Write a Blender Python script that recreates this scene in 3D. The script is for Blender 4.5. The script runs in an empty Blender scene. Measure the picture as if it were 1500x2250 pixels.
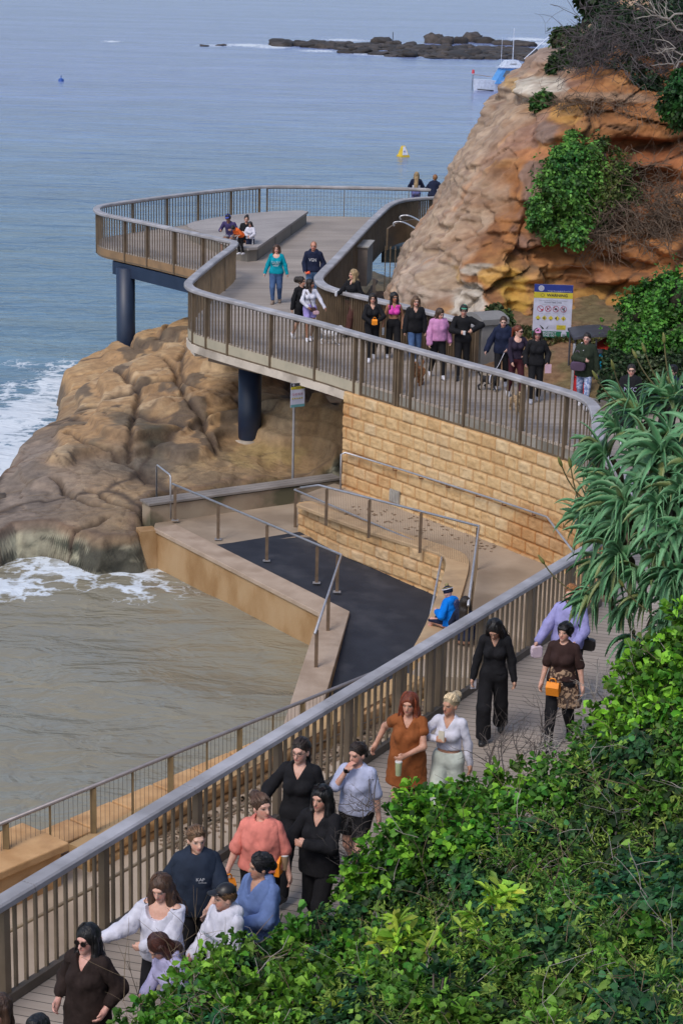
import bpy, math, random
import numpy as np
from mathutils import Vector, Matrix
from mathutils.geometry import tessellate_polygon
random.seed(7); RNG = np.random.default_rng(11)
SC = bpy.context.scene
COL = SC.collection
R = math.radians

# ---------------------------------------------------------------- camera
CAMH = 9.6; FPX = 4300.0; PITCH = math.atan(1225/FPX); ROLL = R(1.4)
_F = Vector((0, math.cos(PITCH), -math.sin(PITCH)))
_U0 = Vector((0, math.sin(PITCH), math.cos(PITCH))); _R0 = Vector((1, 0, 0))
_R = _R0*math.cos(ROLL) + _U0*math.sin(ROLL); _U = _U0*math.cos(ROLL) - _R0*math.sin(ROLL)
cam_d = bpy.data.cameras.new('camera'); cam = bpy.data.objects.new('camera', cam_d); COL.objects.link(cam)
m = Matrix.Identity(4)
for i in range(3):
    m[i][0] = _R[i]; m[i][1] = _U[i]; m[i][2] = -_F[i]
m[2][3] = CAMH
cam.matrix_world = m
cam_d.sensor_fit = 'VERTICAL'; cam_d.sensor_height = 36; cam_d.sensor_width = 24
cam_d.lens = FPX/2250*36; cam_d.clip_start = 0.5; cam_d.clip_end = 20000
SC.camera = cam
# ---------------------------------------------------------------- light
w = bpy.data.worlds.new("World"); SC.world = w; w.use_nodes = True
nt = w.node_tree; nt.nodes.clear()
sky = nt.nodes.new('ShaderNodeTexSky'); sky.sky_type = 'NISHITA'; sky.sun_disc = False
SUN_EL, SUN_ROT = R(52), R(212)
sky.sun_elevation = SUN_EL; sky.sun_rotation = SUN_ROT; sky.air_density = 1.0; sky.dust_density = 2.6; sky.ozone_density = 2.0
bg = nt.nodes.new('ShaderNodeBackground'); bg.inputs['Strength'].default_value = 0.125
wo = nt.nodes.new('ShaderNodeOutputWorld')
nt.links.new(sky.outputs[0], bg.inputs['Color']); nt.links.new(bg.outputs[0], wo.inputs['Surface'])
sd = bpy.data.lights.new('sun', 'SUN'); sd.energy = 1.0; sd.angle = R(20); sd.color = (1.0, 0.93, 0.84)
sun = bpy.data.objects.new('sun', sd); COL.objects.link(sun)
sdir = Vector((math.sin(SUN_ROT)*math.cos(SUN_EL), math.cos(SUN_ROT)*math.cos(SUN_EL), math.sin(SUN_EL)))
sun.rotation_euler = sdir.to_track_quat('Z', 'Y').to_euler()
SC.view_settings.view_transform = 'Standard'; SC.view_settings.look = 'None'
SC.view_settings.gamma = 1; SC.view_settings.exposure = 0.48
SC.cycles.max_bounces = 6; SC.cycles.transparent_max_bounces = 8
SC.cycles.diffuse_bounces = 3; SC.cycles.glossy_bounces = 3; SC.cycles.use_denoising = True

# ---------------------------------------------------------------- pixel -> world on a real plane
def ray(px, py):
    return _F + _R*((px-750)/FPX) + _U*(-(py-1125)/FPX)
def P(px, py, z):                       # point of the horizontal plane z seen at photo pixel
    d = ray(px, py); t = (z-CAMH)/d.z
    return Vector((d.x*t, d.y*t, z))
def PY(px, py, Y):                      # point of the vertical plane y = Y
    d = ray(px, py); t = Y/d.y
    return Vector((d.x*t, Y, CAMH+d.z*t))
def scale_at(v):                        # photo pixels per metre at a point
    return FPX/((Vector(v)-Vector((0, 0, CAMH))).dot(_F))

# ---------------------------------------------------------------- noise (numpy)
def _h(ix, iy, iz):
    n = (ix*374761393 + iy*668265263 + iz*2147483647*3 + 144665) & 0xffffffff
    n = ((n ^ (n >> 13))*1274126177) & 0xffffffff
    n = (n ^ (n >> 16)) & 0xffff
    return n/65535.0
def vnoise(x, y, z):
    x0 = np.floor(x).astype(np.int64); y0 = np.floor(y).astype(np.int64); z0 = np.floor(z).astype(np.int64)
    fx = x-x0; fy = y-y0; fz = z-z0
    fx = fx*fx*(3-2*fx); fy = fy*fy*(3-2*fy); fz = fz*fz*(3-2*fz)
    r = 0
    for dx in (0, 1):
        wx = fx if dx else 1-fx
        for dy in (0, 1):
            wy = fy if dy else 1-fy
            for dz in (0, 1):
                wz = fz if dz else 1-fz
                r = r + wx*wy*wz*_h(x0+dx, y0+dy, z0+dz)
    return r
def fbm(x, y, z, octv=4, gain=0.5):     # about -1..1
    s = 0; a = 1; t = 0; f = 1
    for i in range(octv):
        s = s + a*(vnoise(x*f+17.3*i, y*f-9.1*i, z*f+5.7*i)*2-1); t += a; a *= gain; f *= 2.03
    return s/t
def ridge(x, y, z, octv=4):
    s = 0; a = 1; t = 0; f = 1
    for i in range(octv):
        s = s + a*(1-np.abs(vnoise(x*f+7.3*i, y*f-3.1*i, z*f+1.7*i)*2-1)); t += a; a *= .5; f *= 2.07
    return s/t
def worley(x, y, z):                     # cell value, distance to the border between cells
    xi = np.floor(x).astype(np.int64); yi = np.floor(y).astype(np.int64); zi = np.floor(z).astype(np.int64)
    f1 = np.full(x.shape, 9.0); f2 = np.full(x.shape, 9.0); cid = np.zeros(x.shape)
    for dx in (-1, 0, 1):
        for dy in (-1, 0, 1):
            for dz in (-1, 0, 1):
                a = xi+dx; b = yi+dy; c = zi+dz; r1 = _h(a, b, c); r2 = _h(a+31, b+17, c+5); r3 = _h(a+7, b+91, c+13)
                d = np.sqrt((a+r1-x)**2+(b+r2-y)**2+(c+r3-z)**2); m_ = d < f1; f2 = np.where(m_, f1, np.minimum(f2, d)); cid = np.where(m_, r1*.5+r3*.5, cid); f1 = np.where(m_, d, f1)
    return cid, f2-f1
def sstep(a, b, x):
    t = np.clip((x-a)/(b-a), 0, 1); return t*t*(3-2*t)

# ---------------------------------------------------------------- materials
def nd(t, kind, **k):
    n = t.nodes.new(kind)
    for a, b in k.items(): setattr(n, a, b)
    return n
def rgba(c): return (c[0], c[1], c[2], 1)
MATS = {}
def M(name, c=(.5, .5, .5), c2=None, scale=4.0, rough=.7, metal=0.0, bump=0.0, bscale=25.0, attr=False,
      stretch=(1, 1, 1), spec=.5, detail=5.0, sub=0.0, lo=.35, hi=.65, trans=0.0, c3=None, scale3=1.0, lo3=.5, hi3=.7):
    if name in MATS: return MATS[name]
    mt = bpy.data.materials.new(name); mt.use_nodes = True; t = mt.node_tree; t.nodes.clear(); L = t.links.new
    out = nd(t, 'ShaderNodeOutputMaterial'); b = nd(t, 'ShaderNodeBsdfPrincipled')
    tc = nd(t, 'ShaderNodeTexCoord'); mp = nd(t, 'ShaderNodeMapping'); mp.inputs['Scale'].default_value = stretch
    L(tc.outputs['Object'], mp.inputs['Vector'])
    nz = nd(t, 'ShaderNodeTexNoise'); nz.inputs['Scale'].default_value = scale; nz.inputs['Detail'].default_value = detail
    L(mp.outputs[0], nz.inputs['Vector'])
    rp = nd(t, 'ShaderNodeMapRange'); rp.inputs['From Min'].default_value = lo; rp.inputs['From Max'].default_value = hi
    L(nz.outputs['Fac'], rp.inputs['Value'])
    mx = nd(t, 'ShaderNodeMix', data_type='RGBA')
    L(rp.outputs[0], mx.inputs['Factor'])
    if attr:
        at = nd(t, 'ShaderNodeAttribute', attribute_name='Col')
        k = c2 if c2 is not None else (.72, .72, .72)
        m2 = nd(t, 'ShaderNodeMix', data_type='RGBA', blend_type='MULTIPLY'); m2.inputs['Factor'].default_value = 1
        L(at.outputs['Color'], m2.inputs[6]); m2.inputs[7].default_value = rgba(k)
        L(at.outputs['Color'], mx.inputs[6]); L(m2.outputs[2], mx.inputs[7])
    else:
        mx.inputs[6].default_value = rgba(c); mx.inputs[7].default_value = rgba(c2 if c2 is not None else tuple(v*.78 for v in c))
    cur = mx.outputs[2]
    if c3 is not None:
        n3 = nd(t, 'ShaderNodeTexNoise'); n3.inputs['Scale'].default_value = scale3; n3.inputs['Detail'].default_value = 6
        L(mp.outputs[0], n3.inputs['Vector'])
        r3 = nd(t, 'ShaderNodeMapRange'); r3.inputs['From Min'].default_value = lo3; r3.inputs['From Max'].default_value = hi3
        L(n3.outputs['Fac'], r3.inputs['Value'])
        m3 = nd(t, 'ShaderNodeMix', data_type='RGBA'); L(r3.outputs[0], m3.inputs['Factor'])
        L(cur, m3.inputs[6]); m3.inputs[7].default_value = rgba(c3); cur = m3.outputs[2]
    L(cur, b.inputs['Base Color'])
    b.inputs['Roughness'].default_value = rough; b.inputs['Metallic'].default_value = metal
    b.inputs['Specular IOR Level'].default_value = spec
    if sub > 0:
        b.inputs['Subsurface Weight'].default_value = sub; b.inputs['Subsurface Radius'].default_value = (.02, .008, .004)
        b.inputs['Subsurface Scale'].default_value = 1.0
    if bump > 0:
        n2 = nd(t, 'ShaderNodeTexNoise'); n2.inputs['Scale'].default_value = bscale; n2.inputs['Detail'].default_value = 6
        L(mp.outputs[0], n2.inputs['Vector'])
        bp = nd(t, 'ShaderNodeBump'); bp.inputs['Strength'].default_value = bump; bp.inputs['Distance'].default_value = .02
        L(n2.outputs['Fac'], bp.inputs['Height']); L(bp.outputs[0], b.inputs['Normal'])
    surf = b.outputs[0]
    if trans > 0:
        tr = nd(t, 'ShaderNodeBsdfTranslucent'); L(cur, tr.inputs['Color'])
        ms = nd(t, 'ShaderNodeMixShader'); ms.inputs[0].default_value = trans
        L(b.outputs[0], ms.inputs[1]); L(tr.outputs[0], ms.inputs[2]); surf = ms.outputs[0]
    L(surf, out.inputs['Surface'])
    MATS[name] = mt; return mt

def M_planks(name, c, c2, angle, wdt=.14, rough=.75, gap=(.02, .017, .014)):
    mt = bpy.data.materials.new(name); mt.use_nodes = True; t = mt.node_tree; t.nodes.clear(); L = t.links.new
    out = nd(t, 'ShaderNodeOutputMaterial'); b = nd(t, 'ShaderNodeBsdfPrincipled')
    tc = nd(t, 'ShaderNodeTexCoord'); mp = nd(t, 'ShaderNodeMapping'); mp.vector_type = 'POINT'
    mp.inputs['Rotation'].default_value = (0, 0, -angle)
    L(tc.outputs['Object'], mp.inputs['Vector'])
    sp = nd(t, 'ShaderNodeSeparateXYZ'); L(mp.outputs[0], sp.inputs[0])
    dv = nd(t, 'ShaderNodeMath', operation='DIVIDE'); L(sp.outputs['Y'], dv.inputs[0]); dv.inputs[1].default_value = wdt
    fr = nd(t, 'ShaderNodeMath', operation='FRACT'); L(dv.outputs[0], fr.inputs[0])
    fl = nd(t, 'ShaderNodeMath', operation='FLOOR'); L(dv.outputs[0], fl.inputs[0])
    wn = nd(t, 'ShaderNodeTexWhiteNoise', noise_dimensions='1D'); L(fl.outputs[0], wn.inputs['W'])
    cb = nd(t, 'ShaderNodeCombineXYZ'); 
    sx = nd(t, 'ShaderNodeMath', operation='MULTIPLY'); L(sp.outputs['X'], sx.inputs[0]); sx.inputs[1].default_value = .8
    sy = nd(t, 'ShaderNodeMath', operation='MULTIPLY'); L(sp.outputs['Y'], sy.inputs[0]); sy.inputs[1].default_value = 12
    L(sx.outputs[0], cb.inputs['X']); L(sy.outputs[0], cb.inputs['Y']); L(fl.outputs[0], cb.inputs['Z'])
    nz = nd(t, 'ShaderNodeTexNoise'); nz.inputs['Scale'].default_value = 2.2; nz.inputs['Detail'].default_value = 5; L(cb.outputs[0], nz.inputs['Vector'])
    ad = nd(t, 'ShaderNodeMath', operation='MULTIPLY_ADD'); L(wn.outputs['Value'], ad.inputs[0]); ad.inputs[1].default_value = .6; L(nz.outputs['Fac'], ad.inputs[2])
    mr = nd(t, 'ShaderNodeMapRange'); mr.inputs['From Min'].default_value = .35; mr.inputs['From Max'].default_value = 1.1; L(ad.outputs[0], mr.inputs['Value'])
    mx = nd(t, 'ShaderNodeMix', data_type='RGBA'); L(mr.outputs[0], mx.inputs['Factor']); mx.inputs[6].default_value = rgba(c); mx.inputs[7].default_value = rgba(c2)
    big = nd(t, 'ShaderNodeTexNoise'); big.inputs['Scale'].default_value = .5; big.inputs['Detail'].default_value = 7; L(tc.outputs['Object'], big.inputs['Vector'])
    br = nd(t, 'ShaderNodeMapRange'); br.inputs['From Min'].default_value = .3; br.inputs['From Max'].default_value = .7
    br.inputs['To Min'].default_value = .74; br.inputs['To Max'].default_value = 1.08; L(big.outputs['Fac'], br.inputs['Value'])
    mm = nd(t, 'ShaderNodeMix', data_type='RGBA', blend_type='MULTIPLY'); mm.inputs['Factor'].default_value = 1
    L(mx.outputs[2], mm.inputs[6]); L(br.outputs[0], mm.inputs[7])
    lt = nd(t, 'ShaderNodeMath', operation='LESS_THAN'); L(fr.outputs[0], lt.inputs[0]); lt.inputs[1].default_value = .07
    mg = nd(t, 'ShaderNodeMix', data_type='RGBA'); L(lt.outputs[0], mg.inputs['Factor']); L(mm.outputs[2], mg.inputs[6]); mg.inputs[7].default_value = rgba(gap)
    L(mg.outputs[2], b.inputs['Base Color']); b.inputs['Roughness'].default_value = rough
    L(b.outputs[0], out.inputs['Surface']); return mt

# ---------------------------------------------------------------- mesh building
def tag(o, label=None, cat=None, group=None, kind=None):
    if label: o['label'] = label
    if cat: o['category'] = cat
    if group: o['group'] = group
    if kind: o['kind'] = kind
    return o
def mesh_obj(name, V, F, mat, parent=None, smooth=False, col=None, uv=None, origin=None):
    V = np.asarray(V, dtype=np.float64).reshape(-1, 3)
    if parent is not None: V = V - np.array(parent.location)
    o_loc = None
    if parent is None and origin is not None:
        o_loc = Vector(origin); V = V - np.array(origin)
    me = bpy.data.meshes.new(name)
    if isinstance(F, np.ndarray):
        n = F.shape[0]; k = F.shape[1]
        me.vertices.add(len(V)); me.vertices.foreach_set('co', V.astype(np.float32).ravel())
        me.loops.add(n*k); me.loops.foreach_set('vertex_index', F.astype(np.int32).ravel())
        me.polygons.add(n); me.polygons.foreach_set('loop_start', np.arange(0, n*k, k, dtype=np.int32))
        me.update(calc_edges=True)
    else:
        me.from_pydata([tuple(v) for v in V], [], [tuple(f) for f in F]); me.update()
    if smooth: me.polygons.foreach_set('use_smooth', np.ones(len(me.polygons), dtype=bool))
    if col is not None:
        a = me.color_attributes.new('Col', 'FLOAT_COLOR', 'POINT')
        c = np.ones((len(V), 4), dtype=np.float32); c[:, :3] = np.asarray(col)
        a.data.foreach_set('color', c.ravel())
    me.materials.append(mat)
    o = bpy.data.objects.new(name, me); COL.objects.link(o)
    if parent is not None: o.parent = parent
    if o_loc is not None: o.location = o_loc
    return o
def thing(name, label, cat, loc, group=None):
    o = bpy.data.objects.new(name, None); COL.objects.link(o); o.location = loc; o.empty_display_size = .2
    return tag(o, label, cat, group)
class MB:
    def __init__(s): s.v = []; s.f = []
    def add(s, V, F):
        n = len(s.v); s.v += [tuple(p) for p in V]; s.f += [tuple(i+n for i in f) for f in F]; return s
    def box(s, c, sz, rz=0.0, rot=None):
        M_ = rot if rot is not None else Matrix.Rotation(rz, 3, 'Z'); c = Vector(c)
        V = [c + M_ @ Vector((x*sz[0]/2, y*sz[1]/2, z*sz[2]/2)) for x in (-1, 1) for y in (-1, 1) for z in (-1, 1)]
        return s.add(V, [(0, 1, 3, 2), (4, 6, 7, 5), (0, 4, 5, 1), (2, 3, 7, 6), (0, 2, 6, 4), (1, 5, 7, 3)])
    def bar(s, a, b, w, h, up=(0, 0, 1)):       # rectangular bar from a to b
        a = Vector(a); b = Vector(b); d = (b-a).normalized(); u = Vector(up)
        x = d.cross(u)
        if x.length < 1e-4: x = d.cross(Vector((1, 0, 0)))
        x.normalize(); u = x.cross(d)
        V = [p + x*(i*w/2) + u*(j*h/2) for p in (a, b) for i, j in ((-1, -1), (1, -1), (1, 1), (-1, 1))]
        return s.add(V, [(3, 2, 1, 0), (4, 5, 6, 7), (0, 1, 5, 4), (1, 2, 6, 5), (2, 3, 7, 6), (3, 0, 4, 7)])
    def tube(s, pts, r, n=8, cap=True, profile=None):
        pts = [Vector(p) for p in pts]; rr = r if isinstance(r, (list, tuple)) else [r]*len(pts)
        V = []; F = []; px = None
        for i, p in enumerate(pts):
            d = (pts[min(i+1, len(pts)-1)] - pts[max(i-1, 0)]).normalized()
            if px is None:
                px = d.cross(Vector((0, 0, 1)))
                if px.length < .05: px = d.cross(Vector((1, 0, 0)))
            px = (px - d*px.dot(d)).normalized(); py = d.cross(px)
            for k in range(n):
                a = 2*math.pi*k/n; V.append(p + px*(rr[i]*math.cos(a)) + py*(rr[i]*math.sin(a)))
        for i in range(len(pts)-1):
            for k in range(n):
                F.append((i*n+k, i*n+(k+1) % n, (i+1)*n+(k+1) % n, (i+1)*n+k))
        if cap: F.append(tuple(range(n-1, -1, -1))); F.append(tuple((len(pts)-1)*n+k for k in range(n)))
        return s.add(V, F)
    def strip(s, pts, prof):                    # sweep a closed (offset, height) profile along a horizontal polyline
        pts = [Vector(p) for p in pts]; n = len(prof); V = []; F = []
        for i, p in enumerate(pts):
            d0 = (pts[i]-pts[i-1]) if i > 0 else (pts[1]-pts[0]); d1 = (pts[i+1]-pts[i]) if i < len(pts)-1 else d0
            d0 = Vector((d0.x, d0.y, 0)).normalized(); d1 = Vector((d1.x, d1.y, 0)).normalized()
            n0 = Vector((d0.y, -d0.x, 0)); n1 = Vector((d1.y, -d1.x, 0)); nn = (n0+n1)
            nn = nn.normalized() if nn.length > 1e-5 else n0
            k = 1/max(.5, nn.dot(n0))
            for (o, h) in prof: V.append(p + nn*(o*k) + Vector((0, 0, h)))
        for i in range(len(pts)-1):
            for k in range(n): F.append((i*n+k, (i+1)*n+k, (i+1)*n+(k+1) % n, i*n+(k+1) % n))
        F.append(tuple(range(n))); F.append(tuple((len(pts)-1)*n+k for k in range(n-1, -1, -1)))
        return s.add(V, F)
    def poly(s, pts, z0, z1):                   # prism over a (concave) polygon; z1 top
        pts = [Vector((p[0], p[1], 0)) for p in pts]; n = len(pts)
        T = tessellate_polygon([pts]); V = [Vector((p.x, p.y, z1)) for p in pts] + [Vector((p.x, p.y, z0)) for p in pts]; F = []
        for a, b, c in T:
            nrm = (pts[b]-pts[a]).cross(pts[c]-pts[a]).z
            if nrm < 0: a, c = c, a
            F.append((a, b, c)); F.append((n+c, n+b, n+a))
        for i in range(n): j = (i+1) % n; F.append((i, n+i, n+j, j))
        return s.add(V, F)
    def build(s, name, mat, parent=None, smooth=False, origin=None):
        return mesh_obj(name, s.v, s.f, mat, parent, smooth, origin=origin)
def bevel(o, wd=.01, seg=2):
    b = o.modifiers.new('bevel', 'BEVEL'); b.width = wd; b.segments = seg; b.limit_method = 'ANGLE'; return o
def structure(o, label=None): o['kind'] = 'structure'; return o
def smoothline(pts, n=4):                       # Chaikin corner cutting
    pts = [Vector(p) for p in pts]
    for _ in range(n):
        q = [pts[0]]
        for a, b in zip(pts[:-1], pts[1:]): q += [a*.75+b*.25, a*.25+b*.75]
        q.append(pts[-1]); pts = q
    return pts
def resample(pts, step):
    pts = [Vector(p) for p in pts]; out = [pts[0].copy()]; acc = 0
    tot = sum((b-a).length for a, b in zip(pts[:-1], pts[1:])); n = max(1, round(tot/step)); st = tot/n
    nxt = st; acc = 0
    for a, b in zip(pts[:-1], pts[1:]):
        l = (b-a).length
        while l > 0 and acc+l >= nxt-1e-9 and len(out) < n:
            out.append(a.lerp(b, (nxt-acc)/l)); nxt += st
        acc += l
    out.append(pts[-1].copy()); return out
FONT = None
def text_mesh(s, size, mat, parent, origin, xdir, ydir, name='lettering', width=None, depth=0.0, label=None, bold=0.0):
    cu = bpy.data.curves.new('t', 'FONT'); cu.body = s; cu.size = size; cu.align_x = 'CENTER'; cu.align_y = 'CENTER'; cu.offset = bold*size
    cu.resolution_u = 2
    ob = bpy.data.objects.new('t', cu); COL.objects.link(ob); dg = bpy.context.evaluated_depsgraph_get()
    me = bpy.data.meshes.new_from_object(ob.evaluated_get(dg)); bpy.data.objects.remove(ob); bpy.data.curves.remove(cu)
    me.name = name
    x = Vector(xdir).normalized(); y = Vector(ydir).normalized(); zz = x.cross(y)
    co = np.zeros(len(me.vertices)*3, dtype=np.float32); me.vertices.foreach_get('co', co); co = co.reshape(-1, 3)
    if width and len(co): co[:, 0] *= width/(co[:, 0].max()-co[:, 0].min())
    o0 = np.array(origin) - np.array(parent.location)
    W = co[:, :1]*np.array(x) + co[:, 1:2]*np.array(y) + o0
    me.vertices.foreach_set('co', W.astype(np.float32).ravel()); me.update()
    me.materials.clear(); me.materials.append(mat)
    o = bpy.data.objects.new(name, me); COL.objects.link(o); o.parent = parent
    return o
# ================================================================ SEA
SEA = -4.2
def M_sea():
    mt = bpy.data.materials.new('sea_water'); mt.use_nodes = True; t = mt.node_tree; t.nodes.clear(); L = t.links.new
    out = nd(t, 'ShaderNodeOutputMaterial'); b = nd(t, 'ShaderNodeBsdfPrincipled')
    tc = nd(t, 'ShaderNodeTexCoord')
    def noise(sc, st, det=5, rough=.55, dist=0.0):
        mp = nd(t, 'ShaderNodeMapping'); mp.inputs['Scale'].default_value = st; mp.inputs['Rotation'].default_value = (0, 0, R(6)); L(tc.outputs['Object'], mp.inputs['Vector'])
        n = nd(t, 'ShaderNodeTexNoise'); n.inputs['Scale'].default_value = sc; n.inputs['Detail'].default_value = det
        n.inputs['Roughness'].default_value = rough; n.inputs['Distortion'].default_value = dist; L(mp.outputs[0], n.inputs['Vector']); return n
    sand = nd(t, 'ShaderNodeAttribute', attribute_name='Sand'); foam = nd(t, 'ShaderNodeAttribute', attribute_name='Foam')
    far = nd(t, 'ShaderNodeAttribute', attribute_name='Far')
    n1 = noise(.12, (.35, 1, 1), 6)
    r1 = nd(t, 'ShaderNodeMapRange'); r1.inputs['From Min'].default_value = .35; r1.inputs['From Max'].default_value = .65; L(n1.outputs['Fac'], r1.inputs['Value'])
    deep = nd(t, 'ShaderNodeMix', data_type='RGBA'); deep.inputs[6].default_value = rgba((.095, .17, .25)); deep.inputs[7].default_value = rgba((.135, .225, .30)); L(r1.outputs[0], deep.inputs['Factor'])
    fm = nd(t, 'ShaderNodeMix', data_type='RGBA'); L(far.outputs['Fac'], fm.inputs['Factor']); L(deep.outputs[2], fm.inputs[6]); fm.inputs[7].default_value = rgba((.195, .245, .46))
    st_ = noise(.05, (.25, 1.6, 1), 7, .65); str_ = nd(t, 'ShaderNodeMapRange'); str_.inputs['From Min'].default_value = .3; str_.inputs['From Max'].default_value = .7; str_.inputs['To Min'].default_value = .8; str_.inputs['To Max'].default_value = 1.15; L(st_.outputs['Fac'], str_.inputs['Value'])
    fine_ = noise(.45, (.3, 1.5, 1), 6, .7); fr2 = nd(t, 'ShaderNodeMapRange'); fr2.inputs['From Min'].default_value = .3; fr2.inputs['From Max'].default_value = .7; fr2.inputs['To Min'].default_value = .7; fr2.inputs['To Max'].default_value = 1.25; L(fine_.outputs['Fac'], fr2.inputs['Value'])
    pm = nd(t, 'ShaderNodeMath', operation='MULTIPLY'); L(str_.outputs[0], pm.inputs[0]); L(fr2.outputs[0], pm.inputs[1])
    fs = nd(t, 'ShaderNodeMix', data_type='RGBA', blend_type='MULTIPLY'); fs.inputs['Factor'].default_value = 1; L(fm.outputs[2], fs.inputs[6]); L(pm.outputs[0], fs.inputs[7]); fm = fs
    n2 = noise(.35, (.8, 1, 1), 4)
    r2 = nd(t, 'ShaderNodeMapRange'); r2.inputs['From Min'].default_value = .42; r2.inputs['From Max'].default_value = .62; L(n2.outputs['Fac'], r2.inputs['Value'])
    sc_ = nd(t, 'ShaderNodeMix', data_type='RGBA'); sc_.inputs[6].default_value = rgba((.25, .225, .16)); sc_.inputs[7].default_value = rgba((.23, .218, .17)); L(r2.outputs[0], sc_.inputs['Factor'])
    c1 = nd(t, 'ShaderNodeMix', data_type='RGBA'); L(sand.outputs['Fac'], c1.inputs['Factor']); L(fm.outputs[2], c1.inputs[6]); L(sc_.outputs[2], c1.inputs[7])
    # foam lace
    v = nd(t, 'ShaderNodeTexVoronoi', feature='DISTANCE_TO_EDGE'); v.inputs['Scale'].default_value = 1.1
    n3 = noise(1.3, (1, 1, 1), 4)
    mpv = nd(t, 'ShaderNodeVectorMath', operation='MULTIPLY_ADD'); L(n3.outputs['Color'], mpv.inputs[0]); mpv.inputs[1].default_value = (2.2, 2.2, 2.2); L(tc.outputs['Object'], mpv.inputs[2])
    L(mpv.outputs[0], v.inputs['Vector'])
    lace = nd(t, 'ShaderNodeMapRange'); lace.inputs['From Min'].default_value = .0; lace.inputs['From Max'].default_value = .22; lace.inputs['To Min'].default_value = 1; lace.inputs['To Max'].default_value = 0; L(v.outputs['Distance'], lace.inputs['Value'])
    n4 = noise(2.2, (.8, 1, 1), 8, .7)
    a1 = nd(t, 'ShaderNodeMath', operation='MULTIPLY_ADD'); L(lace.outputs[0], a1.inputs[0]); a1.inputs[1].default_value = .45; L(n4.outputs['Fac'], a1.inputs[2])
    a2 = nd(t, 'ShaderNodeMath', operation='MULTIPLY_ADD'); L(foam.outputs['Fac'], a2.inputs[0]); a2.inputs[1].default_value = .95; L(a1.outputs[0], a2.inputs[2])
    fr = nd(t, 'ShaderNodeMapRange'); fr.inputs['From Min'].default_value = 1.12; fr.inputs['From Max'].default_value = 1.42; L(a2.outputs[0], fr.inputs['Value'])
    fz = nd(t, 'ShaderNodeMath', operation='MULTIPLY'); L(fr.outputs[0], fz.inputs[0])
    gate = nd(t, 'ShaderNodeMapRange'); gate.inputs['From Min'].default_value = .02; gate.inputs['From Max'].default_value = .25; L(foam.outputs['Fac'], gate.inputs['Value']); L(gate.outputs[0], fz.inputs[1])
    c2 = nd(t, 'ShaderNodeMix', data_type='RGBA'); L(fz.outputs[0], c2.inputs['Factor']); L(c1.outputs[2], c2.inputs[6]); c2.inputs[7].default_value = rgba((.62, .68, .74))
    L(c2.outputs[2], b.inputs['Base Color'])
    ro = nd(t, 'ShaderNodeMapRange'); ro.inputs['To Min'].default_value = .16; ro.inputs['To Max'].default_value = .8; L(fz.outputs[0], ro.inputs['Value']); L(ro.outputs[0], b.inputs['Roughness'])
    b.inputs['IOR'].default_value = 1.33
    # ripples
    w1 = noise(1.5, (.6, 1, 1), 3, .5, .8); w2 = noise(.35, (.3, 1, 1), 3); w3 = noise(6, (.7, 1, 1), 3)
    s1 = nd(t, 'ShaderNodeMath', operation='MULTIPLY_ADD'); L(w2.outputs['Fac'], s1.inputs[0]); s1.inputs[1].default_value = 2.6; L(w1.outputs['Fac'], s1.inputs[2])
    s2 = nd(t, 'ShaderNodeMath', operation='MULTIPLY_ADD'); L(w3.outputs['Fac'], s2.inputs[0]); s2.inputs[1].default_value = .16; L(s1.outputs[0], s2.inputs[2])
    bp = nd(t, 'ShaderNodeBump'); bp.inputs['Strength'].default_value = .75; bp.inputs['Distance'].default_value = .17; L(s2.outputs[0], bp.inputs['Height']); L(bp.outputs[0], b.inputs['Normal'])
    L(b.outputs[0], out.inputs['Surface']); return mt
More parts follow.
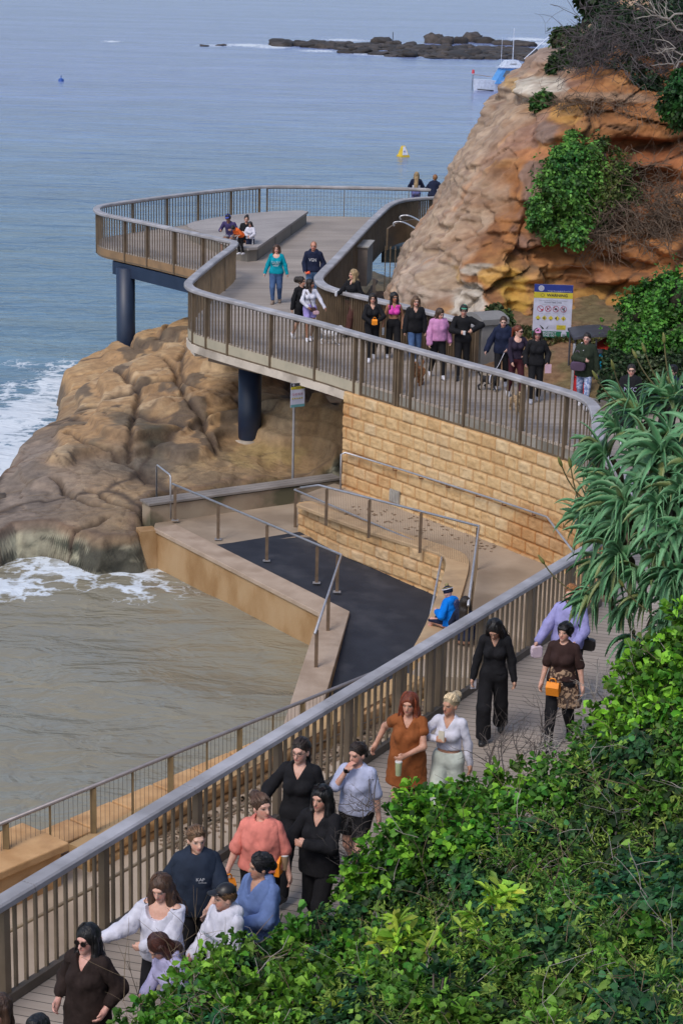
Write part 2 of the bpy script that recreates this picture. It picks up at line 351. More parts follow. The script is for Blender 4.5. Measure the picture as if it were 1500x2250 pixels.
def make_sea():
    rows = [8.0]
    while rows[-1] < 9000: rows.append(rows[-1]*(1.0035 if rows[-1] < 90 else (1.006 if rows[-1] < 400 else 1.05)))
    Y = np.array(rows); U = np.linspace(-1.2, 1.2, 321); 
    X = np.outer(np.maximum(Y, 20), U); YY = np.repeat(Y[:, None], len(U), 1)
    Z = np.full_like(X, SEA)
    near = np.exp(-np.maximum(YY-40, 0)/140)
    Z += near*(.05*np.sin(YY*1.25+X*.12+1.5*fbm(X*.1, YY*.15, X*0, 2)*3) + .06*fbm(X*.25, YY*.7, X*0, 3) + .05*np.sin(YY*.45-X*.05+2*fbm(X*.03, YY*.05, X*0+4, 2)))
    foam = np.zeros_like(X)
    def blob(px, py, rx, ry, a):
        c = P(px, py, SEA); s = scale_at(c); wx = rx/s; wy = ry*c.y*c.y/(FPX*(CAMH-SEA))
        nonlocal foam
        foam = np.maximum(foam, a*np.exp(-(((X-c.x)/wx)**2+((YY-c.y)/wy)**2)))
    for q in [(30, 1010, 95, 80, 1.1), (70, 900, 85, 55, 1.15), (120, 850, 70, 40, 1.0), (10, 940, 80, 65, 1.05), (165, 812, 70, 26, .85), (60, 800, 80, 14, .45), (20, 860, 60, 30, .6),
              (40, 1205, 130, 36, .95), (150, 1250, 170, 44, .85), (290, 1250, 80, 30, 1.0), (20, 1290, 140, 34, .75), (300, 1295, 130, 34, .62), (230, 760, 30, 8, .5), (360, 1300, 60, 20, .45),
              (245, 91, 14, 2.4, 1.1), (470, 100, 36, 2.5, .85), (540, 99, 55, 3.5, 1.1), (600, 103, 40, 4, 1.1), (760, 88, 60, 3, .9), (840, 120, 90, 3.5, .9), (700, 112, 50, 3, .9), (1160, 86, 50, 4, 1.1), (1180, 95, 60, 4, .9), (950, 124, 70, 3, .8), (650, 92, 60, 3.5, .8)]:
        blob(*q)
    foam = np.maximum(foam, .42*sstep(52, 47, YY)*sstep(40, 46, YY)*sstep(-2.2, -4.5, X)*.9)
    sand = sstep(49, 41, YY + 3*fbm(X*.15, YY*.15, X*0, 3) + .35*(X+6))
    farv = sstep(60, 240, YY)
    n0, n1 = X.shape; idx = np.arange(n0*n1).reshape(n0, n1)
    F = np.stack([idx[:-1, :-1], idx[:-1, 1:], idx[1:, 1:], idx[1:, :-1]], -1).reshape(-1, 4)
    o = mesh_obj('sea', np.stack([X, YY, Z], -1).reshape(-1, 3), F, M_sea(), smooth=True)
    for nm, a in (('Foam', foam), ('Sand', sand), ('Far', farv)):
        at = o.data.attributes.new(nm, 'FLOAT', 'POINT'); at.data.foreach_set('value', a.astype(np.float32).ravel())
    structure(o)
make_sea()
# sea bed and land far below everything: one sheet to the horizon
gb = MB().box((0, 2000, -7.0), (9000, 9000, .4)); structure(gb.build('seabed', M('wet_sand', (.2, .16, .1))))

# ================================================================ HELPERS FOR HEIGHTFIELDS
def rbf(cx, cy, cz):
    c = np.stack([cx, cy], 1); n = len(c)
    def k(d2): return np.where(d2 > 1e-12, .5*d2*np.log(d2+1e-12), 0)
    D = ((c[:, None]-c[None])**2).sum(-1); K = k(D) + np.eye(n)*.02
    A = np.zeros((n+3, n+3)); A[:n, :n] = K; A[:n, n] = 1; A[:n, n+1:] = c; A[n, :n] = 1; A[n+1:, :n] = c.T
    wv = np.linalg.solve(A, np.concatenate([cz, np.zeros(3)]))
    def f(x, y):
        sh = x.shape; x = x.ravel(); y = y.ravel(); r = np.zeros(len(x))
        for i in range(n): r += wv[i]*k((x-c[i, 0])**2+(y-c[i, 1])**2)
        return (r + wv[n] + wv[n+1]*x + wv[n+2]*y).reshape(sh)
    return f
def sdpoly(x, y, poly):                       # signed distance, negative inside
    d = np.full(x.shape, 1e9); ins = np.zeros(x.shape, bool); n = len(poly)
    for i in range(n):
        ax, ay = poly[i][0], poly[i][1]; bx, by = poly[(i+1) % n][0], poly[(i+1) % n][1]
        ex, ey = bx-ax, by-ay; t = np.clip(((x-ax)*ex+(y-ay)*ey)/(ex*ex+ey*ey+1e-12), 0, 1)
        d = np.minimum(d, (x-ax-t*ex)**2+(y-ay-t*ey)**2)
        c = ((ay > y) != (by > y)) & (x < (bx-ax)*(y-ay)/(by-ay+1e-12)+ax); ins ^= c
    d = np.sqrt(d); return np.where(ins, -d, d)
def segd(x, y, pts):
    d = np.full(x.shape, 1e9)
    for (a, b) in zip(pts[:-1], pts[1:]):
        ex, ey = b[0]-a[0], b[1]-a[1]; t = np.clip(((x-a[0])*ex+(y-a[1])*ey)/(ex*ex+ey*ey+1e-9), 0, 1)
        d = np.minimum(d, (x-a[0]-t*ex)**2+(y-a[1]-t*ey)**2)
    return np.sqrt(d)
def gridmesh(name, X, Y, Z, mat, col=None, smooth=True, flip=False):
    n0, n1 = X.shape; idx = np.arange(n0*n1).reshape(n0, n1)
    q = [idx[:-1, :-1], idx[:-1, 1:], idx[1:, 1:], idx[1:, :-1]]
    if flip: q = q[::-1]
    F = np.stack(q, -1).reshape(-1, 4)
    return mesh_obj(name, np.stack([X, Y, Z], -1).reshape(-1, 3), F, mat, smooth=smooth, col=None if col is None else col.reshape(-1, 3))
def mixc(a, b, t): t = np.asarray(t)[..., None]; return a*(1-t)+np.asarray(b)*t

# ================================================================ ROCK PLATFORM
ROCK_M = M('sandstone_platform', attr=True, c2=(.68, .66, .66), scale=5, rough=.82, bump=1.0, bscale=16, detail=12, lo=.38, hi=.7)
def make_rock():
    C = [(415, 715, -1.95), (500, 760, -1.7), (340, 722, -2.25), (306, 740, -2.7), (330, 790, -2.75), (380, 770, -2.3), (215, 797, -2.9), (150, 835, -3.2), (150, 868, -3.3), (230, 830, -2.45),
         (300, 845, -2.25), (400, 850, -2.2), (250, 900, -2.45), (130, 915, -3.2), (350, 925, -2.45), (450, 900, -2.3), (100, 950, -3.05), (200, 960, -2.65), (300, 955, -2.45),
         (60, 1000, -3.15), (150, 1000, -2.75), (230, 1010, -2.95), (330, 1000, -2.95), (390, 990, -2.75), (450, 960, -2.7), (500, 972, -3.0), (548, 972, -3.02), (600, 1000, -3.06), (700, 1000, -3.06),
         (650, 1050, -3.08), (740, 960, -3.0), (690, 920, -2.85), (520, 860, -2.2), (620, 880, -2.1), (700, 870, -1.7), (800, 850, -1.3), (400, 1045, -3.08), (320, 1080, -3.05), (250, 1100, -3.12), (150, 1080, -3.15),
         (50, 1060, -3.2), (0, 1085, -3.45), (90, 1130, -3.25), (200, 1155, -3.25), (300, 1160, -3.3), (340, 1120, -3.15), (480, 1080, -3.1), (620, 1090, -3.1), (480, 810, -1.9), (-60, 1110, -3.6), (840, 620, -2.2), (840, 720, -2.0)]
    W = [P(*c) for c in C]
    f = rbf(np.array([v.x for v in W]), np.array([v.y for v in W]), np.array([v.z for v in W]))
    out = [(-90, 1090), (0, 1045), (62, 975), (132, 903), (148, 862), (138, 830), (200, 797), (243, 775), (302, 762), (296, 738), (318, 722), (345, 715), (415, 712), (520, 700), (700, 640), (850, 560), (900, 640), (900, 900), (765, 1035), (350, 1098), (325, 1112), (308, 1140), (292, 1176), (225, 1178), (165, 1165), (100, 1150), (35, 1140), (-90, 1190)]
    poly = []
    for i, (a, b) in enumerate(out):
        z = -3.3 if i < 8 or i > 17 else -2.6
        poly.append(P(a, b, z))
    x = np.arange(-13.5, 5.5, .05); y = np.concatenate([np.arange(41.5, 49.5, .018), np.arange(49.5, 70, .05)]); X, Y = np.meshgrid(x, y)
    Z = f(X, Y); sd = sdpoly(X + .25*fbm(X*1.2, Y*1.2, X*0, 3), Y + .35*fbm(X*.9, Y*.9, X*0+9, 3), poly)
    # terraces + weathering
    low = sstep(-2.75, -3.0, Z)
    n = fbm(X*.5, Y*.5, X*0, 5); n2 = fbm(X*2.2, Y*2.2, X*0+3, 4)
    Z = Z + (.10-.06*low)*n + .03*n2*(1-.6*low)
    t = Z/.34 + .35*fbm(X*.35, Y*.35, X*0+6, 3); fr = t-np.floor(t); Z += (sstep(.40, .62, fr)-fr)*.34*.75*(1-low*.6); rise = np.exp(-((fr-.5)/.09)**2)*(1-low)
    wx = X + .8*fbm(X*.5, Y*.5, X*0+4, 3); wy = Y + .8*fbm(X*.5, Y*.5, X*0+9, 3)
    c1, e1 = worley(wx*.21, wy*.15, X*0+.5); c2, e2 = worley(wx*1.0, wy*.7, X*0+3.5)
    dome = sstep(-3.0, -2.6, Z)
    Z += (c1-.5)*.20*(.03+.97*dome) - .15*np.exp(-(e1/.028)**2)*(.10+.9*dome) + .05*sstep(0, .22, e1)*dome
    Z += (c2-.5)*.02 - .04*np.exp(-(e2/.018)**2)*sstep(.3, .7, vnoise(X*.4, Y*.4, X*0+2))
    # cracks
    crk = np.full(X.shape, 9.0)
    for pts in ([(160, 818), (215, 820), (262, 845), (306, 885), (300, 918), (290, 950), (285, 985)], [(330, 820), (385, 860), (400, 905), (440, 935), (480, 980)], [(150, 945), (195, 975), (250, 985), (290, 990), (330, 1020)], [(200, 1040), (260, 1070), (300, 1080), (320, 1090)], [(120, 1020), (180, 1060), (240, 1075)], [(90, 1100), (150, 1110), (235, 1090)]):
        q = [P(a, b, -2.7) for a, b in pts]
        d = segd(X + .12*fbm(X*3, Y*3, X*0, 3), Y + .12*fbm(X*3, Y*3, X*0+5, 3), q); Z -= .20*np.exp(-(d/.08)**2); crk = np.minimum(crk, d)
    # small potholes & ripples on flat
    Z -= .06*sstep(.62, .8, vnoise(X*1.6, Y*1.1, X*0+8))*low
    Z = np.where(sd > 0, Z - 1.9*sstep(-.1, .8, sd) - sd*.8, Z - 1.9*sstep(-.1, .8, sd))
    Z = np.maximum(Z, -6)
    # the white slab's undercut side, dark bush hollow
    base = np.array([.43, .265, .125]); g = np.zeros(X.shape+(3,))+base
    g = mixc(g, (.56, .40, .22), sstep(.0, .5, n2)*.5)
    flat = sstep(-2.72, -3.05, Z); left = sstep(-4, -7.5, X)
    g = mixc(g, (.235, .195, .165), np.clip(flat*left*sstep(54.5, 50, Y), 0, 1)*.85)
    g = mixc(g, (.30, .215, .12), flat*(1-left)*sstep(52, 48, Y)*.7)
    g = mixc(g, (.33, .17, .11), sstep(-3.5, -1, X)*sstep(53, 57, Y)*.8)          # red-brown towards the cliff
    g = mixc(g, (.115, .095, .08), sstep(.12, .5, fbm(X*.8, Y*.8, X*0+20, 5))*sstep(-4.5, -1.5, X)*.8)
    g = mixc(g, (.40, .30, .12), sstep(.1, .45, fbm(X*.7, Y*.9, X*0+31, 4))*flat*sstep(-5, -2, X)*.6)
    g = mixc(g, (.085, .08, .06), sstep(.15, .45, fbm(X*.55, Y*.5, X*0+44, 5))*sstep(-3.6, -5, X)*sstep(-3.0, -2.75, Z)*.75*sstep(53.5, 51.5, Y))
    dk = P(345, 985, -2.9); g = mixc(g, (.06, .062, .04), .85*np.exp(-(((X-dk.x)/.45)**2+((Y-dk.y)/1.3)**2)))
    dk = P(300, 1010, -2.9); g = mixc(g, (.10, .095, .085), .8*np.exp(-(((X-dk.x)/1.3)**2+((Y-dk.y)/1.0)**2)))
    drop = sstep(0.02, .10, sd)
    sidec = mixc(np.zeros(X.shape+(3,))+np.array([.44, .42, .30]), (.06, .065, .045), sstep(-.05, .22, fbm(X*1.3, Z*4, Y*1.5, 5)*1.2+ .25*sstep(-7.5, -5.5, X)))
    front = sstep(50, 48.6, Y); g = g*(1-(drop*front)[..., None]) + sidec*(drop*front)[..., None]
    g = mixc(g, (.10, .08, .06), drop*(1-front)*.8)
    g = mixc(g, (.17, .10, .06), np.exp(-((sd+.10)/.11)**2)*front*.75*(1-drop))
    g = mixc(g, (.16, .10, .06), rise*.45)
    pt_ = fbm(X*.9+70, Y*.7, X*0+70, 6); g = mixc(g, (.085, .07, .055), sstep(.16, .24, pt_)*.75*(1-.5*flat)); g = mixc(g, (.62, .46, .28), sstep(.22, .32, fbm(X*1.1+90, Y*.8, X*0, 6))*.55*dome)
    ln_ = np.abs(fbm(X*.35+20, Y*1.1, X*0, 4)); g = mixc(g, (.13, .09, .065), (1-sstep(.0, .018, ln_))*.7); Z -= .03*(1-sstep(.0, .02, ln_))
    g = mixc(g, (.05, .03, .02), np.exp(-(crk/.085)**2)*.85); g = mixc(g, (.06, .04, .028), np.exp(-(e1/.028)**2)*.85); g = mixc(g, (.09, .06, .04), np.exp(-(e2/.02)**2)*.6*sstep(.3, .7, vnoise(X*.4, Y*.4, X*0+2)))
    g = g*(1+.22*fbm(X*5, Y*5, Z*9, 4))[..., None]
    mk = sstep(-.1, .2, sd)*sstep(53, 50, Y); Y = Y + mk*.30*fbm(X*1.3, Z*3, Y*0, 4)
    structure(gridmesh('rock_platform', X, Y, Z, ROCK_M, g))
    return f
rock_f = make_rock()
def rock_z(px, py, z0=-3.0):
    z = z0
    for _ in range(6):
        p = P(px, py, z); z = float(rock_f(np.array([p.x]), np.array([p.y]))[0])
    return P(px, py, z)
# low tidal rocks seen through the gap behind the inner fence, and a dark boulder at the left edge
def boulder(name, label, c, sz, mat, seed=0, col=None):
    n = 26; u = np.linspace(0, np.pi, n); v = np.linspace(0, 2*np.pi, 2*n); Uu, V = np.meshgrid(u, v)
    x = np.sin(Uu)*np.cos(V); y = np.sin(Uu)*np.sin(V); z = np.cos(Uu)
    r = 1+.28*fbm(x*1.3+seed, y*1.3, z*1.3, 4)+.06*fbm(x*6+seed, y*6, z*6, 3)
    r *= 1/np.maximum(np.abs(x)**4+np.abs(y)**4+np.abs(z)**4, .2)**.18
    o = gridmesh(name, c[0]+x*r*sz[0], c[1]+y*r*sz[1], c[2]+z*r*sz[2], mat, smooth=True)
    return tag(o, label, 'rock') if label else o
DARKROCK = M('wet_dark_rock', (.055, .04, .03), (.14, .10, .06), 3, .6, bump=.6, bscale=12)
boulder('boulder', 'dark wet boulder in the foam at the left edge of the photo', P(-8, 1135, -3.9), (.55, .9, .5), DARKROCK, 3)
boulder('boulder', 'mossy flat boulder in the water behind the curly blonde woman', P(812, 640, -4.0), (1.2, 2.4, .55), M('mossy_rock', (.045, .04, .022), (.12, .09, .05), 3, .8, bump=.6), 8)
# ================================================================ FAR REEF
def make_reef():
    V = []; F = []; C = []
    rg = np.random.default_rng(5); n = 10
    u = np.linspace(0.03, np.pi-.03, n); v = np.linspace(0, 2*np.pi, 2*n); Uu, Vv = np.meshgrid(u, v)
    sx = np.sin(Uu)*np.cos(Vv); sy = np.sin(Uu)*np.sin(Vv); sz = np.cos(Uu)
    idx = np.arange(n*2*n).reshape(2*n, n); q = np.stack([idx[:-1, :-1], idx[1:, :-1], idx[1:, 1:], idx[:-1, 1:]], -1).reshape(-1, 4)
    off = 0
    L_ = []
    for i in range(420):
        px = rg.uniform(615, 1290) if i > 40 else rg.uniform(800, 1200); t = (px-615)/600
        base = 98+ .035*(px-615); py = base + rg.uniform(-8, 16)*min(1, .35+t*1.6)*(.5+.6*(px > 760))
        big = rg.random() < .12
        L_.append((px, py, rg.uniform(7, 20)*(1.3 if big else 1), rg.uniform(2.5, 6)*(1.7 if big else 1)))
    L_ += [(838, 97, 22, 14), (862, 99, 18, 9), (955, 94, 22, 17), (975, 96, 20, 13), (1035, 90, 20, 16), (1060, 94, 22, 12), (1010, 95, 16, 12), (900, 101, 14, 8), (1105, 98, 22, 9), (1150, 100, 26, 9), (630, 101, 15, 9), (700, 103, 30, 7), (745, 101, 26, 8), (450, 101, 10, 2), (485, 100, 12, 2.5)]
    for i, (px, py, rw, rh) in enumerate(L_):
        c = P(px, py, SEA); s = scale_at(c); a = rw/s; h = rh/s; d = a*rg.uniform(1.2, 2.5)
        r = 1+.5*fbm(sx*1.7+i*3.1, sy*1.7, sz*1.7, 4)+.25*(ridge(sx*3+i, sy*3, sz*3, 2)-.5)
        r = r/np.maximum(np.abs(sx)**4+np.abs(sz)**4+np.abs(sy)**4, .2)**.2
        V.append(np.stack([c.x+sx*r*a, c.y+sy*r*d, c.z+sz*r*h + .12*sx*r*a*rg.uniform(-1, 1)], -1).reshape(-1, 3)); F.append(q+off); off += n*2*n
        k = rg.uniform(.5, 1.25); C.append(np.tile(np.array([.075, .062, .056])*k, (n*2*n, 1)))
    o = mesh_obj('rock_reef', np.concatenate(V), np.concatenate(F), M('reef_rock', attr=True, c2=(.45, .45, .45), scale=1.2, rough=.85, bump=.8, bscale=2), smooth=True, col=np.concatenate(C))
    structure(o)
make_reef()
# ================================================================ MATERIALS OF THE BUILT THINGS
CAPM = M('weathered_grey_rail', (.36, .35, .37), (.27, .26, .27), 3, .55, bump=.15, bscale=40, stretch=(1, 1, 1), c3=(.47, .46, .49), scale3=1.3)
BRONZE = M('bronze_bar', (.19, .135, .085), (.13, .095, .062), 3, .5, metal=.2)
BRONZE_L = M('light_bronze_bar', (.26, .195, .125), (.19, .14, .09), 3, .55)
CONC = M('pale_concrete', (.62, .55, .47), (.5, .44, .37), 1.6, .85, bump=.3, c3=(.27, .23, .19), scale3=.8)
CONC_G = M('grey_concrete', (.30, .28, .25), (.2, .19, .165), 2, .85, bump=.4, c3=(.13, .12, .1), scale3=.7)
NAVY = M('navy_steel', (.012, .024, .055), (.017, .032, .07), 2, .45)
STEEL = M('galvanised_tube', (.50, .50, .53), (.40, .40, .43), 6, .35, metal=.6)
STEELP = M('brown_steel_post', (.20, .14, .095), (.14, .10, .07), 6, .45, metal=.3)
PLANK = M_planks('deck_planks', (.30, .255, .22), (.40, .345, .30), R(8))
PLANK_N = M_planks('walkway_planks', (.30, .25, .205), (.38, .32, .27), R(-16), .14)
SEATW = M_planks('grey_seat_timber', (.33, .30, .285), (.42, .385, .37), R(40), .12)
def rail_profile(w_, h_):
    e = min(w_, h_)*.22
    return [(-w_/2, -h_/2+e), (-w_/2+e, -h_/2), (w_/2-e, -h_/2), (w_/2, -h_/2+e), (w_/2, h_/2-e), (w_/2-e, h_/2), (-w_/2+e, h_/2), (-w_/2, h_/2-e)]
def railing(name, label, group, line, ztop, zbot, capw=.24, caph=.10, posts=(), wide=(), bal=.13, bw=.02, bd=.06, postw=.055, postd=.10,
            capm=None, balm=None, postm=None, bottom=True, balz=None, botm=None, midwire=False, capsegs=None):
    balz = zbot if balz is None else balz
    capm = capm or CAPM; balm = balm or BRONZE; postm = postm or BRONZE
    line = [Vector((p[0], p[1], 0)) for p in line]
    t = thing(name, label, 'railing', line[len(line)//2] + Vector((0, 0, zbot)), group)
    cum = [0.0]
    for a, b in zip(line[:-1], line[1:]): cum.append(cum[-1]+(b-a).length)
    def at(s):
        s = max(0, min(cum[-1], s)); i = 0
        while i < len(cum)-2 and cum[i+1] < s: i += 1
        l = cum[i+1]-cum[i]; k = 0 if l < 1e-9 else (s-cum[i])/l
        return line[i].lerp(line[i+1], k), (line[i+1]-line[i]).normalized()
    def proj(pt):
        best = (1e9, 0)
        for i, (a, b) in enumerate(zip(line[:-1], line[1:])):
            e = b-a; k = max(0, min(1, (Vector((pt[0], pt[1], 0))-a).dot(e)/max(e.length_squared, 1e-9))); q = a+e*k
            d = (q-Vector((pt[0], pt[1], 0))).length
            if d < best[0]: best = (d, cum[i]+e.length*k)
        return best[1]
    ss = sorted(set([round(proj(p), 3) for p in posts]))
    if not ss or ss[0] > .6: ss = [.04]+ss
    if ss[-1] < cum[-1]-.6: ss.append(cum[-1]-.04)
    full = []
    for a, b in zip(ss[:-1], ss[1:]):
        n = max(1, round((b-a)/2.3)); full += [a+(b-a)*i/n for i in range(n)]
    full.append(ss[-1])
    cuts = [0]+[proj(c) for c in (capsegs or [])]+[cum[-1]]
    for a, b in zip(cuts[:-1], cuts[1:]):
        pts = [at(a+.004)[0]] + [line[i] for i in range(len(line)) if a+.03 < cum[i] < b-.03] + [at(b-.004)[0]]
        bb = MB().strip([p+Vector((0, 0, ztop-caph/2)) for p in pts], rail_profile(capw, caph)); bb.build('cap_rail', capm, t)
    for s in full:
        p, d = at(s); z0 = zbot; z1 = ztop-caph-.002
        big = any(abs(proj(q)-s) < .15 for q in wide)
        bb = MB(); M_ = Matrix.Rotation(math.atan2(d.y, d.x), 3, 'Z')
        if big: bb.box(p-d*.05+Vector((0, 0, (z0+z1)/2)), (postw, postd, z1-z0), rot=M_); bb.box(p+d*.05+Vector((0, 0, (z0+z1)/2)), (postw, postd, z1-z0), rot=M_)
        else: bb.box(p+Vector((0, 0, (z0+z1)/2)), (postw, postd, z1-z0), rot=M_)
        bb.build('post', postm, t)
    for a, b in zip(full[:-1], full[1:]):
        n = max(1, round((b-a)/bal)); bb = MB(); pp = []
        for i in range(1, n):
            p, d = at(a+(b-a)*i/n); M_ = Matrix.Rotation(math.atan2(d.y, d.x), 3, 'Z')
            z1 = ztop-caph-.03; bb.box(p+Vector((0, 0, (balz+z1)/2)), (bw, bd, z1-balz), rot=M_)
        n2 = max(2, int((b-a)/.25)+1)
        pts = [at(a+.03+(b-a-.06)*i/(n2-1))[0] for i in range(n2)]
        bb.strip([p+Vector((0, 0, ztop-caph-.017)) for p in pts], [(-.018, -.012), (.018, -.012), (.018, .012), (-.018, .012)])
        if bottom: bb.strip([p+Vector((0, 0, balz+.02)) for p in pts], [(-.018, -.018), (.018, -.018), (.018, .018), (-.018, .018)])
        if midwire:
            for k in range(1, 7): bb.strip([p+Vector((0, 0, balz+(ztop-caph-balz)*k/7)) for p in pts], [(-.003, -.003), (.003, -.003), (.003, .003), (-.003, .003)])
        bb.build('baluster_panel', balm, t)
    return t

# ================================================================ UPPER BOARDWALK
CZ = 1.15
capA_far = [(1040, 419), (930, 413), (760, 409), (640, 407), (580, 407)]
capA_left = [(480, 416), (400, 425), (300, 438), (243, 446), (217, 451), (211, 459), (222, 467), (260, 475), (340, 491), (420, 509), (490, 524), (514, 529), (517, 534), (505, 545), (480, 562), (446, 590), (420, 612), (412, 622), (422, 633), (460, 645), (560, 671), (700, 706), (785, 731)]
capA_right = [(880, 756), (1000, 789), (1100, 815), (1180, 839), (1250, 859), (1282, 871), (1303, 886), (1311, 905), (1313, 940), (1313, 985)]
LA = [P(a, b, CZ) for a, b in capA_far+capA_left+capA_right]
LA = smoothline(LA, 2)
NRA = P(-260, 2133, 1.1); NRB = P(1270, 1212, 1.1)     # near railing line
ndir = (NRB-NRA).normalized(); nnor = Vector((ndir.y, -ndir.x, 0))
NRC = NRB + ndir*.9
link_end = Vector((NRC.x+.25, NRC.y+1.0, 0))
LB = smoothline([P(a, b, CZ) for a, b in [(985, 431), (925, 433), (885, 437), (862, 444), (845, 455), (800, 500), (745, 560), (708, 597), (698, 609), (705, 621), (724, 631), (762, 641), (830, 657), (900, 672), (980, 692), (1050, 712)]], 2)
def flat(v): return Vector((v.x, v.y, 0))
far_line = [p for p in LA if p.x > P(575, 407, CZ).x and p.y > 66]
split = len(far_line)
joint1 = P(785, 731, CZ)
i_j = min(range(len(LA)), key=lambda i: (LA[i]-joint1).length)
railing('boardwalk_railing', 'grey-capped railing with wire mesh across the far end of the lookout', 'railings of the upper boardwalk', LA[:split], CZ, -.05,
        posts=[P(a, 410, CZ) for a in (757,)], bal=.13, bw=.010, bd=.02, postw=.03, midwire=True)
railing('boardwalk_railing', 'bronze baluster railing round the left corner and front edge of the lookout', 'railings of the upper boardwalk', LA[split-1:i_j+1], CZ, -.32,
        posts=[P(a, b, CZ) for a, b in ((568, 408), (504, 413), (436, 421), (365, 429), (290, 439), (213, 460), (274, 478), (322, 488), (382, 501), (444, 515), (512, 531), (424, 633), (455, 643), (501, 656), (596, 680), (696, 705), (780, 730))],
        bal=.15, bw=.028, bd=.022, balm=BRONZE)
railing('boardwalk_railing', 'bronze baluster railing above the sandstone block wall', 'railings of the upper boardwalk', LA[i_j:]+[flat(NRC)+Vector((.9, 3.2, 0)), flat(NRC)+Vector((.15, .5, 0))], CZ, -.3,
        posts=[P(a, b, CZ) for a, b in ((790, 732), (878, 755), (908, 763), (1026, 795), (1150, 830), (1246, 858))], wide=[P(878, 755, CZ)], bal=.175, bw=.032, bd=.022)
railing('boardwalk_railing', 'bronze railing between the boardwalk and the cliff with swept grey cap', 'railings of the upper boardwalk', LB, CZ, -.3,
        posts=[P(a, b, CZ) for a, b in ((845, 455), (830, 470), (700, 612), (960, 432))], bal=.10, bw=.02, bd=.09, capw=.26)
# deck surface
near_edge_w = 2.55
deckpoly = [flat(p) for p in LA] + [flat(NRC)+Vector((.9, 3.2, 0)), flat(NRC)+Vector((.15, .5, 0)), flat(NRC)+nnor*near_edge_w*.9, flat(P(1500, 1000, 0)), Vector((14, 38, 0)), Vector((14, 44, 0)), flat(P(1400, 905, 0)), flat(P(1260, 872, 0)), flat(P(1050, 822, 0)), flat(P(1035, 800, 0))] + [flat(p) for p in reversed(LB)] + [Vector((LB[0].x+3, LB[0].y, 0)), Vector((LA[0].x+3, LA[0].y, 0))]
structure(MB().poly(deckpoly, -.06, 0).build('boardwalk', PLANK))
slab = MB().poly([p for p in deckpoly], -.34, -.065).build('boardwalk_slab', CONC_G); structure(slab); slab['kind'] = 'structure'
# fascia
def offset_line(line, o):
    res = []
    for i, p in enumerate(line):
        d = (line[min(i+1, len(line)-1)]-line[max(i-1, 0)]); d.z = 0; d.normalize(); res.append(flat(p)+Vector((d.y, -d.x, 0))*o)
    return res
i_l = min(range(len(LA)), key=lambda i: (LA[i]-P(412, 622, CZ)).length)
i_c = min(range(len(LA)), key=lambda i: (LA[i]-P(517, 534, CZ)).length)
TIMB = M('ochre_fascia', (.30, .185, .095), (.22, .14, .075), 3, .7)
fl = offset_line(LA[split:i_l-2], 0.0)
ft = thing('lookout_fascia', 'ochre edge board running round the lookout deck under the railing', 'fascia', fl[5]+Vector((0, 0, -.2)))
MB().strip([p+Vector((0, 0, -.19)) for p in fl], [(-.02, -.15), (.012, -.15), (.012, .15), (-.02, .15)]).build('board', TIMB, ft)
fr_ = LA[i_l-2:i_j+1]
ft = thing('concrete_edge_beam', 'pale concrete edge beam carrying the front of the boardwalk', 'beam', flat(fr_[8])+Vector((0, 0, -.5)))
q = offset_line(fr_, 0.0)
MB().strip([p+Vector((0, 0, -.18)) for p in q], [(-.02, -.14), (.012, -.14), (.012, .14), (-.02, .14)]).build('upper_band', M('beige_band', (.46, .41, .31), (.36, .33, .25), 2, .8), ft)
q2 = q[2:]; MB().strip([p+Vector((0, 0, -.42)) for p in q2], [(-.30, -.10), (.05, -.10), (.05, .095), (-.30, .095)]).build('beam', CONC, ft)
blk = P(440, 745, -.4); MB().box((blk.x-.02, blk.y+.35, -.70), (.42, .6, .36), R(15)).build('end_block', CONC, ft)
# cross head + columns
colB = P(548, 966, -3.02)
ch = thing('crosshead', 'brown stained concrete crosshead on top of the navy pier column', 'beam', (colB.x, colB.y, -1.1))
a1 = P(458, 790, -.9); a2 = P(585, 822, -.9); dirc = (a2-a1).normalized(); cm = Vector((colB.x, colB.y, 0))
MB().bar(cm-dirc*1.35+Vector((0, 0, -.80)), cm+dirc*.7+Vector((0, 0, -.80)), .66, .50).build('head', M('stained_concrete', (.30, .225, .17), (.22, .165, .13), 2, .85), ch)
def column(px, py, z, top, r, label):
    b = P(px, py, z); t = thing('pier_column', label, 'column', (b.x, b.y, z))
    mb = MB().tube([(b.x, b.y, z-.6), (b.x, b.y, top)], r, 40); mb.build('shaft', NAVY, t, True).data.polygons
    return t, b
t1, b1 = column(548, 966, -3.02, -1.08, .31, 'navy steel pier column rising from a round footing on the rock')
MB().tube([(b1.x, b1.y, -3.2), (b1.x, b1.y, -2.99), (b1.x, b1.y, -2.985)], [.44, .44, .40], 40).build('footing', CONC, t1, True)
c2 = PY(276, 563, 64.2); t2 = thing('pier_column', 'navy steel pier column standing in the sea below the lookout corner', 'column', (c2.x, c2.y, SEA))
MB().tube([(c2.x, c2.y, SEA-1), (c2.x, c2.y, -.5)], .31, 40).build('shaft', NAVY, t2, True)
bt = thing('lookout_beam', 'navy steel beam under the front edge of the lookout', 'beam', (c2.x, c2.y, -.6))
e1 = PY(256, 560, 64.2); 
inn = offset_line(LA, -.12)
ia = min(range(len(LA)), key=lambda i: (LA[i]-P(250, 472, CZ)).length); ib = min(range(len(LA)), key=lambda i: (LA[i]-P(470, 519, CZ)).length)
pa = inn[ia]; pb = inn[ib]+(inn[ib]-inn[ia]).normalized()*2.0
def signoff(p): return p
MB().bar(pa+Vector((0, 0, -.60)), pb+Vector((0, 0, -.60)), .2, .42).build('beam', NAVY, bt)
MB().bar(pa+Vector((0, .1, -.60)), pa+Vector((2.5, 5.5, -.60)), .2, .40).build('side_beam', NAVY, bt)
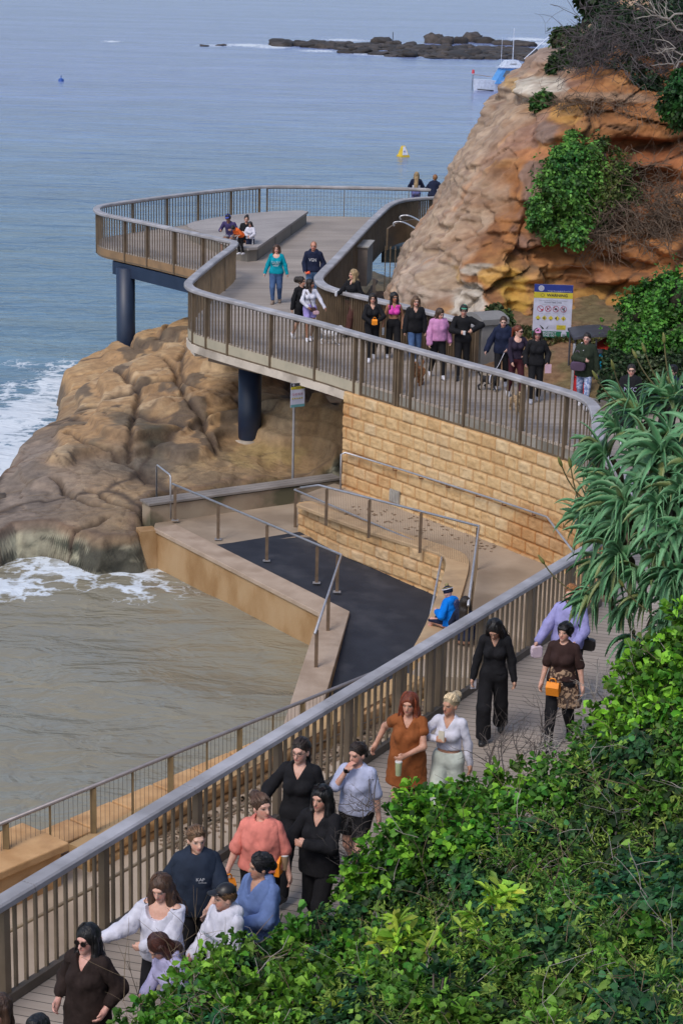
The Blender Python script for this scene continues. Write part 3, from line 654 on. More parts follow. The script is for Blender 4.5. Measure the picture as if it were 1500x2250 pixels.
# seat platform
sp = [flat(P(a, b, .46)) for a, b in ((677, 464), (660, 462), (600, 464), (520, 471), (470, 478), (425, 487), (411, 493), (414, 499), (440, 510), (480, 528), (515, 541), (545, 545), (566, 543))]
st = thing('seat_platform', 'large triangular timber seating platform in the middle of the lookout', 'bench', sp[8])
MB().poly(sp, .38, .46).build('timber_top', SEATW, st)
cen = sum(sp, Vector())/len(sp); MB().poly([cen+(p-cen)*.975 for p in sp], .0, .38).build('base', M_planks('seat_side_concrete', (.20, .18, .155), (.30, .275, .24), R(0), 3.0, gap=(.12, .11, .1)), st)
# ================================================================ STAIR LANDING behind inner fence
lz = -1.0
lp = [P(a, b, lz) for a, b in ((838, 548), (850, 528), (930, 528), (960, 548))]
ls = thing('stair_landing', 'grey slatted landing with curved rail between the boardwalk and the cliff', 'landing', lp[0])
MB().poly([flat(p) for p in lp], lz-.5, lz).build('landing', M_planks('landing_slats', (.26, .25, .22), (.34, .33, .29), R(0), .2), ls)
for dx, dy in ((0, 0), (24, -14)):
    pts = [PY(866+dx*.6, 497+dy, 63), PY(863+dx*.6, 491+dy, 63), PY(869+dx*.6, 487+dy, 63), PY(890+dx*.6, 488+dy, 63), PY(935+dx*.6, 518+dy, 60)]
    MB().tube(smoothline(pts, 2), .028, 8).build('handrail', STEEL, ls, True)
for k in range(9):
    a = PY(848+k*11, 500-k*1.5, 64); MB().box((a.x, a.y, -.35), (.03, .03, 1.6)).build('upright', BRONZE_L, ls)
cv = smoothline([PY(850, 526, 64), PY(870, 512, 64.5), PY(905, 505, 65), PY(950, 503, 65)], 2)
MB().strip(cv, [(-.03, -.35), (.03, -.35), (.03, .35), (-.03, .35)]).build('curved_skirt', BRONZE, ls)
cb = P(815, 556, .55); cbt = thing('utility_box', 'grey-brown utility box fixed to the back of the inner fence', 'box', (cb.x+.12, cb.y, 0))
_yaw = math.atan2(LB[20].y-LB[30].y, LB[20].x-LB[30].x)
p0 = P(800, 500, CZ); p1 = P(745, 560, CZ); dv = (flat(p0)-flat(p1)).normalized(); bc = flat(p0)-dv*1.4+Vector((dv.y, -dv.x, 0))*.22
cbt.location = bc
MB().box(bc+Vector((0, 0, .2)), (1.5, .3, 1.2), math.atan2(dv.y, dv.x)).build('cabinet', M('taupe_paint', (.24, .2, .17), rough=.5), cbt)
MB().box(bc+Vector((0, 0, .83)), (1.6, .4, .04), math.atan2(dv.y, dv.x)).build('lid', M('grey_lid', (.4, .38, .35), rough=.5), cbt)
MB().box(bc+Vector((.3, -.4, -1.5)), (.1, .1, 2.6), 0).build('support_leg', M('taupe_paint'), cbt)
MB().bar(bc+Vector((-.5, -1, -1.6)), bc+Vector((.4, 1, -.5)), .08, .08).build('brace', M('taupe_paint'), cbt)

# ================================================================ SANDSTONE BLOCK WALLS
BLOCK = M('sandstone_blocks', attr=True, c2=(.86, .80, .72), scale=5, rough=.85, bump=.6, bscale=22, lo=.4, hi=.7)
def block_wall(name, label, line, ztop, zbot, course=.285, blen=.46, amp=.045, res=.024, seed=0, thick=.4, cap=None, colr=((.66, .46, .24), (.58, .38, .185), (.66, .52, .33)), stain=(.40, .15, .03)):
    t = thing(name, label, 'wall', flat(line[0])+Vector((0, 0, zbot)))
    line = [flat(p) for p in line]; cum = [0.0]
    for a, b in zip(line[:-1], line[1:]): cum.append(cum[-1]+(b-a).length)
    Ltot = cum[-1]; ns = int(Ltot/res); s = np.linspace(0, Ltot, ns); nz_ = int((ztop-zbot)/res)+1; zz = np.linspace(zbot, ztop, nz_)
    px = np.interp(s, cum, [p.x for p in line]); py = np.interp(s, cum, [p.y for p in line])
    dx = np.gradient(px); dy = np.gradient(py); l = np.hypot(dx, dy)+1e-9; nx = dy/l; ny = -dx/l
    S, Z = np.meshgrid(s, zz)
    row = np.floor((ztop-Z)/course); v = (ztop-Z)/course-row; off = (row % 2)*.5*blen + _h(row.astype(np.int64), row.astype(np.int64)*7, row.astype(np.int64)*0+seed)*.15
    colm = np.floor((S+off)/blen); u = (S+off)/blen-colm
    du = np.minimum(u, 1-u)*blen; dv_ = np.minimum(v, 1-v)*course; d = np.minimum(du, dv_)
    rnd = _h(colm.astype(np.int64), row.astype(np.int64), colm.astype(np.int64)*0+3+seed); rnd2 = _h(colm.astype(np.int64)+50, row.astype(np.int64), colm.astype(np.int64)*0+9+seed)
    D = sstep(.002, .035, d)*amp*(.55+.45*rnd2) + sstep(.02, .09, d)*.03*fbm(S*7+rnd*40, Z*9, rnd*20, 4) - .008*(1-sstep(0, .010, d))
    X = px[None]+nx[None]*D; Y = py[None]+ny[None]*D
    c0, c1, c2_ = [np.array(c) for c in colr]
    g = mixc(np.zeros(S.shape+(3,))+c0, c1, sstep(.55, 1, rnd)); g = mixc(g, c2_, sstep(.5, 1, rnd2)*.6)
    g = mixc(g, stain, np.clip((1-sstep(.0, .03, d))*.55 + sstep(.1, .5, fbm(S*.6, Z*1.1, S*0+seed, 4)+.35*sstep(zbot+1.0, zbot, Z))*.45, 0, 1))
    g = g*(.94+.1*fbm(S*20, Z*20, S*0, 3))[..., None]
    n0, n1 = X.shape; idx = np.arange(n0*n1).reshape(n0, n1); F = np.stack([idx[:-1, :-1], idx[:-1, 1:], idx[1:, 1:], idx[1:, :-1]], -1).reshape(-1, 4)
    mesh_obj('block_face', np.stack([X, Y, Z], -1).reshape(-1, 3), F, BLOCK, t, True, col=g.reshape(-1, 3))
    MB().strip([p+Vector((0, 0, (zbot+ztop)/2)) for p in line], [(-thick, -(ztop-zbot)/2), (-.02, -(ztop-zbot)/2), (-.02, (ztop-zbot)/2-.004), (-thick, (ztop-zbot)/2-.004)]).build('core', M('sandstone_plain', (.50, .32, .15), (.42, .27, .13), 4, .9), t)
    return t
wl = offset_line([flat(p) for p in LA[i_j:] if p.x > P(790, 733, CZ).x], .06); _d = (wl[3]-wl[0]).normalized(); _q = wl[0].copy()
while (lambda v: 750+FPX*v.dot(_R)/v.dot(_F))(_q+Vector((0, 0, -.33-CAMH))) > 757: _q = _q-_d*.01
wl = [_q]+wl
wl = resample(wl, .3)
block_wall('block_wall', 'tall rock-faced sandstone block wall under the upper boardwalk', [wl[0]]+wl[1:], -.30, -2.95)
VW = thing('wall_vent', 'small grey louvre vent low in the sandstone block wall', 'vent', P(865, 1112, -2.5))
vv = VW.location; vdir = (wl[6]-wl[2]).normalized()
best = min(wl, key=lambda p: abs(p.x-vv.x)); VW.location = best+Vector((vdir.y, -vdir.x, 0))*.07+Vector((0, 0, -2.38))
mb = MB(); mb.box(VW.location, (.36, .03, .3), math.atan2(vdir.y, vdir.x)); mb.build('frame', M('vent_grey', (.33, .31, .28)), VW)
mb = MB()
for k in range(6): mb.box(Vector(VW.location)+Vector((vdir.y, -vdir.x, 0))*.02+vdir*(-.14+.056*k), (.03, .02, .26), math.atan2(vdir.y, vdir.x))
mb.build('louvre', M('vent_light', (.42, .40, .37)), VW)
# handrail on the wall
hr = thing('wall_handrail', 'steel handrail fixed on brackets along the tall sandstone wall', 'handrail', wl[1]+Vector((0, 0, -1.6)))
hp = [P(752, 1017, -1.72), P(900, 1050, -1.66), P(1100, 1104, -1.58), P(1262, 1148, -1.5)]
hp = [Vector((p.x, p.y, p.z)) for p in hp]
def onwall(px, z):
    for a, b in zip(wl[:-1], wl[1:]):
        pass
    cand = []
    for a, b in zip(wl[:-1], wl[1:]):
        for k in range(5):
            p = a.lerp(b, k/5); d = (b-a).normalized(); cand.append((p+Vector((d.y, -d.x, 0))*.13+Vector((0, 0, z)), d))
    def xp(v):
        q = Vector(v)-Vector((0, 0, CAMH)); return 750+FPX*q.dot(_R)/q.dot(_F)
    return min(cand, key=lambda c: abs(xp(c[0])-px))
hpts = [onwall(a, z)[0] for a, z in ((762, -1.72), (900, -1.66), (1000, -1.63), (1100, -1.6), (1200, -1.56), (1290, -1.52))]
MB().tube([hpts[0]+Vector((-.12, 0, -1.0)), hpts[0]+Vector((-.12, 0, -.04)), hpts[0]+Vector((-.04, 0, 0))]+hpts, .024, 8).build('tube', STEEL, hr, True)
for a, z in ((865, -1.68), (922, -1.66), (980, -1.64), (1044, -1.62), (1105, -1.6), (1170, -1.57), (1236, -1.55)):
    p, d = onwall(a, z); MB().tube([p, p+Vector((0, 0, -.07)), p+Vector((-d.y, d.x, 0))*.12+Vector((0, 0, -.09))], .014, 6).build('bracket', M('rusty_steel', (.22, .10, .05)), hr)

# ================================================================ POOL PARAPET, RAMP, PLANTER, PATHS
ZP = -3.25
POOLC = M('pool_concrete', (.42, .28, .15), (.35, .20, .08), 1.1, .8, bump=.4, stretch=(1.2, 1.2, .7), c3=(.24, .13, .05), scale3=1.1, lo3=.45, hi3=.75)
COPC = M('coping_concrete', (.44, .34, .26), (.36, .27, .2), 2.5, .8, bump=.3, c3=(.28, .2, .14), scale3=1.2)
pt = thing('pool_wall', 'rust-stained concrete wall round the rock pool with pale coping', 'wall', P(345, 1150, ZP))
o1 = P(340, 1160, ZP); o2 = P(704, 1347, ZP-.15); o3 = P(606, 1650, ZP-.45); o0 = P(303, 1163, ZP)
wl2 = [Vector((v.x, v.y, 0)) for v in (o1, o2, o3)]
z_ = [ZP, ZP-.15, ZP-.45]
def wall3(pts, zt, zb, w_, name, mat, off=0.0, parent=None):
    mb = MB(); V = []
    for i, p in enumerate(pts):
        d0 = (pts[i]-pts[i-1]) if i > 0 else pts[1]-pts[0]; d1 = pts[i+1]-pts[i] if i < len(pts)-1 else d0
        n0 = Vector((d0.y, -d0.x, 0)).normalized(); n1 = Vector((d1.y, -d1.x, 0)).normalized(); nn = (n0+n1).normalized(); k = 1/max(.4, nn.dot(n0))
        for o, z in ((off, zt[i]), (off-w_, zt[i]), (off-w_, zb[i]), (off, zb[i])): V.append(p+nn*o*k+Vector((0, 0, z)))
    F = []
    for i in range(len(pts)-1):
        for k in range(4): F.append((i*4+k, i*4+(k+1) % 4, (i+1)*4+(k+1) % 4, (i+1)*4+k))
    F.append((3, 2, 1, 0)); n = (len(pts)-1)*4; F.append((n, n+1, n+2, n+3)); mb.add(V, F)
    return mb.build(name, mat, parent)
wall3(wl2, [z-.101 for z in z_], [-6]*3, .55, 'wall_body', POOLC, -.02, pt)
cop = wall3(wl2, z_, [z-.1 for z in z_], .60, 'coping', COPC, .02, pt); bevel(cop, .015)
# left stub of the wall towards the rock
MB().bar(Vector((o0.x, o0.y+.12, -4.64)), Vector((o1.x-.01, o1.y+.12, -4.64)), .4, 2.7).build('end_stub', POOLC, pt)
# bench wall with slatted bench top
bl, br = P(330, 1111, -2.85), P(753, 1053, -2.85)
bd_ = (br-bl).normalized(); bn = Vector((-bd_.y, bd_.x, 0))
bw_t = thing('bench_wall', 'long low stained concrete wall topped with dark timber bench slats', 'bench', bl)
MB().bar(bl+bn*.3+bd_*.05+Vector((0, 0, -.35)), br+bn*.3+Vector((0, 0, -.35)), .42, .58).build('wall_body', M('bench_concrete', (.36, .29, .21), (.27, .2, .14), 1.3, .85, bump=.3, c3=(.11, .10, .06), scale3=.7, lo3=.5, hi3=.62), bw_t)
for k in range(3):
    MB().bar(bl+bn*(.12+.17*k), br+bn*(.12+.17*k), .15, .05).build('slat', M('bench_timber', (.17, .15, .135), (.30, .27, .25), .9, .75, lo=.3, hi=.7), bw_t)
# floors
FLOORC = M('path_concrete', (.40, .32, .24), (.33, .26, .195), .9, .85, bump=.2, c3=(.25, .19, .135), scale3=.5, lo3=.45, hi3=.62)
land = [P(a, b, -3.32) for a, b in ((338, 1160), (350, 1125), (420, 1118), (760, 1070), (760, 1180), (655, 1180), (515, 1194), (450, 1209))]
structure(MB().poly([flat(p) for p in land]+[], -3.6, -3.32).build('landing_floor', FLOORC))
RAMP = M('black_ramp_rubber', (.014, .017, .027), (.022, .026, .038), 2, .72, bump=.25, bscale=60, c3=(.04, .043, .055), scale3=1.6)
r = [P(436, 1202, -3.308), P(512, 1192, -3.308), P(660, 1168, -3.308), P(757, 1220, -3.40), P(880, 1272, -3.46), P(958, 1306, -3.5), P(985, 1345, -3.58), P(930, 1470, -3.75), P(700, 1600, -4.0), P(616, 1650, -4.05), P(712, 1344, -3.46)]
mb = MB(); V = [Vector(v) for v in r]; T = tessellate_polygon([[Vector((v.x, v.y, 0)) for v in V]])
mb.add(V, [tuple(t_) if (V[t_[1]]-V[t_[0]]).cross(V[t_[2]]-V[t_[0]]).z > 0 else tuple(reversed(t_)) for t_ in T]); structure(mb.build('ramp', RAMP))
rsk = MB(); 
for (px, py) in ((857, 1352), (868, 1352), (838, 1418), (836, 1424), (756, 1250), (850, 1310), (762, 1258), (740, 1408), (733, 1460), (640, 1222), (648, 1219), (718, 1262), (731, 1342), (738, 1330), (755, 1345), (850, 1365), (853, 1358), (820, 1290), (800, 1240), (870, 1278), (881, 1276), (876, 1280), (716, 1475), (708, 1520), (790, 1500)):
    p = P(px, py, -3.36 - .00155*(py-1190)); rsk.box((p.x, p.y, p.z+.01), (.035, .035, .012), random.random())
tag(rsk.build('pebbles', M('white_pebble', (.6, .6, .62))), 'tiny white pebbles scattered on the black ramp', 'pebbles', kind='stuff')
# planter wall
pl = resample([P(657, 1167, -3.32), P(757, 1222, -3.40), P(880, 1274, -3.46), P(985, 1318, -3.5)], .3)
block_wall('planter_wall', 'low sandstone block wall beside the black ramp, stained orange at its foot', pl, -2.62, -3.75, course=.27, blen=.46, seed=9, thick=.3, colr=((.60, .40, .205), (.52, .32, .15), (.62, .46, .29)))
cp = [P(a, b, -2.58) for a, b in ((668, 1106), (757, 1140), (850, 1172), (950, 1203), (985, 1215), (1000, 1225), (1003, 1245), (990, 1290), (975, 1335), (955, 1385), (925, 1440))]
cps = smoothline(cp, 1)
tcp = thing('planter_coping', 'smooth sandstone coping curving down behind the black ramp', 'coping', cp[0])
MB().strip([p for p in cps], [(-.26, -.06), (.22, -.06), (.22, .0), (.2, .02), (-.26, .02)]).build('coping', M('coping_sandstone', (.48, .34, .20), (.40, .27, .155), 2, .8, bump=.3, c3=(.33, .23, .14), scale3=1.5), tcp)
MB().strip([p for p in cps[9:]], [(-.24, -1.4), (.2, -1.4), (.2, -.065), (-.24, -.065)]).build('curved_wall', M('sandstone_plain'), tcp)
# dirt strip behind, path
pz = MB(); poly_ = [flat(p)+Vector((0, .25, 0)) for p in cp[:9]] + [flat(P(940, 1420, -2.6))]+[flat(P(900, 1480, -2.6)), flat(P(1500, 1500, -2.6)), Vector((7, 32, 0)), Vector((7, 38, 0)), flat(wl[-8])] + [Vector((p.x, p.y+.1, 0)) for p in reversed(wl[:-8])] + [Vector((wl[0].x-.2, wl[0].y+.3, 0)), flat(P(660, 1085, -2.6))]
structure(MB().poly(poly_, -2.9, -2.64).build('lower_path', FLOORC))
leaf_l = MB()
for _ in range(90):
    a, b = random.uniform(770, 1090), 0; tt = (a-770)/320; b = 1112+tt*92+random.gauss(0, 9)
    p = P(a, b, -2.63); leaf_l.box(p+Vector((0, 0, .006)), (random.uniform(.03, .09), random.uniform(.02, .05), .008), random.random()*3)
tag(leaf_l.build('leaf_litter', M('dead_leaf', (.20, .14, .09), (.28, .2, .14), 3)), 'dead leaves and grit along the foot of the tall sandstone wall', 'leaf litter', kind='stuff')

# ---- steel rails with posts
def tube_rail(name, label, pts, posts, r=.026, wires=False, postm=None, zoff=.9, post_w=.07, base=True):
    t = thing(name, label, 'handrail', pts[0]-Vector((0, 0, zoff)))
    MB().tube(pts, r, 10).build('handrail_tube', STEEL, t, True)
    for (p, zb) in posts:
        mb = MB(); mb.box((p.x, p.y, (p.z-.03+zb)/2-.0), (post_w, .03, p.z-.06-zb)); mb.tube([(p.x, p.y, p.z-.07), (p.x, p.y, p.z)], .01, 6)
        o = mb.build('post', postm or STEELP, t)
        if base: MB().box((p.x, p.y, zb+.008), (.16, .12, .016)).build('base_plate', STEEL, o if False else t)
    return t
HPZ = .86
A0 = P(379, 1063, ZP+HPZ); A1 = P(750, 1219, ZP-.15+HPZ); A2 = P(692, 1392, ZP-.36+.86)
def alongz(a, b, px):
    def xp(v):
        q = Vector(v)-Vector((0, 0, CAMH)); return 750+FPX*q.dot(_R)/q.dot(_F)
    lo, hi = 0, 1; s = 1 if xp(b) > xp(a) else -1
    for _ in range(30):
        mid = (lo+hi)/2
        if (xp(a.lerp(b, mid))-px)*s < 0: lo = mid
        else: hi = mid
    return a.lerp(b, (lo+hi)/2)
pr = []
for x_ in (385, 480, 587, 697, 742): p = alongz(A0, A1, x_); pr.append((p, p.z-HPZ))
for x_ in (722, 696): p = alongz(A1, A2, x_); pr.append((p, p.z-HPZ))
tube_rail('pool_handrail', 'steel handrail along the pool wall, bent round its corner', [A0, A1, A2], pr)
h0 = P(375, 1040, -2.3); h1 = P(342, 1030, -2.3)
ht = thing('hoop_rail', 'square steel hoop rail at the end of the bench by the rock', 'handrail', P(375, 1140, ZP))
hA = Vector((P(375, 1138, ZP).x, P(375, 1138, ZP).y, ZP)); hB = hA + Vector((-.42, .95, 0))
MB().tube([hA, hA+Vector((0, 0, 1.0)), hA+Vector((0, 0, 1.04))+(hB-hA)*.06, hB+Vector((0, 0, 1.04))-(hB-hA)*.06, hB+Vector((0, 0, 1.0)), hB], .022, 8).build('hoop', STEEL, ht, True)
B0 = P(647, 1076, -2.42); B1 = P(972, 1216, -2.62); B2 = P(936, 1400, -2.62)
pr = []
for x_, fz in ((650, -3.34), (760, -3.42), (882, -3.48)): p = alongz(B0, B1, x_); pr.append((p, fz))
t_ = tube_rail('ramp_handrail', 'steel handrail between the black ramp and the low block wall', [P(700, 1066, -2.42), B0, B1, B2], pr, base=False)
C0 = P(700, 1066, -1.75); C1 = P(1052, 1156, -1.68); C2 = P(1028, 1330, -1.75)
pr = []
for x_ in (718, 812, 925, 1049): p = alongz(C0, C1, x_); pr.append((p, -2.64))
for x_ in (1036,): p = alongz(C1, C2, x_); pr.append((p, -2.64))
tt = tube_rail('coping_handrail', 'steel handrail with fine wires along the planting strip, turning down the path', [P(660, 1072, -1.9), C0, C1, C2], pr, base=False)
wm = MB()
for i in range(90):
    p = C0.lerp(C1, (i+.5)/90); wm.box((p.x, p.y, p.z-.45), (.004, .004, .86))
for i in range(40):
    p = C1.lerp(C2, (i+.5)/40); wm.box((p.x, p.y, p.z-.45), (.014, .012, .86))
wm.build('wire_infill', BRONZE_L, tt)

# ================================================================ LOWER PROMENADE seaward edge + thin rail
G0 = P(-150, 1872, -1.6); G1 = P(835, 1472, -1.6); G2 = P(1000, 1400, -1.62)
gd = (G1-G0).normalized(); gn = Vector((gd.y, -gd.x, 0))
structure(MB().poly([flat(G0)-gn*.35, flat(G1)-gn*.35, flat(G1)+gd*1.2-gn*.3, flat(G1)+gd*3+gn*3.5, flat(G0)+gn*8-gd*4, flat(G0)-gd*4-gn*.3], -2.9, -2.62).build('lower_promenade', M('promenade_concrete', (.46, .37, .28), (.37, .29, .215), .8, .85, c3=(.28, .21, .15), scale3=.45)))
gt = thing('promenade_railing', 'thin steel railing with vertical wires along the sea edge of the lower promenade', 'railing', flat(G0)+Vector((0, 0, -2.6)))
MB().tube([G0, G1, G2], .03, 8).build('handrail_tube', M('dull_tube', (.30, .27, .27), rough=.4, metal=.4), gt, True)
MB().tube([G0-Vector((0, 0, .82)), G1-Vector((0, 0, .82))], .012, 6).build('bottom_rail', STEELP, gt)
nb = 0; gl = (G1-G0).length
POSTL = M('olive_post', (.24, .17, .085), (.17, .12, .06), 4, .5)
def xpix(v):
    q = Vector(v)-Vector((0, 0, CAMH)); return 750+FPX*q.dot(_R)/q.dot(_F)
for x_ in (-90, 13, 205, 375, 527, 665, 790):
    p = alongz(G0, G1, x_); MB().box((p.x, p.y, -2.12), (.085, .05, .98)).build('post', POSTL, gt)
for x_ in (110, 292, 455, 600, 730):
    p = alongz(G0, G1, x_); MB().box((p.x, p.y, -2.12), (.03, .02, .98)).build('intermediate_post', POSTL, gt)
wm = MB(); nw = int(gl/.085)
for i in range(nw):
    p = G0.lerp(G1, (i+.5)/nw); wm.tube([(p.x, p.y, -2.42), (p.x, p.y, -1.62)], .0028, 3, False)
wm.build('wire_infill', M('dark_wire', (.08, .065, .05)), gt)
# stone edge wall under it (sea side) with orange coping
ORG = ((.62, .36, .15), (.50, .26, .09), (.58, .40, .22))
eg = [flat(G1)-gn*.30+gd*.3, flat(G0)-gn*.30-gd*2]
ewt = thing('promenade_edge_wall', 'orange sandstone coping wall along the sea edge of the promenade', 'wall', flat(G0)+Vector((0, 0, -4)))
nseg = 14
for i in range(nseg):
    a = (flat(G0)-gd*2).lerp(flat(G1)+gd*.4, i/nseg); b = (flat(G0)-gd*2).lerp(flat(G1)+gd*.4, (i+1)/nseg-.004/ nseg*10)
    bevel(MB().bar(a-gn*.38+Vector((0, 0, -2.40)), b-gn*.38+Vector((0, 0, -2.40)), .55, .14).build('coping_stone', M('orange_sandstone', (.60, .36, .17), (.47, .26, .11), 3, .85, bump=.4, c3=(.34, .18, .08), scale3=1.2), ewt), .02)
MB().bar(flat(G0)-gd*2-gn*.38+Vector((0, 0, -3.6)), flat(G1)+gd*.4-gn*.38+Vector((0, 0, -3.6)), .46, 2.25).build('wall_body', M('orange_sandstone'), ewt)
pp = P(62, 1868, -2.05); pil = thing('stone_pier', 'square sandstone pier with flat cap at the left end of the promenade wall', 'pier', (pp.x, pp.y, -2.6))
bevel(MB().bar(pp-gd*1.3-gn*.15, pp+gd*.45-gn*.15, .95, .12).build('cap', M('orange_sandstone'), pil), .02)
MB().bar(pp-gd*1.2-gn*.15+Vector((0, 0, -.62)), pp+gd*.36-gn*.15+Vector((0, 0, -.62)), .8, 1.1).build('pier_body', M('orange_sandstone'), pil)
# inner kerb wall (seen through the balusters)
kn = [flat(G1)+gn*.62+gd*.8, flat(G0)+gn*.62]
kerb = [flat(P(930, 1512, -2.5)), flat(P(640, 1668, -2.5)), flat(P(330, 1830, -2.5)), flat(P(200, 1900, -2.5))]
block_wall('kerb_wall', 'low orange sandstone kerb wall seen through the near balusters', list(reversed(kerb)), -2.3, -2.7, course=.2, blen=.5, seed=21, colr=ORG, stain=(.14, .07, .03))
lt = MB()
for _ in range(900):
    k = random.random(); p = kerb[2].lerp(kerb[0], k)+gn*random.gauss(.28, .15)-gd*0
    lt.box(p+Vector((0, 0, -2.605)), (random.uniform(.03, .12), random.uniform(.02, .05), .012), random.random()*3)
tag(lt.build('leaf_litter', M('dead_leaf')), 'brown leaf litter lying along the low kerb wall', 'leaf litter', kind='stuff')
# handrail on the landward side of the lower promenade
lh = thing('promenade_handrail', 'bronze handrail seen through the near balusters at half their height', 'handrail', P(0, 2058, -2.6))
MB().tube([P(-120, 2120, -1.72), P(228, 1938, -1.72), P(470, 1805, -1.72), P(650, 1708, -1.72), P(880, 1590, -1.72)], .024, 8).build('handrail_tube', BRONZE_L, lh, True)
for x_, y_ in ((-60, 2088), (205, 1950), (430, 1827), (640, 1713), (850, 1605)):
    p = P(x_, y_, -1.72); MB().box((p.x, p.y, -2.17), (.05, .03, .88)).build('post', BRONZE_L, lh)
# ================================================================ NEAR WALKWAY
walk = [flat(NRA)-ndir*3, flat(NRC)+ndir*.2, flat(NRC)+ndir*.4+nnor*(near_edge_w+.3), flat(NRA)-ndir*3+nnor*near_edge_w]
structure(MB().poly(walk, -.062, .004).build('walkway', PLANK_N))
structure(MB().poly([p+nnor*.0 for p in walk], -.35, -.066).build('walkway_beam', BRONZE))
railing('walkway_railing', 'long timber-capped railing with pale bronze balusters beside the near walkway', None, [flat(NRA)-ndir*1, flat(NRC)+ndir*.3], 1.1, -.12, capw=.185, caph=.09,
        posts=[alongz(NRA, NRC, a) for a in (8, 228, 434, 611, 768, 880, 950, 968, 1060, 1169, 1255)], bal=.155, bw=.034, bd=.03, postw=.085, postd=.075,
        balm=BRONZE_L, postm=M('bronze_post', (.22, .165, .11), (.17, .125, .08), 3, .6), bottom=False, balz=.02, capsegs=[alongz(NRA, NRC, a) for a in (62, 415, 722, 935)])
tb = thing('toe_board', 'dark timber toe board along the foot of the near railing', 'board', flat(NRA)); MB().bar(flat(NRA)+nnor*.03-ndir+Vector((0, 0, .06)), flat(NRC)+nnor*.03+Vector((0, 0, .06)), .07, .1).build('board', M('dark_toe_timber', (.10, .08, .06), (.14, .11, .085), 4, .8), tb)
# ================================================================ projection helper for placing features on real surfaces
def project(X, Y, Z):
    q = np.stack([X, Y, Z-CAMH], -1); d = q@np.array(_F); return 750+FPX*(q@np.array(_R))/d, 1125-FPX*(q@np.array(_U))/d
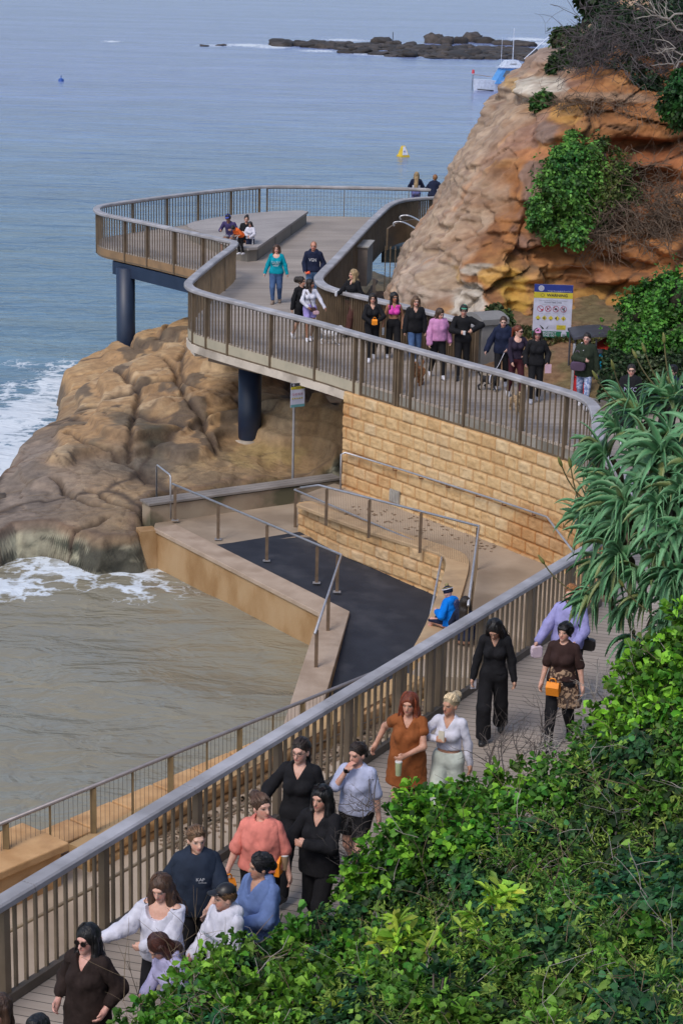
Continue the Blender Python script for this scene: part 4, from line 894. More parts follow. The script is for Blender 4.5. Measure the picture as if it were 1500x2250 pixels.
# ================================================================ CLIFF
SIL = [(-400, 1330), (-100, 1300), (0, 1287), (40, 1288), (70, 1275), (95, 1240), (112, 1198), (132, 1162), (160, 1128), (180, 1110), (200, 1093), (240, 1058), (280, 1032), (320, 1008), (360, 988), (400, 968), (440, 950), (480, 930), (520, 904), (560, 880), (600, 860), (640, 846), (700, 838), (900, 830)]
def make_cliff():
    zz = np.concatenate([np.arange(-4.6, 9.0, .042), np.arange(9.0, 12, .2)]); nz_ = len(zz)
    Yn = 53 + .75*np.clip(zz+1, 0, 20) + 1.2*np.clip(zz-6, 0, 20)**1.3
    Yfront = 49.6 + .62*np.clip(zz-.6, 0, 20) + 1.5*np.clip(zz-5.4, 0, 20)**1.2
    # nose x from silhouette
    Xn = np.zeros(nz_)
    for i, (z, y) in enumerate(zip(zz, Yn)):
        Xg = 3.0
        for _ in range(8):
            px, py = project(np.array(Xg), np.array(y), np.array(z)); tgt = np.interp(float(py), [s[0] for s in SIL], [s[1] for s in SIL])
            Xg += (tgt-float(px))/FPX*math.hypot(y, CAMH-z)
        Xn[i] = Xg
    u = np.concatenate([np.linspace(-1, 0, 50)[:-1], np.linspace(0, 1, 130)[:-1], np.linspace(1, 2, 380)])
    U, Zg = np.meshgrid(u, zz); XN = Xn[:, None]+0*U; YN = Yn[:, None]+0*U; YF = Yfront[:, None]+0*U
    ph = np.clip(U, 0, 1)*np.pi/2; a = 2.3; b = YN-YF
    X = XN + a*(1-np.cos(ph)); Y = YN - b*np.sin(ph)
    back = np.clip(-U, 0, 1); X = X + 7*(1-np.cos(back*np.pi/2)); Y = Y + 12*np.sin(back*np.pi/2)
    f = np.clip(U-1, 0, 1); X = X + f*16; Y = Y - f*2.2 + .8*np.sin(f*9)
    dXu = np.gradient(X, axis=1); dYu = np.gradient(Y, axis=1); l = np.hypot(dXu, dYu)+1e-9; nx = dYu/l; ny = -dXu/l   # outward
    sgn = np.where((ny[nz_//2, -10] < 0), 1, -1); nx *= sgn; ny *= sgn
    px, py = project(X, Y, Zg)
    zw = Zg + .10*X + .35*fbm(X*.3, Y*.3, Zg*.5, 4)
    D = .7*fbm(X*.25, Y*.25, Zg*.4, 4) + .55*(ridge(X*.5, Y*.5, Zg*.9, 5)-.6) - .35*sstep(.9, .985, ridge(X*.35+3, Y*.35, Zg*.22, 1))
    t = zw/.85; fr = t-np.floor(t); led = sstep(0, .75, fr)*(1-sstep(.8, 1, fr)); lw = sstep(-.3, .4, fbm(X*.2, Y*.2, Zg*.6+9, 3)); right = sstep(1050, 1250, px)
    D += (.20+.55*right)*(led-.5)*lw*(.35+.65*sstep(900, 1080, px))
    t = zw/.27+.3*fbm(X, Y, Zg*2, 3); fr = t-np.floor(t); D += .085*(sstep(0, .6, fr)*(1-sstep(.75, 1, fr))-.5)*(.4+lw)
    D += .10*(ridge(X*2.2, Y*2.2, Zg*2.4, 4)-.6) + .07*(ridge(X*5+2, Y*5, Zg*6, 3)-.6) + .05*fbm(X*11, Y*11, Zg*15, 3)
    wX = X+.5*fbm(X*.5, Y*.5, Zg*.5, 3); wZ = Zg+.4*fbm(X*.6, Y*.6, Zg*.8+5, 3)
    q1, b1 = worley(wX*.55, Y*.55, wZ*.8); q2, b2 = worley(wX*1.5+.1*Zg, Y*1.5, wZ*1.9+9)
    lf = .35+.65*sstep(.5, 1.15, U); D += ((q1-.5)*.65 - .22*np.exp(-(b1/.05)**2))*lf + (q2-.5)*.26*lf - .09*lf*np.exp(-(b2/.06)**2)*sstep(.3, .6, vnoise(X*.7, Y*.7, Zg))
    D -= .36*np.exp(-(U/.7)**2)
    def g(cx, cy, rx, ry, amt, warp=.2):
        w_ = warp*fbm(X*1.2+cx, Y*1.2, Zg*1.5, 3); return amt*np.exp(-((((px-cx)/rx)**2+((py-cy)/ry)**2)*(1+2*w_))**2)
    for c in [(1005, 655, 52, 34, -.9), (1010, 690, 60, 30, -.4), (965, 598, 32, 22, -.45), (1050, 610, 40, 24, -.3), (1010, 505, 20, 26, -.6), (955, 505, 14, 10, -.3), (935, 555, 16, 10, -.3), (1130, 655, 18, 60, -.4),
              (1400, 330, 90, 22, -.9), (1430, 395, 70, 26, -.8), (1330, 590, 130, 16, -.55), (1400, 640, 120, 18, -.6), (1260, 610, 60, 16, -.4), (1040, 490, 26, 22, -.4),
              (1180, 400, 45, 60, .45), (1200, 295, 40, 22, .45), (1260, 250, 30, 30, -.4), (1255, 205, 110, 14, .4), (1160, 195, 60, 22, .3), (1320, 240, 90, 16, -.5), (900, 620, 40, 40, .3), (1320, 690, 90, 30, .3), (1225, 560, 50, 26, -.35), (1120, 480, 60, 10, .3), (1100, 520, 70, 8, -.35)]:
        D += g(*c)
    D *= np.where(U < -.3, .5, 1)
    # keep silhouette close to the photographed one
    D *= .55+.45*sstep(.75, 1.2, U); D += .07*fbm(X*3.5+Zg*1.5, Y*3.5, Zg*1.6, 5)
    Xd = X + nx*D; Yd = Y + ny*D
    # colour
    S = X.shape; C = np.zeros(S+(3,)) + np.array([.34, .145, .048])
    n1 = fbm(X*.45, Y*.45, Zg*.7+3, 5); n2 = fbm(X*1.6, Y*1.6, Zg*2.4+8, 5); n3 = fbm(X*.9+40, Y*.9, Zg*.5, 5)
    C = mixc(C, (.46, .24, .085), sstep(.0, .4, n1)); C = mixc(C, (.17, .07, .03), sstep(.1, .5, n2)*.7)
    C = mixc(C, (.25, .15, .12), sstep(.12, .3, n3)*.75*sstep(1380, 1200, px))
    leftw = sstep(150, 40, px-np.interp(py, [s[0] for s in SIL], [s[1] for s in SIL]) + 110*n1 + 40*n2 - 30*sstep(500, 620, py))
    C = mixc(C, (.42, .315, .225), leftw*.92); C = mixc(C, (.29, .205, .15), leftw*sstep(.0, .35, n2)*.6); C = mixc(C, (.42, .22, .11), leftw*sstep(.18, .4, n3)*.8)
    def z_(cx, cy, rx, ry, col, amt, nn=n2, k=.9):
        d = ((px-cx)/rx)**2+((py-cy)/ry)**2 + k*nn
        return mixc(C, col, sstep(1.1, .6, d)*amt)
    C = z_(1165, 195, 85, 30, (.56, .50, .41), 1.0); C = z_(1110, 190, 16, 24, (.5, .3, .1), .8)
    C = z_(1190, 130, 80, 42, (.30, .19, .13), .8); C = z_(1185, 118, 50, 18, (.36, .27, .22), .7)
    C = z_(1290, 215, 150, 16, (.30, .20, .13), .8); C = z_(1240, 250, 50, 26, (.50, .27, .07), .8)
    C = z_(1195, 295, 34, 26, (.22, .15, .12), .9); C = z_(1180, 400, 50, 70, (.21, .14, .11), .9); C = z_(1170, 340, 60, 16, (.4, .17, .07), .8)
    C = z_(1010, 660, 60, 40, (.47, .44, .38), .9); C = z_(1050, 592, 50, 16, (.44, .41, .35), .85); C = z_(955, 610, 40, 26, (.40, .24, .06), .9)
    C = z_(1100, 610, 60, 30, (.50, .28, .07), .9); C = z_(1130, 660, 30, 60, (.45, .28, .04), .7); C = z_(1280, 690, 70, 12, (.50, .42, .28), .8); C = z_(1270, 655, 130, 22, (.44, .24, .05), .7)
    C = z_(1400, 400, 130, 110, (.30, .10, .035), .75, n1, .5); C = z_(1380, 560, 140, 50, (.36, .15, .05), .8, n1, .5); C = z_(920, 620, 60, 60, (.42, .33, .26), .75)
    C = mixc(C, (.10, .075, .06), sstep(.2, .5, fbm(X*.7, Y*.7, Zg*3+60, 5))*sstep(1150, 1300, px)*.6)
    lf2 = .25+.75*sstep(.6, 1.2, U); C = mixc(C, (.07, .045, .03), np.exp(-(b1/.035)**2)*.75*lf2); C = mixc(C, (.12, .08, .055), np.exp(-(b2/.04)**2)*.4*lf2); C = mixc(C, (.30, .21, .16), sstep(.05, .4, fbm(X*6+Zg*3, Y*2, Zg*1.2, 4))*leftw*.6)
    C *= (1+.20*fbm(X*4, Y*4, Zg*16, 3)+.35*(q2-.5)+.25*(q1-.5))[..., None]
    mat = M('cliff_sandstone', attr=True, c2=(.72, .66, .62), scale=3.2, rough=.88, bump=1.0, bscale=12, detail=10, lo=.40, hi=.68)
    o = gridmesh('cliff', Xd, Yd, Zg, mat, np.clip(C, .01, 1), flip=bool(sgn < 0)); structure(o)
    vis = (U > 0)
    return Xd[vis], Yd[vis], Zg[vis], px[vis], py[vis]
CLX, CLY, CLZ, CPX, CPY = make_cliff()
_cp, _cq = project(CLX, CLY, CLZ)
def on_cliff(px, py, out=0.0):
    d = (_cp-px)**2+(_cq-py)**2; i = np.argpartition(d, 30)[:30]; i = i[np.argmin(CLY[i])]
    Y = float(CLY[i])-out; return PY(px, py, Y)
# dirt bank between the path edge and the cliff foot
def make_bank():
    x = np.arange(2.6, 15, .07); y = np.arange(41.5, 56, .07); X, Y = np.meshgrid(x, y)
    ed = [P(*q) for q in ((1000, 770, 0), (1040, 800, 0), (1055, 824, 0), (1260, 874, 0), (1400, 907, 0))]; ed = [(v.x, v.y) for v in ed]+[(15, 43.6)]
    ey = np.interp(X, [e[0] for e in ed], [e[1] for e in ed]); d = (Y-ey)
    Z = -.05 + .22*np.clip(d-.1, 0, 9)**.8 + .25*sstep(7.2, 9, X)*np.clip(d, 0, 3) + .14*fbm(X*.8, Y*.8, X*0, 5)*sstep(0, 1, d) + .04*fbm(X*4, Y*4, X*0, 3)
    Z = np.where(d < .06, -.5, Z)
    C = np.zeros(X.shape+(3,))+np.array([.22, .13, .07]); C = mixc(C, (.36, .22, .11), sstep(0, .4, fbm(X*.7, Y*.7, X*0+2, 4))); C = mixc(C, (.13, .12, .05), sstep(-.1, .3, fbm(X*1.1, Y*1.1, X*0+12, 5))*.7)
    Xl = P(1030, 800, 0).x; keep = X > Xl-.4
    Z = np.where(X < Xl-.1, -3, Z)
    structure(gridmesh('dirt_bank', X, Y, Z, M('bank_soil', attr=True, c2=(.6, .55, .5), scale=6, rough=.95, bump=1, bscale=14), C))
    def f(xx, yy):
        i = int(round((yy-41.5)/.07)); j = int(round((xx-2.6)/.07)); return float(Z[min(max(i, 0), Z.shape[0]-1), min(max(j, 0), Z.shape[1]-1)])
    return f
bank_z = make_bank()
kb = [flat(P(*q)) for q in ((1042, 803, 0), (1052, 822, 0), (1260, 873, 0), (1400, 906, 0))]
kt = thing('path_kerb', 'pale concrete kerb along the foot of the dirt bank', 'kerb', kb[1]); MB().strip(kb, [(-.06, -.1), (.06, -.1), (.06, .07), (-.06, .07)]).build('kerb', CONC, kt)

# ================================================================ FOLIAGE
def frames(a):
    a = a/np.linalg.norm(a, axis=1, keepdims=True); ref = np.where(np.abs(a[:, 2:3]) < .9, np.array([[0, 0, 1.]]), np.array([[1., 0, 0]]))
    u = np.cross(a, ref); u /= np.linalg.norm(u, axis=1, keepdims=True); v = np.cross(a, u); return a, u, v
OUT_OB = [(.0, .03), (.38, .2), (.78, .3), (1.0, 0)]           # obovate
OUT_LN = [(.0, .02), (.3, .12), (.65, .10), (1.0, 0)]
OUT_HT = [(.0, .02), (.18, .38), (.6, .27), (1.0, 0)]
def leaves(name, pts, axes, mat, nleaf=7, length=.08, spread=(35, 85), col=(.05, .15, .02), colvar=.35, hue=.12, outline=OUT_OB, droop=.15, parent=None, jit=.02, seed=1, simple=False, tipcol=None, lvar=.35):
    rg = np.random.default_rng(seed); n = len(pts); a, u, v = frames(np.asarray(axes, float)); k = nleaf; N = n*k
    P0 = np.repeat(np.asarray(pts, float), k, 0); A = np.repeat(a, k, 0); Uu = np.repeat(u, k, 0); V = np.repeat(v, k, 0)
    ph = (np.tile(np.arange(k)*2.4, n) + np.repeat(rg.uniform(0, 6.28, n), k) + rg.normal(0, .3, N)); th = np.radians(rg.uniform(spread[0], spread[1], N))
    dr = A*np.cos(th)[:, None] + (Uu*np.cos(ph)[:, None]+V*np.sin(ph)[:, None])*np.sin(th)[:, None]
    side = np.cross(dr, A); side /= np.linalg.norm(side, axis=1, keepdims=True)+1e-9
    rollr = rg.normal(0, .35, N); nn = np.cross(side, dr); side = side*np.cos(rollr)[:, None]+nn*np.sin(rollr)[:, None]; nn = np.cross(side, dr)
    L = length*rg.uniform(1-lvar, 1+lvar, N)*np.repeat(rg.uniform(.8, 1.2, n), k)
    P0 = P0 + rg.normal(0, jit, (N, 3))
    def pt(s, w_, fold=0): return P0 + dr*(L*s)[:, None] + side*(L*w_)[:, None] + nn*(L*abs(w_)*.35)[:, None] + np.array([0, 0, -1.])*(L*droop*s*s)[:, None]
    if simple:
        m_ = outline[2][1]*1.1; VV = np.stack([pt(0, 0), pt(.55, m_), pt(1, 0), pt(.55, -m_)], 1); F = np.arange(N*4).reshape(N, 4); nv = 4
    else:
        o = outline; VV = np.stack([pt(0, 0), pt(o[1][0], o[1][1]), pt(o[2][0], o[2][1]), pt(1, 0), pt(o[2][0], -o[2][1]), pt(o[1][0], -o[1][1])], 1)
        b = (np.arange(N)*6)[:, None]; F = np.concatenate([b+np.array([[0, 1, 2, 3]]), b+np.array([[0, 3, 4, 5]])]); nv = 6
    base = np.array(col)[None]*(1+rg.normal(0, colvar, (N, 1)).clip(-.7, .9))*np.repeat(1+rg.normal(0, .22, (n, 1)).clip(-.5, .8), k, 0)
    base = base*(1+rg.normal(0, hue, (N, 3)))*(1+.6*fbm(P0[:, 0]*1.6, P0[:, 1]*1.6, P0[:, 2]*1.6, 3))[:, None]
    yl = fbm(P0[:, 0]*.9+50, P0[:, 1]*.9, P0[:, 2]*.9, 2)[:, None]; base = base*(1+yl*np.array([[.5, .1, -.2]]))
    if tipcol is not None:
        w_ = np.repeat(rg.random(n) < tipcol[1], k)[:, None]; base = np.where(w_, np.array(tipcol[0])*(1+rg.normal(0, .2, (N, 1))), base)
    c = np.repeat(np.clip(base, .004, .9)[:, None], nv, 1).reshape(-1, 3)
    return mesh_obj(name, VV.reshape(-1, 3), F, mat, parent, smooth=False, col=c)
LEAF = M('leaf', attr=True, c2=(.72, .8, .7), scale=14, rough=.52, trans=.22, spec=.3)
LEAFD = M('leaf_matt', attr=True, c2=(.8, .8, .8), scale=14, rough=.6, trans=.25, spec=.3)
BARK = M('grey_bark', (.16, .13, .11), (.09, .07, .06), 12, .9)
DEADW = M('dead_wood', (.20, .165, .14), (.10, .08, .07), 10, .9)
PALEW = M('pale_dead_wood', (.38, .35, .32), (.26, .23, .21), 10, .9)
def branchy(mb, p, d, ln, r, depth, rg, kink=.35, nb=2, up=.05, split=.55):
    p = Vector(p); d = Vector(d).normalized(); pts = [p]; n = 4
    for i in range(n):
        d = (d + Vector((rg.gauss(0, kink), rg.gauss(0, kink), rg.gauss(0, kink)+up))*.5).normalized(); p = p+d*ln/n; pts.append(p)
    mb.tube(pts, [r*(1-.35*i/n) for i in range(n+1)], 5 if depth > 1 else 3, False)
    if depth <= 0: return
    for k in range(nb + (1 if rg.random() < .5 else 0)):
        i = rg.randint(1, n); dd = (d + Vector((rg.gauss(0, 1), rg.gauss(0, 1), rg.gauss(0, 1)))*split).normalized()
        branchy(mb, pts[i], dd, ln*rg.uniform(.55, .85), r*.6, depth-1, rg, kink, nb, up, split)
def blob_shoots(blobs, n, seed=0, inner=.25, updown=.0, squash=1.0, tail=.16):
    rg = np.random.default_rng(seed); w_ = np.array([b[3]**2 for b in blobs]); n0_ = n; n = int(n*1.7); ii = rg.choice(len(blobs), n, p=w_/w_.sum())
    B = np.array(blobs, float)[ii]; d = rg.normal(size=(n, 3)); d /= np.linalg.norm(d, axis=1, keepdims=True)
    rr = B[:, 3]*(1-inner*rg.random(n)**1.5+tail*rg.exponential(1, n)*(rg.random(n) < .45)); s = 1+.42*fbm(B[:, 0]+d[:, 0]*2.2, B[:, 1]+d[:, 1]*2.2, B[:, 2]+d[:, 2]*2.2, 3)
    P_ = B[:, :3]+d*(rr*s)[:, None]*np.array([1, 1, squash]); kk = fbm(P_[:, 0]*2.4, P_[:, 1]*2.4, P_[:, 2]*2.4, 2)+.16*rg.normal(size=n); kp = np.argsort(-kk)[:n0_]; P_ = P_[kp]; d = d[kp]; n = n0_
    return P_, d + np.array([0, 0, .35]) + rg.normal(0, .3, (n, 3))
CORE = .5
def shrub(name, label, cat, blobs, n, length, col, mat=None, seed=0, nleaf=6, outline=OUT_OB, core=True, stems=8, group=None, inner=.3, simple=True, base=None, tip=None, colvar=.35, stemmat=None, stemr=.03, corecol=None):
    blobs = [tuple(b) for b in blobs]; c = np.array(blobs)[:, :3].mean(0); zb = min(b[2]-b[3] for b in blobs)
    b0 = Vector(base) if base is not None else Vector((c[0], c[1], zb))
    t = thing(name, label, cat, b0, group)
    Pp, A = blob_shoots(blobs, n, seed, inner); leaves('foliage', Pp, A, mat or LEAF, nleaf, length, col=col, seed=seed+1, outline=outline, parent=t, simple=simple, jit=length*.25, tipcol=tip, colvar=colvar)
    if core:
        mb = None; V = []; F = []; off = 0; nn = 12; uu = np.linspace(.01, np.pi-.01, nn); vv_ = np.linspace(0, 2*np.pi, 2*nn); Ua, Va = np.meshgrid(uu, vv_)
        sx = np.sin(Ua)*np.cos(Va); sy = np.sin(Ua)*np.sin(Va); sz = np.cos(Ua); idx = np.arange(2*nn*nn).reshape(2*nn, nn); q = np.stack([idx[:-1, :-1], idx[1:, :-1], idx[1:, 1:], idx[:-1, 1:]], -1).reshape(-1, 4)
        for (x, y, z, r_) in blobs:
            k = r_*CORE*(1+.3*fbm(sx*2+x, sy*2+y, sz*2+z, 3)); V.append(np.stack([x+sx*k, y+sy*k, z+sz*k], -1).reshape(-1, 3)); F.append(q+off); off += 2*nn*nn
        mesh_obj('shade_core', np.concatenate(V), np.concatenate(F), corecol or M('core_shade', (.035, .04, .02), (.06, .05, .035), 9, .95, bump=1, bscale=20), t, True)  # solid dark core; its colour stands in for shade inside the crown
    rg = random.Random(seed); mb = MB(); stems = 1 if n < 400 else stems
    for k in range(stems):
        b = rg.choice(blobs); tgt = Vector(b[:3])+Vector((rg.gauss(0, .3), rg.gauss(0, .3), .1))*b[3]; m1 = b0.lerp(tgt, .5)+Vector((rg.gauss(0, .1), rg.gauss(0, .1), 0))
        mb.tube(smoothline([b0+Vector((rg.gauss(0, .05), rg.gauss(0, .05), 0)), m1, tgt], 2), [stemr*(1-.6*i/8) for i in range(9)] if False else stemr*.6, 5, False)
    mb.build('stems', stemmat or BARK, t)
    return t
def B_(px, py, rpx, out=.3):                    # blob resting on the cliff face at a photo position
    p = on_cliff(px, py, out); return (p.x, p.y, p.z, rpx/scale_at(p))
CORE = .30
# shrub hanging on the middle of the cliff
shrub('cliff_shrub', 'bright green bushy shrub growing out of the middle of the orange cliff', 'shrub', [B_(1250, 335, 34), B_(1225, 375, 36), B_(1205, 420, 32), B_(1185, 465, 26), B_(1235, 430, 36), B_(1245, 490, 36), B_(1215, 510, 26), B_(1275, 400, 36), B_(1280, 455, 38), B_(1290, 345, 36), B_(1265, 520, 24), B_(1230, 330, 16), B_(1195, 400, 18), B_(1175, 450, 16), B_(1180, 490, 18), B_(1255, 300, 14)], 4600, .095, (.075, .19, .045), seed=4, nleaf=5, tip=((.15, .34, .06), .3), inner=.9, core=False, stems=26)
shrub('cliff_shrub', 'olive shrub behind the bright green one on the orange cliff', 'shrub', [B_(1320, 340, 36, .1), B_(1345, 385, 36, .1), B_(1325, 430, 34, .1), B_(1375, 430, 30, .0), B_(1310, 490, 30, 0)], 2200, .085, (.08, .14, .04), LEAFD, seed=6, nleaf=5, inner=.9, core=False, stems=20)
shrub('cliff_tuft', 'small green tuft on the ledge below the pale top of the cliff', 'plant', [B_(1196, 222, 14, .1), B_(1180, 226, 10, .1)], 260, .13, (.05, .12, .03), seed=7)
def twigmass(name, label, cat, boxes, n, ln, mat, seed, r=.008, bias=(0, -.2, -.4), out=.3, depth=1):
    rg = random.Random(seed); p0 = on_cliff(*boxes[0][:2]); t = thing(name, label, cat, p0); mb = MB()
    for i in range(n):
        bx = rg.choice(boxes); px = rg.gauss(bx[0], bx[2]); py = rg.gauss(bx[1], bx[3]); p = on_cliff(px, py, out*rg.random()) if not bx[4:] else PY(px, py, bx[4]+rg.gauss(0, .8))
        branchy(mb, p, (rg.gauss(0, 1)+bias[0], rg.gauss(0, .6)+bias[1], rg.gauss(0, .7)+bias[2]), ln*rg.uniform(.5, 1.2), r, depth, rg, .5, 1, 0, .7)
    mb.build('stems', mat, t); return t
GREYT = M('grey_twig', (.115, .10, .105), (.06, .05, .055), 6, .95); BROWNT = M('brown_twig', (.17, .12, .085), (.1, .07, .05), 6, .95)
twigmass('dry_vine', 'tangle of dry brown vine hanging on the cliff right of the green shrub', 'vine', [(1350, 420, 34, 34), (1400, 440, 40, 30), (1440, 490, 30, 24), (1330, 500, 24, 16), (1470, 440, 30, 30)], 620, .8, BROWNT, 3, .011)
twigmass('dry_vine', 'strip of dry brown vine lying along the ledge near the cliff top', 'vine', [(1300, 225, 50, 8), (1400, 240, 50, 10), (1240, 225, 30, 6)], 160, .6, BROWNT, 5, .009)
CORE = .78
# scrub on top of the cliff
def T_(px, py, Y, rpx): p = PY(px, py, Y); return (p.x, p.y, p.z, rpx/scale_at(p))
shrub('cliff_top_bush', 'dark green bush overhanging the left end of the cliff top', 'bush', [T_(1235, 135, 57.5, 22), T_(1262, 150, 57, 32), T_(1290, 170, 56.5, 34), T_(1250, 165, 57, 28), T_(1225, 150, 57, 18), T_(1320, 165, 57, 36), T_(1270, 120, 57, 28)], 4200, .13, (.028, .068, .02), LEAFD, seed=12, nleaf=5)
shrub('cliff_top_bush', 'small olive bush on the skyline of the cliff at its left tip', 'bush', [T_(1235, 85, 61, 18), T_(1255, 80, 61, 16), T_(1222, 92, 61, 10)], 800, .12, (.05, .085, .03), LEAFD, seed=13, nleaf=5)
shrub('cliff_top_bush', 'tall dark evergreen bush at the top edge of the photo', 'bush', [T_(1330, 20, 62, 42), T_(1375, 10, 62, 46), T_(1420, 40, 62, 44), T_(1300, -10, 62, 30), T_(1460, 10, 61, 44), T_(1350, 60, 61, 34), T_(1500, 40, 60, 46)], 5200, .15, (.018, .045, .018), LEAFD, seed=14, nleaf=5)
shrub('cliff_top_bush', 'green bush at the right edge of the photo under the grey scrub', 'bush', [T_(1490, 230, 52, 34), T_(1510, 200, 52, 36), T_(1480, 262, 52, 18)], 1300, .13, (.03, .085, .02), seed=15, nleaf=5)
shrub('cliff_top_bush', 'mound of grey-brown leafless scrub covering the cliff top', 'bush', [T_(1330, 110, 58, 50), T_(1390, 110, 58, 56), T_(1440, 130, 57, 60), T_(1380, 175, 56, 46), T_(1330, 190, 56, 26), T_(1490, 110, 57, 60), T_(1420, 190, 55, 30), T_(1290, 95, 59, 30), T_(1350, 60, 60, 44), T_(1420, 60, 59, 50), T_(1480, 60, 58, 50)], 12000, .11, (.024, .052, .022), LEAFD, seed=16, nleaf=4, corecol=M('core_shade_grey', (.045, .036, .034), (.075, .06, .058), 9, .95, bump=1, bscale=20))  # grey-brown core colour puts the shade inside the scrub into the mesh
rg_ = random.Random(22); mb = MB()
for i in range(650):
    px = rg_.uniform(1255, 1520); py = rg_.gauss(110, 50); p = PY(px, py, rg_.uniform(54.8, 57)); branchy(mb, p, (rg_.gauss(-.3, .8), rg_.gauss(-.3, .5), rg_.gauss(-.3, .6)), rg_.uniform(.4, 1.0), rg_.uniform(.008, .014), 1, rg_, .5, 1, -.05, .7)
tg = thing('dead_scrub', 'mass of grey leafless twigs on top of the cliff', 'scrub', PY(1400, 180, 56)); mb.build('twigs', GREYT, tg)
mb = MB()
for (a, b, c, d_) in ((1500, 40, 1395, 12), (1510, 120, 1440, 108), (1505, 70, 1420, 20), (1500, 145, 1450, 118)):
    p = PY(a, b, 54.5); q = PY(c, d_, 54.0); rr = random.Random(a); 
    pts = [p.lerp(q, i/6)+Vector((rr.gauss(0, .05), 0, rr.gauss(0, .07))) for i in range(7)]; mb.tube(pts, [.03-.003*i for i in range(7)], 5)
    for i in range(1, 6): branchy(mb, pts[i], (q-p).normalized()+Vector((0, 0, rr.choice((-.7, .7)))), .5, .014, 1, rr, .4, 1)
tg = thing('dead_branch', 'pale bare branches reaching in from the right above the cliff', 'branch', PY(1500, 90, 54.5)); mb.build('branches', PALEW, tg)
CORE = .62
# tree and shrubs right of the path
def G_(px, py, Y, rpx): return T_(px, py, Y, rpx)
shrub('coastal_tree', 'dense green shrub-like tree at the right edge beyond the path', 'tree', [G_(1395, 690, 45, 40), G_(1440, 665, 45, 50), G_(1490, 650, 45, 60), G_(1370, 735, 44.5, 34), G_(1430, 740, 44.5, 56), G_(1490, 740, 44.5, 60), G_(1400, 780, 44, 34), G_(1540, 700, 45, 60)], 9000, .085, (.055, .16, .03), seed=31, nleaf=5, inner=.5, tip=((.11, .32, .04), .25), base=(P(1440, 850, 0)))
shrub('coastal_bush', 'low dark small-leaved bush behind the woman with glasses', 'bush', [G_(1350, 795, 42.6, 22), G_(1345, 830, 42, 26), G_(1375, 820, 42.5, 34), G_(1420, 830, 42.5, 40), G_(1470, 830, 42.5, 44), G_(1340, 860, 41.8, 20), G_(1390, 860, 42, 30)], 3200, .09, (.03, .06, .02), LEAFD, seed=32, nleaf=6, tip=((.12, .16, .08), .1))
# grass tufts on bank
gv = []; ga = []
rgn = np.random.default_rng(9)
for _ in range(1500):
    px = rgn.uniform(1060, 1420); py = rgn.uniform(715, 850); p = P(px, py, .6); z = bank_z(p.x, p.y)
    if z < -.05: continue
    p = P(px, py, z); 
    if vnoise(np.array([p.x*1.3]), np.array([p.y*1.3]), np.array([3.0]))[0] > .45: gv.append((p.x, p.y, bank_z(p.x, p.y))); ga.append((rgn.normal(0, .2), rgn.normal(0, .2), 1))
tag(leaves('bank_grass', gv, ga, LEAFD, 7, .16, (5, 50), (.10, .12, .05), outline=OUT_LN, simple=True, seed=3, droop=.3), 'short dry grass tufts on the dirt bank under the cliff', 'grass', kind='stuff')
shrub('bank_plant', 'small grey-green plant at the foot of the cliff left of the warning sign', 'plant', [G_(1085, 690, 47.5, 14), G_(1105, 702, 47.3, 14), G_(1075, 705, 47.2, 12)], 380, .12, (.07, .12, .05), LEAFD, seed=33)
# ================================================================ FOREGROUND BANK
W0 = np.array([NRA.x, NRA.y]); ND = np.array([ndir.x, ndir.y]); NN = np.array([nnor.x, nnor.y])
MC = (4.75, 19.9, 3.75); MR = (1.95, 1.5, 1.65)
def Hq(x, y): return (x-W0[0])*NN[0]+(y-W0[1])*NN[1]-near_edge_w
def Hal(x, y): return (x-W0[0])*ND[0]+(y-W0[1])*ND[1]
ALN = [0, 2, 4, 6.2, 8, 9.5, 11, 12.5, 14, 15.5, 17, 20]; 
def hedge_z(x, y):
    q = Hq(x, y); al = Hal(x, y)
    top = np.interp(al, RAL, RIDGE)
    g_ = .42*np.clip(q, 0, 30) + .30*np.clip(q-1.5, 0, 30)*0
    h = top*sstep(-.75, .15, q) + g_ - .25*np.exp(-((q-1.3)/.8)**2)
    h = h + 1.7*np.exp(-(((x-4.0)/1.5)**2+((y-16.9)/1.3)**2))
    n = fbm(x*.75, y*.75, x*0+2, 4)*.30 + fbm(x*2.4, y*2.4, x*0+5, 3)*.26
    return np.where(q > -.8, h + n*sstep(-.8, .3, q), -.4)
RAL = []; RIDGE = []
for cx, cy in ((150, 2290), (250, 2190), (340, 2110), (450, 2060), (540, 2010), (650, 1985), (725, 1950), (755, 1850), (775, 1785), (850, 1722), (950, 1690), (1060, 1690), (1150, 1650), (1230, 1580)):
    d_ = ray(cx, cy); t_ = 5.0
    while Hq(d_.x*t_, d_.y*t_) > -.12 and t_ < 60: t_ += .02
    RAL.append(float(Hal(d_.x*t_, d_.y*t_))); RIDGE.append(CAMH+d_.z*t_)
o_ = sorted(range(len(RAL)), key=lambda i: RAL[i]); RAL = [RAL[i] for i in o_]; RIDGE = [RIDGE[i] for i in o_]
print('RIDGE', [(round(a, 1), round(b, 2)) for a, b in zip(RAL, RIDGE)])
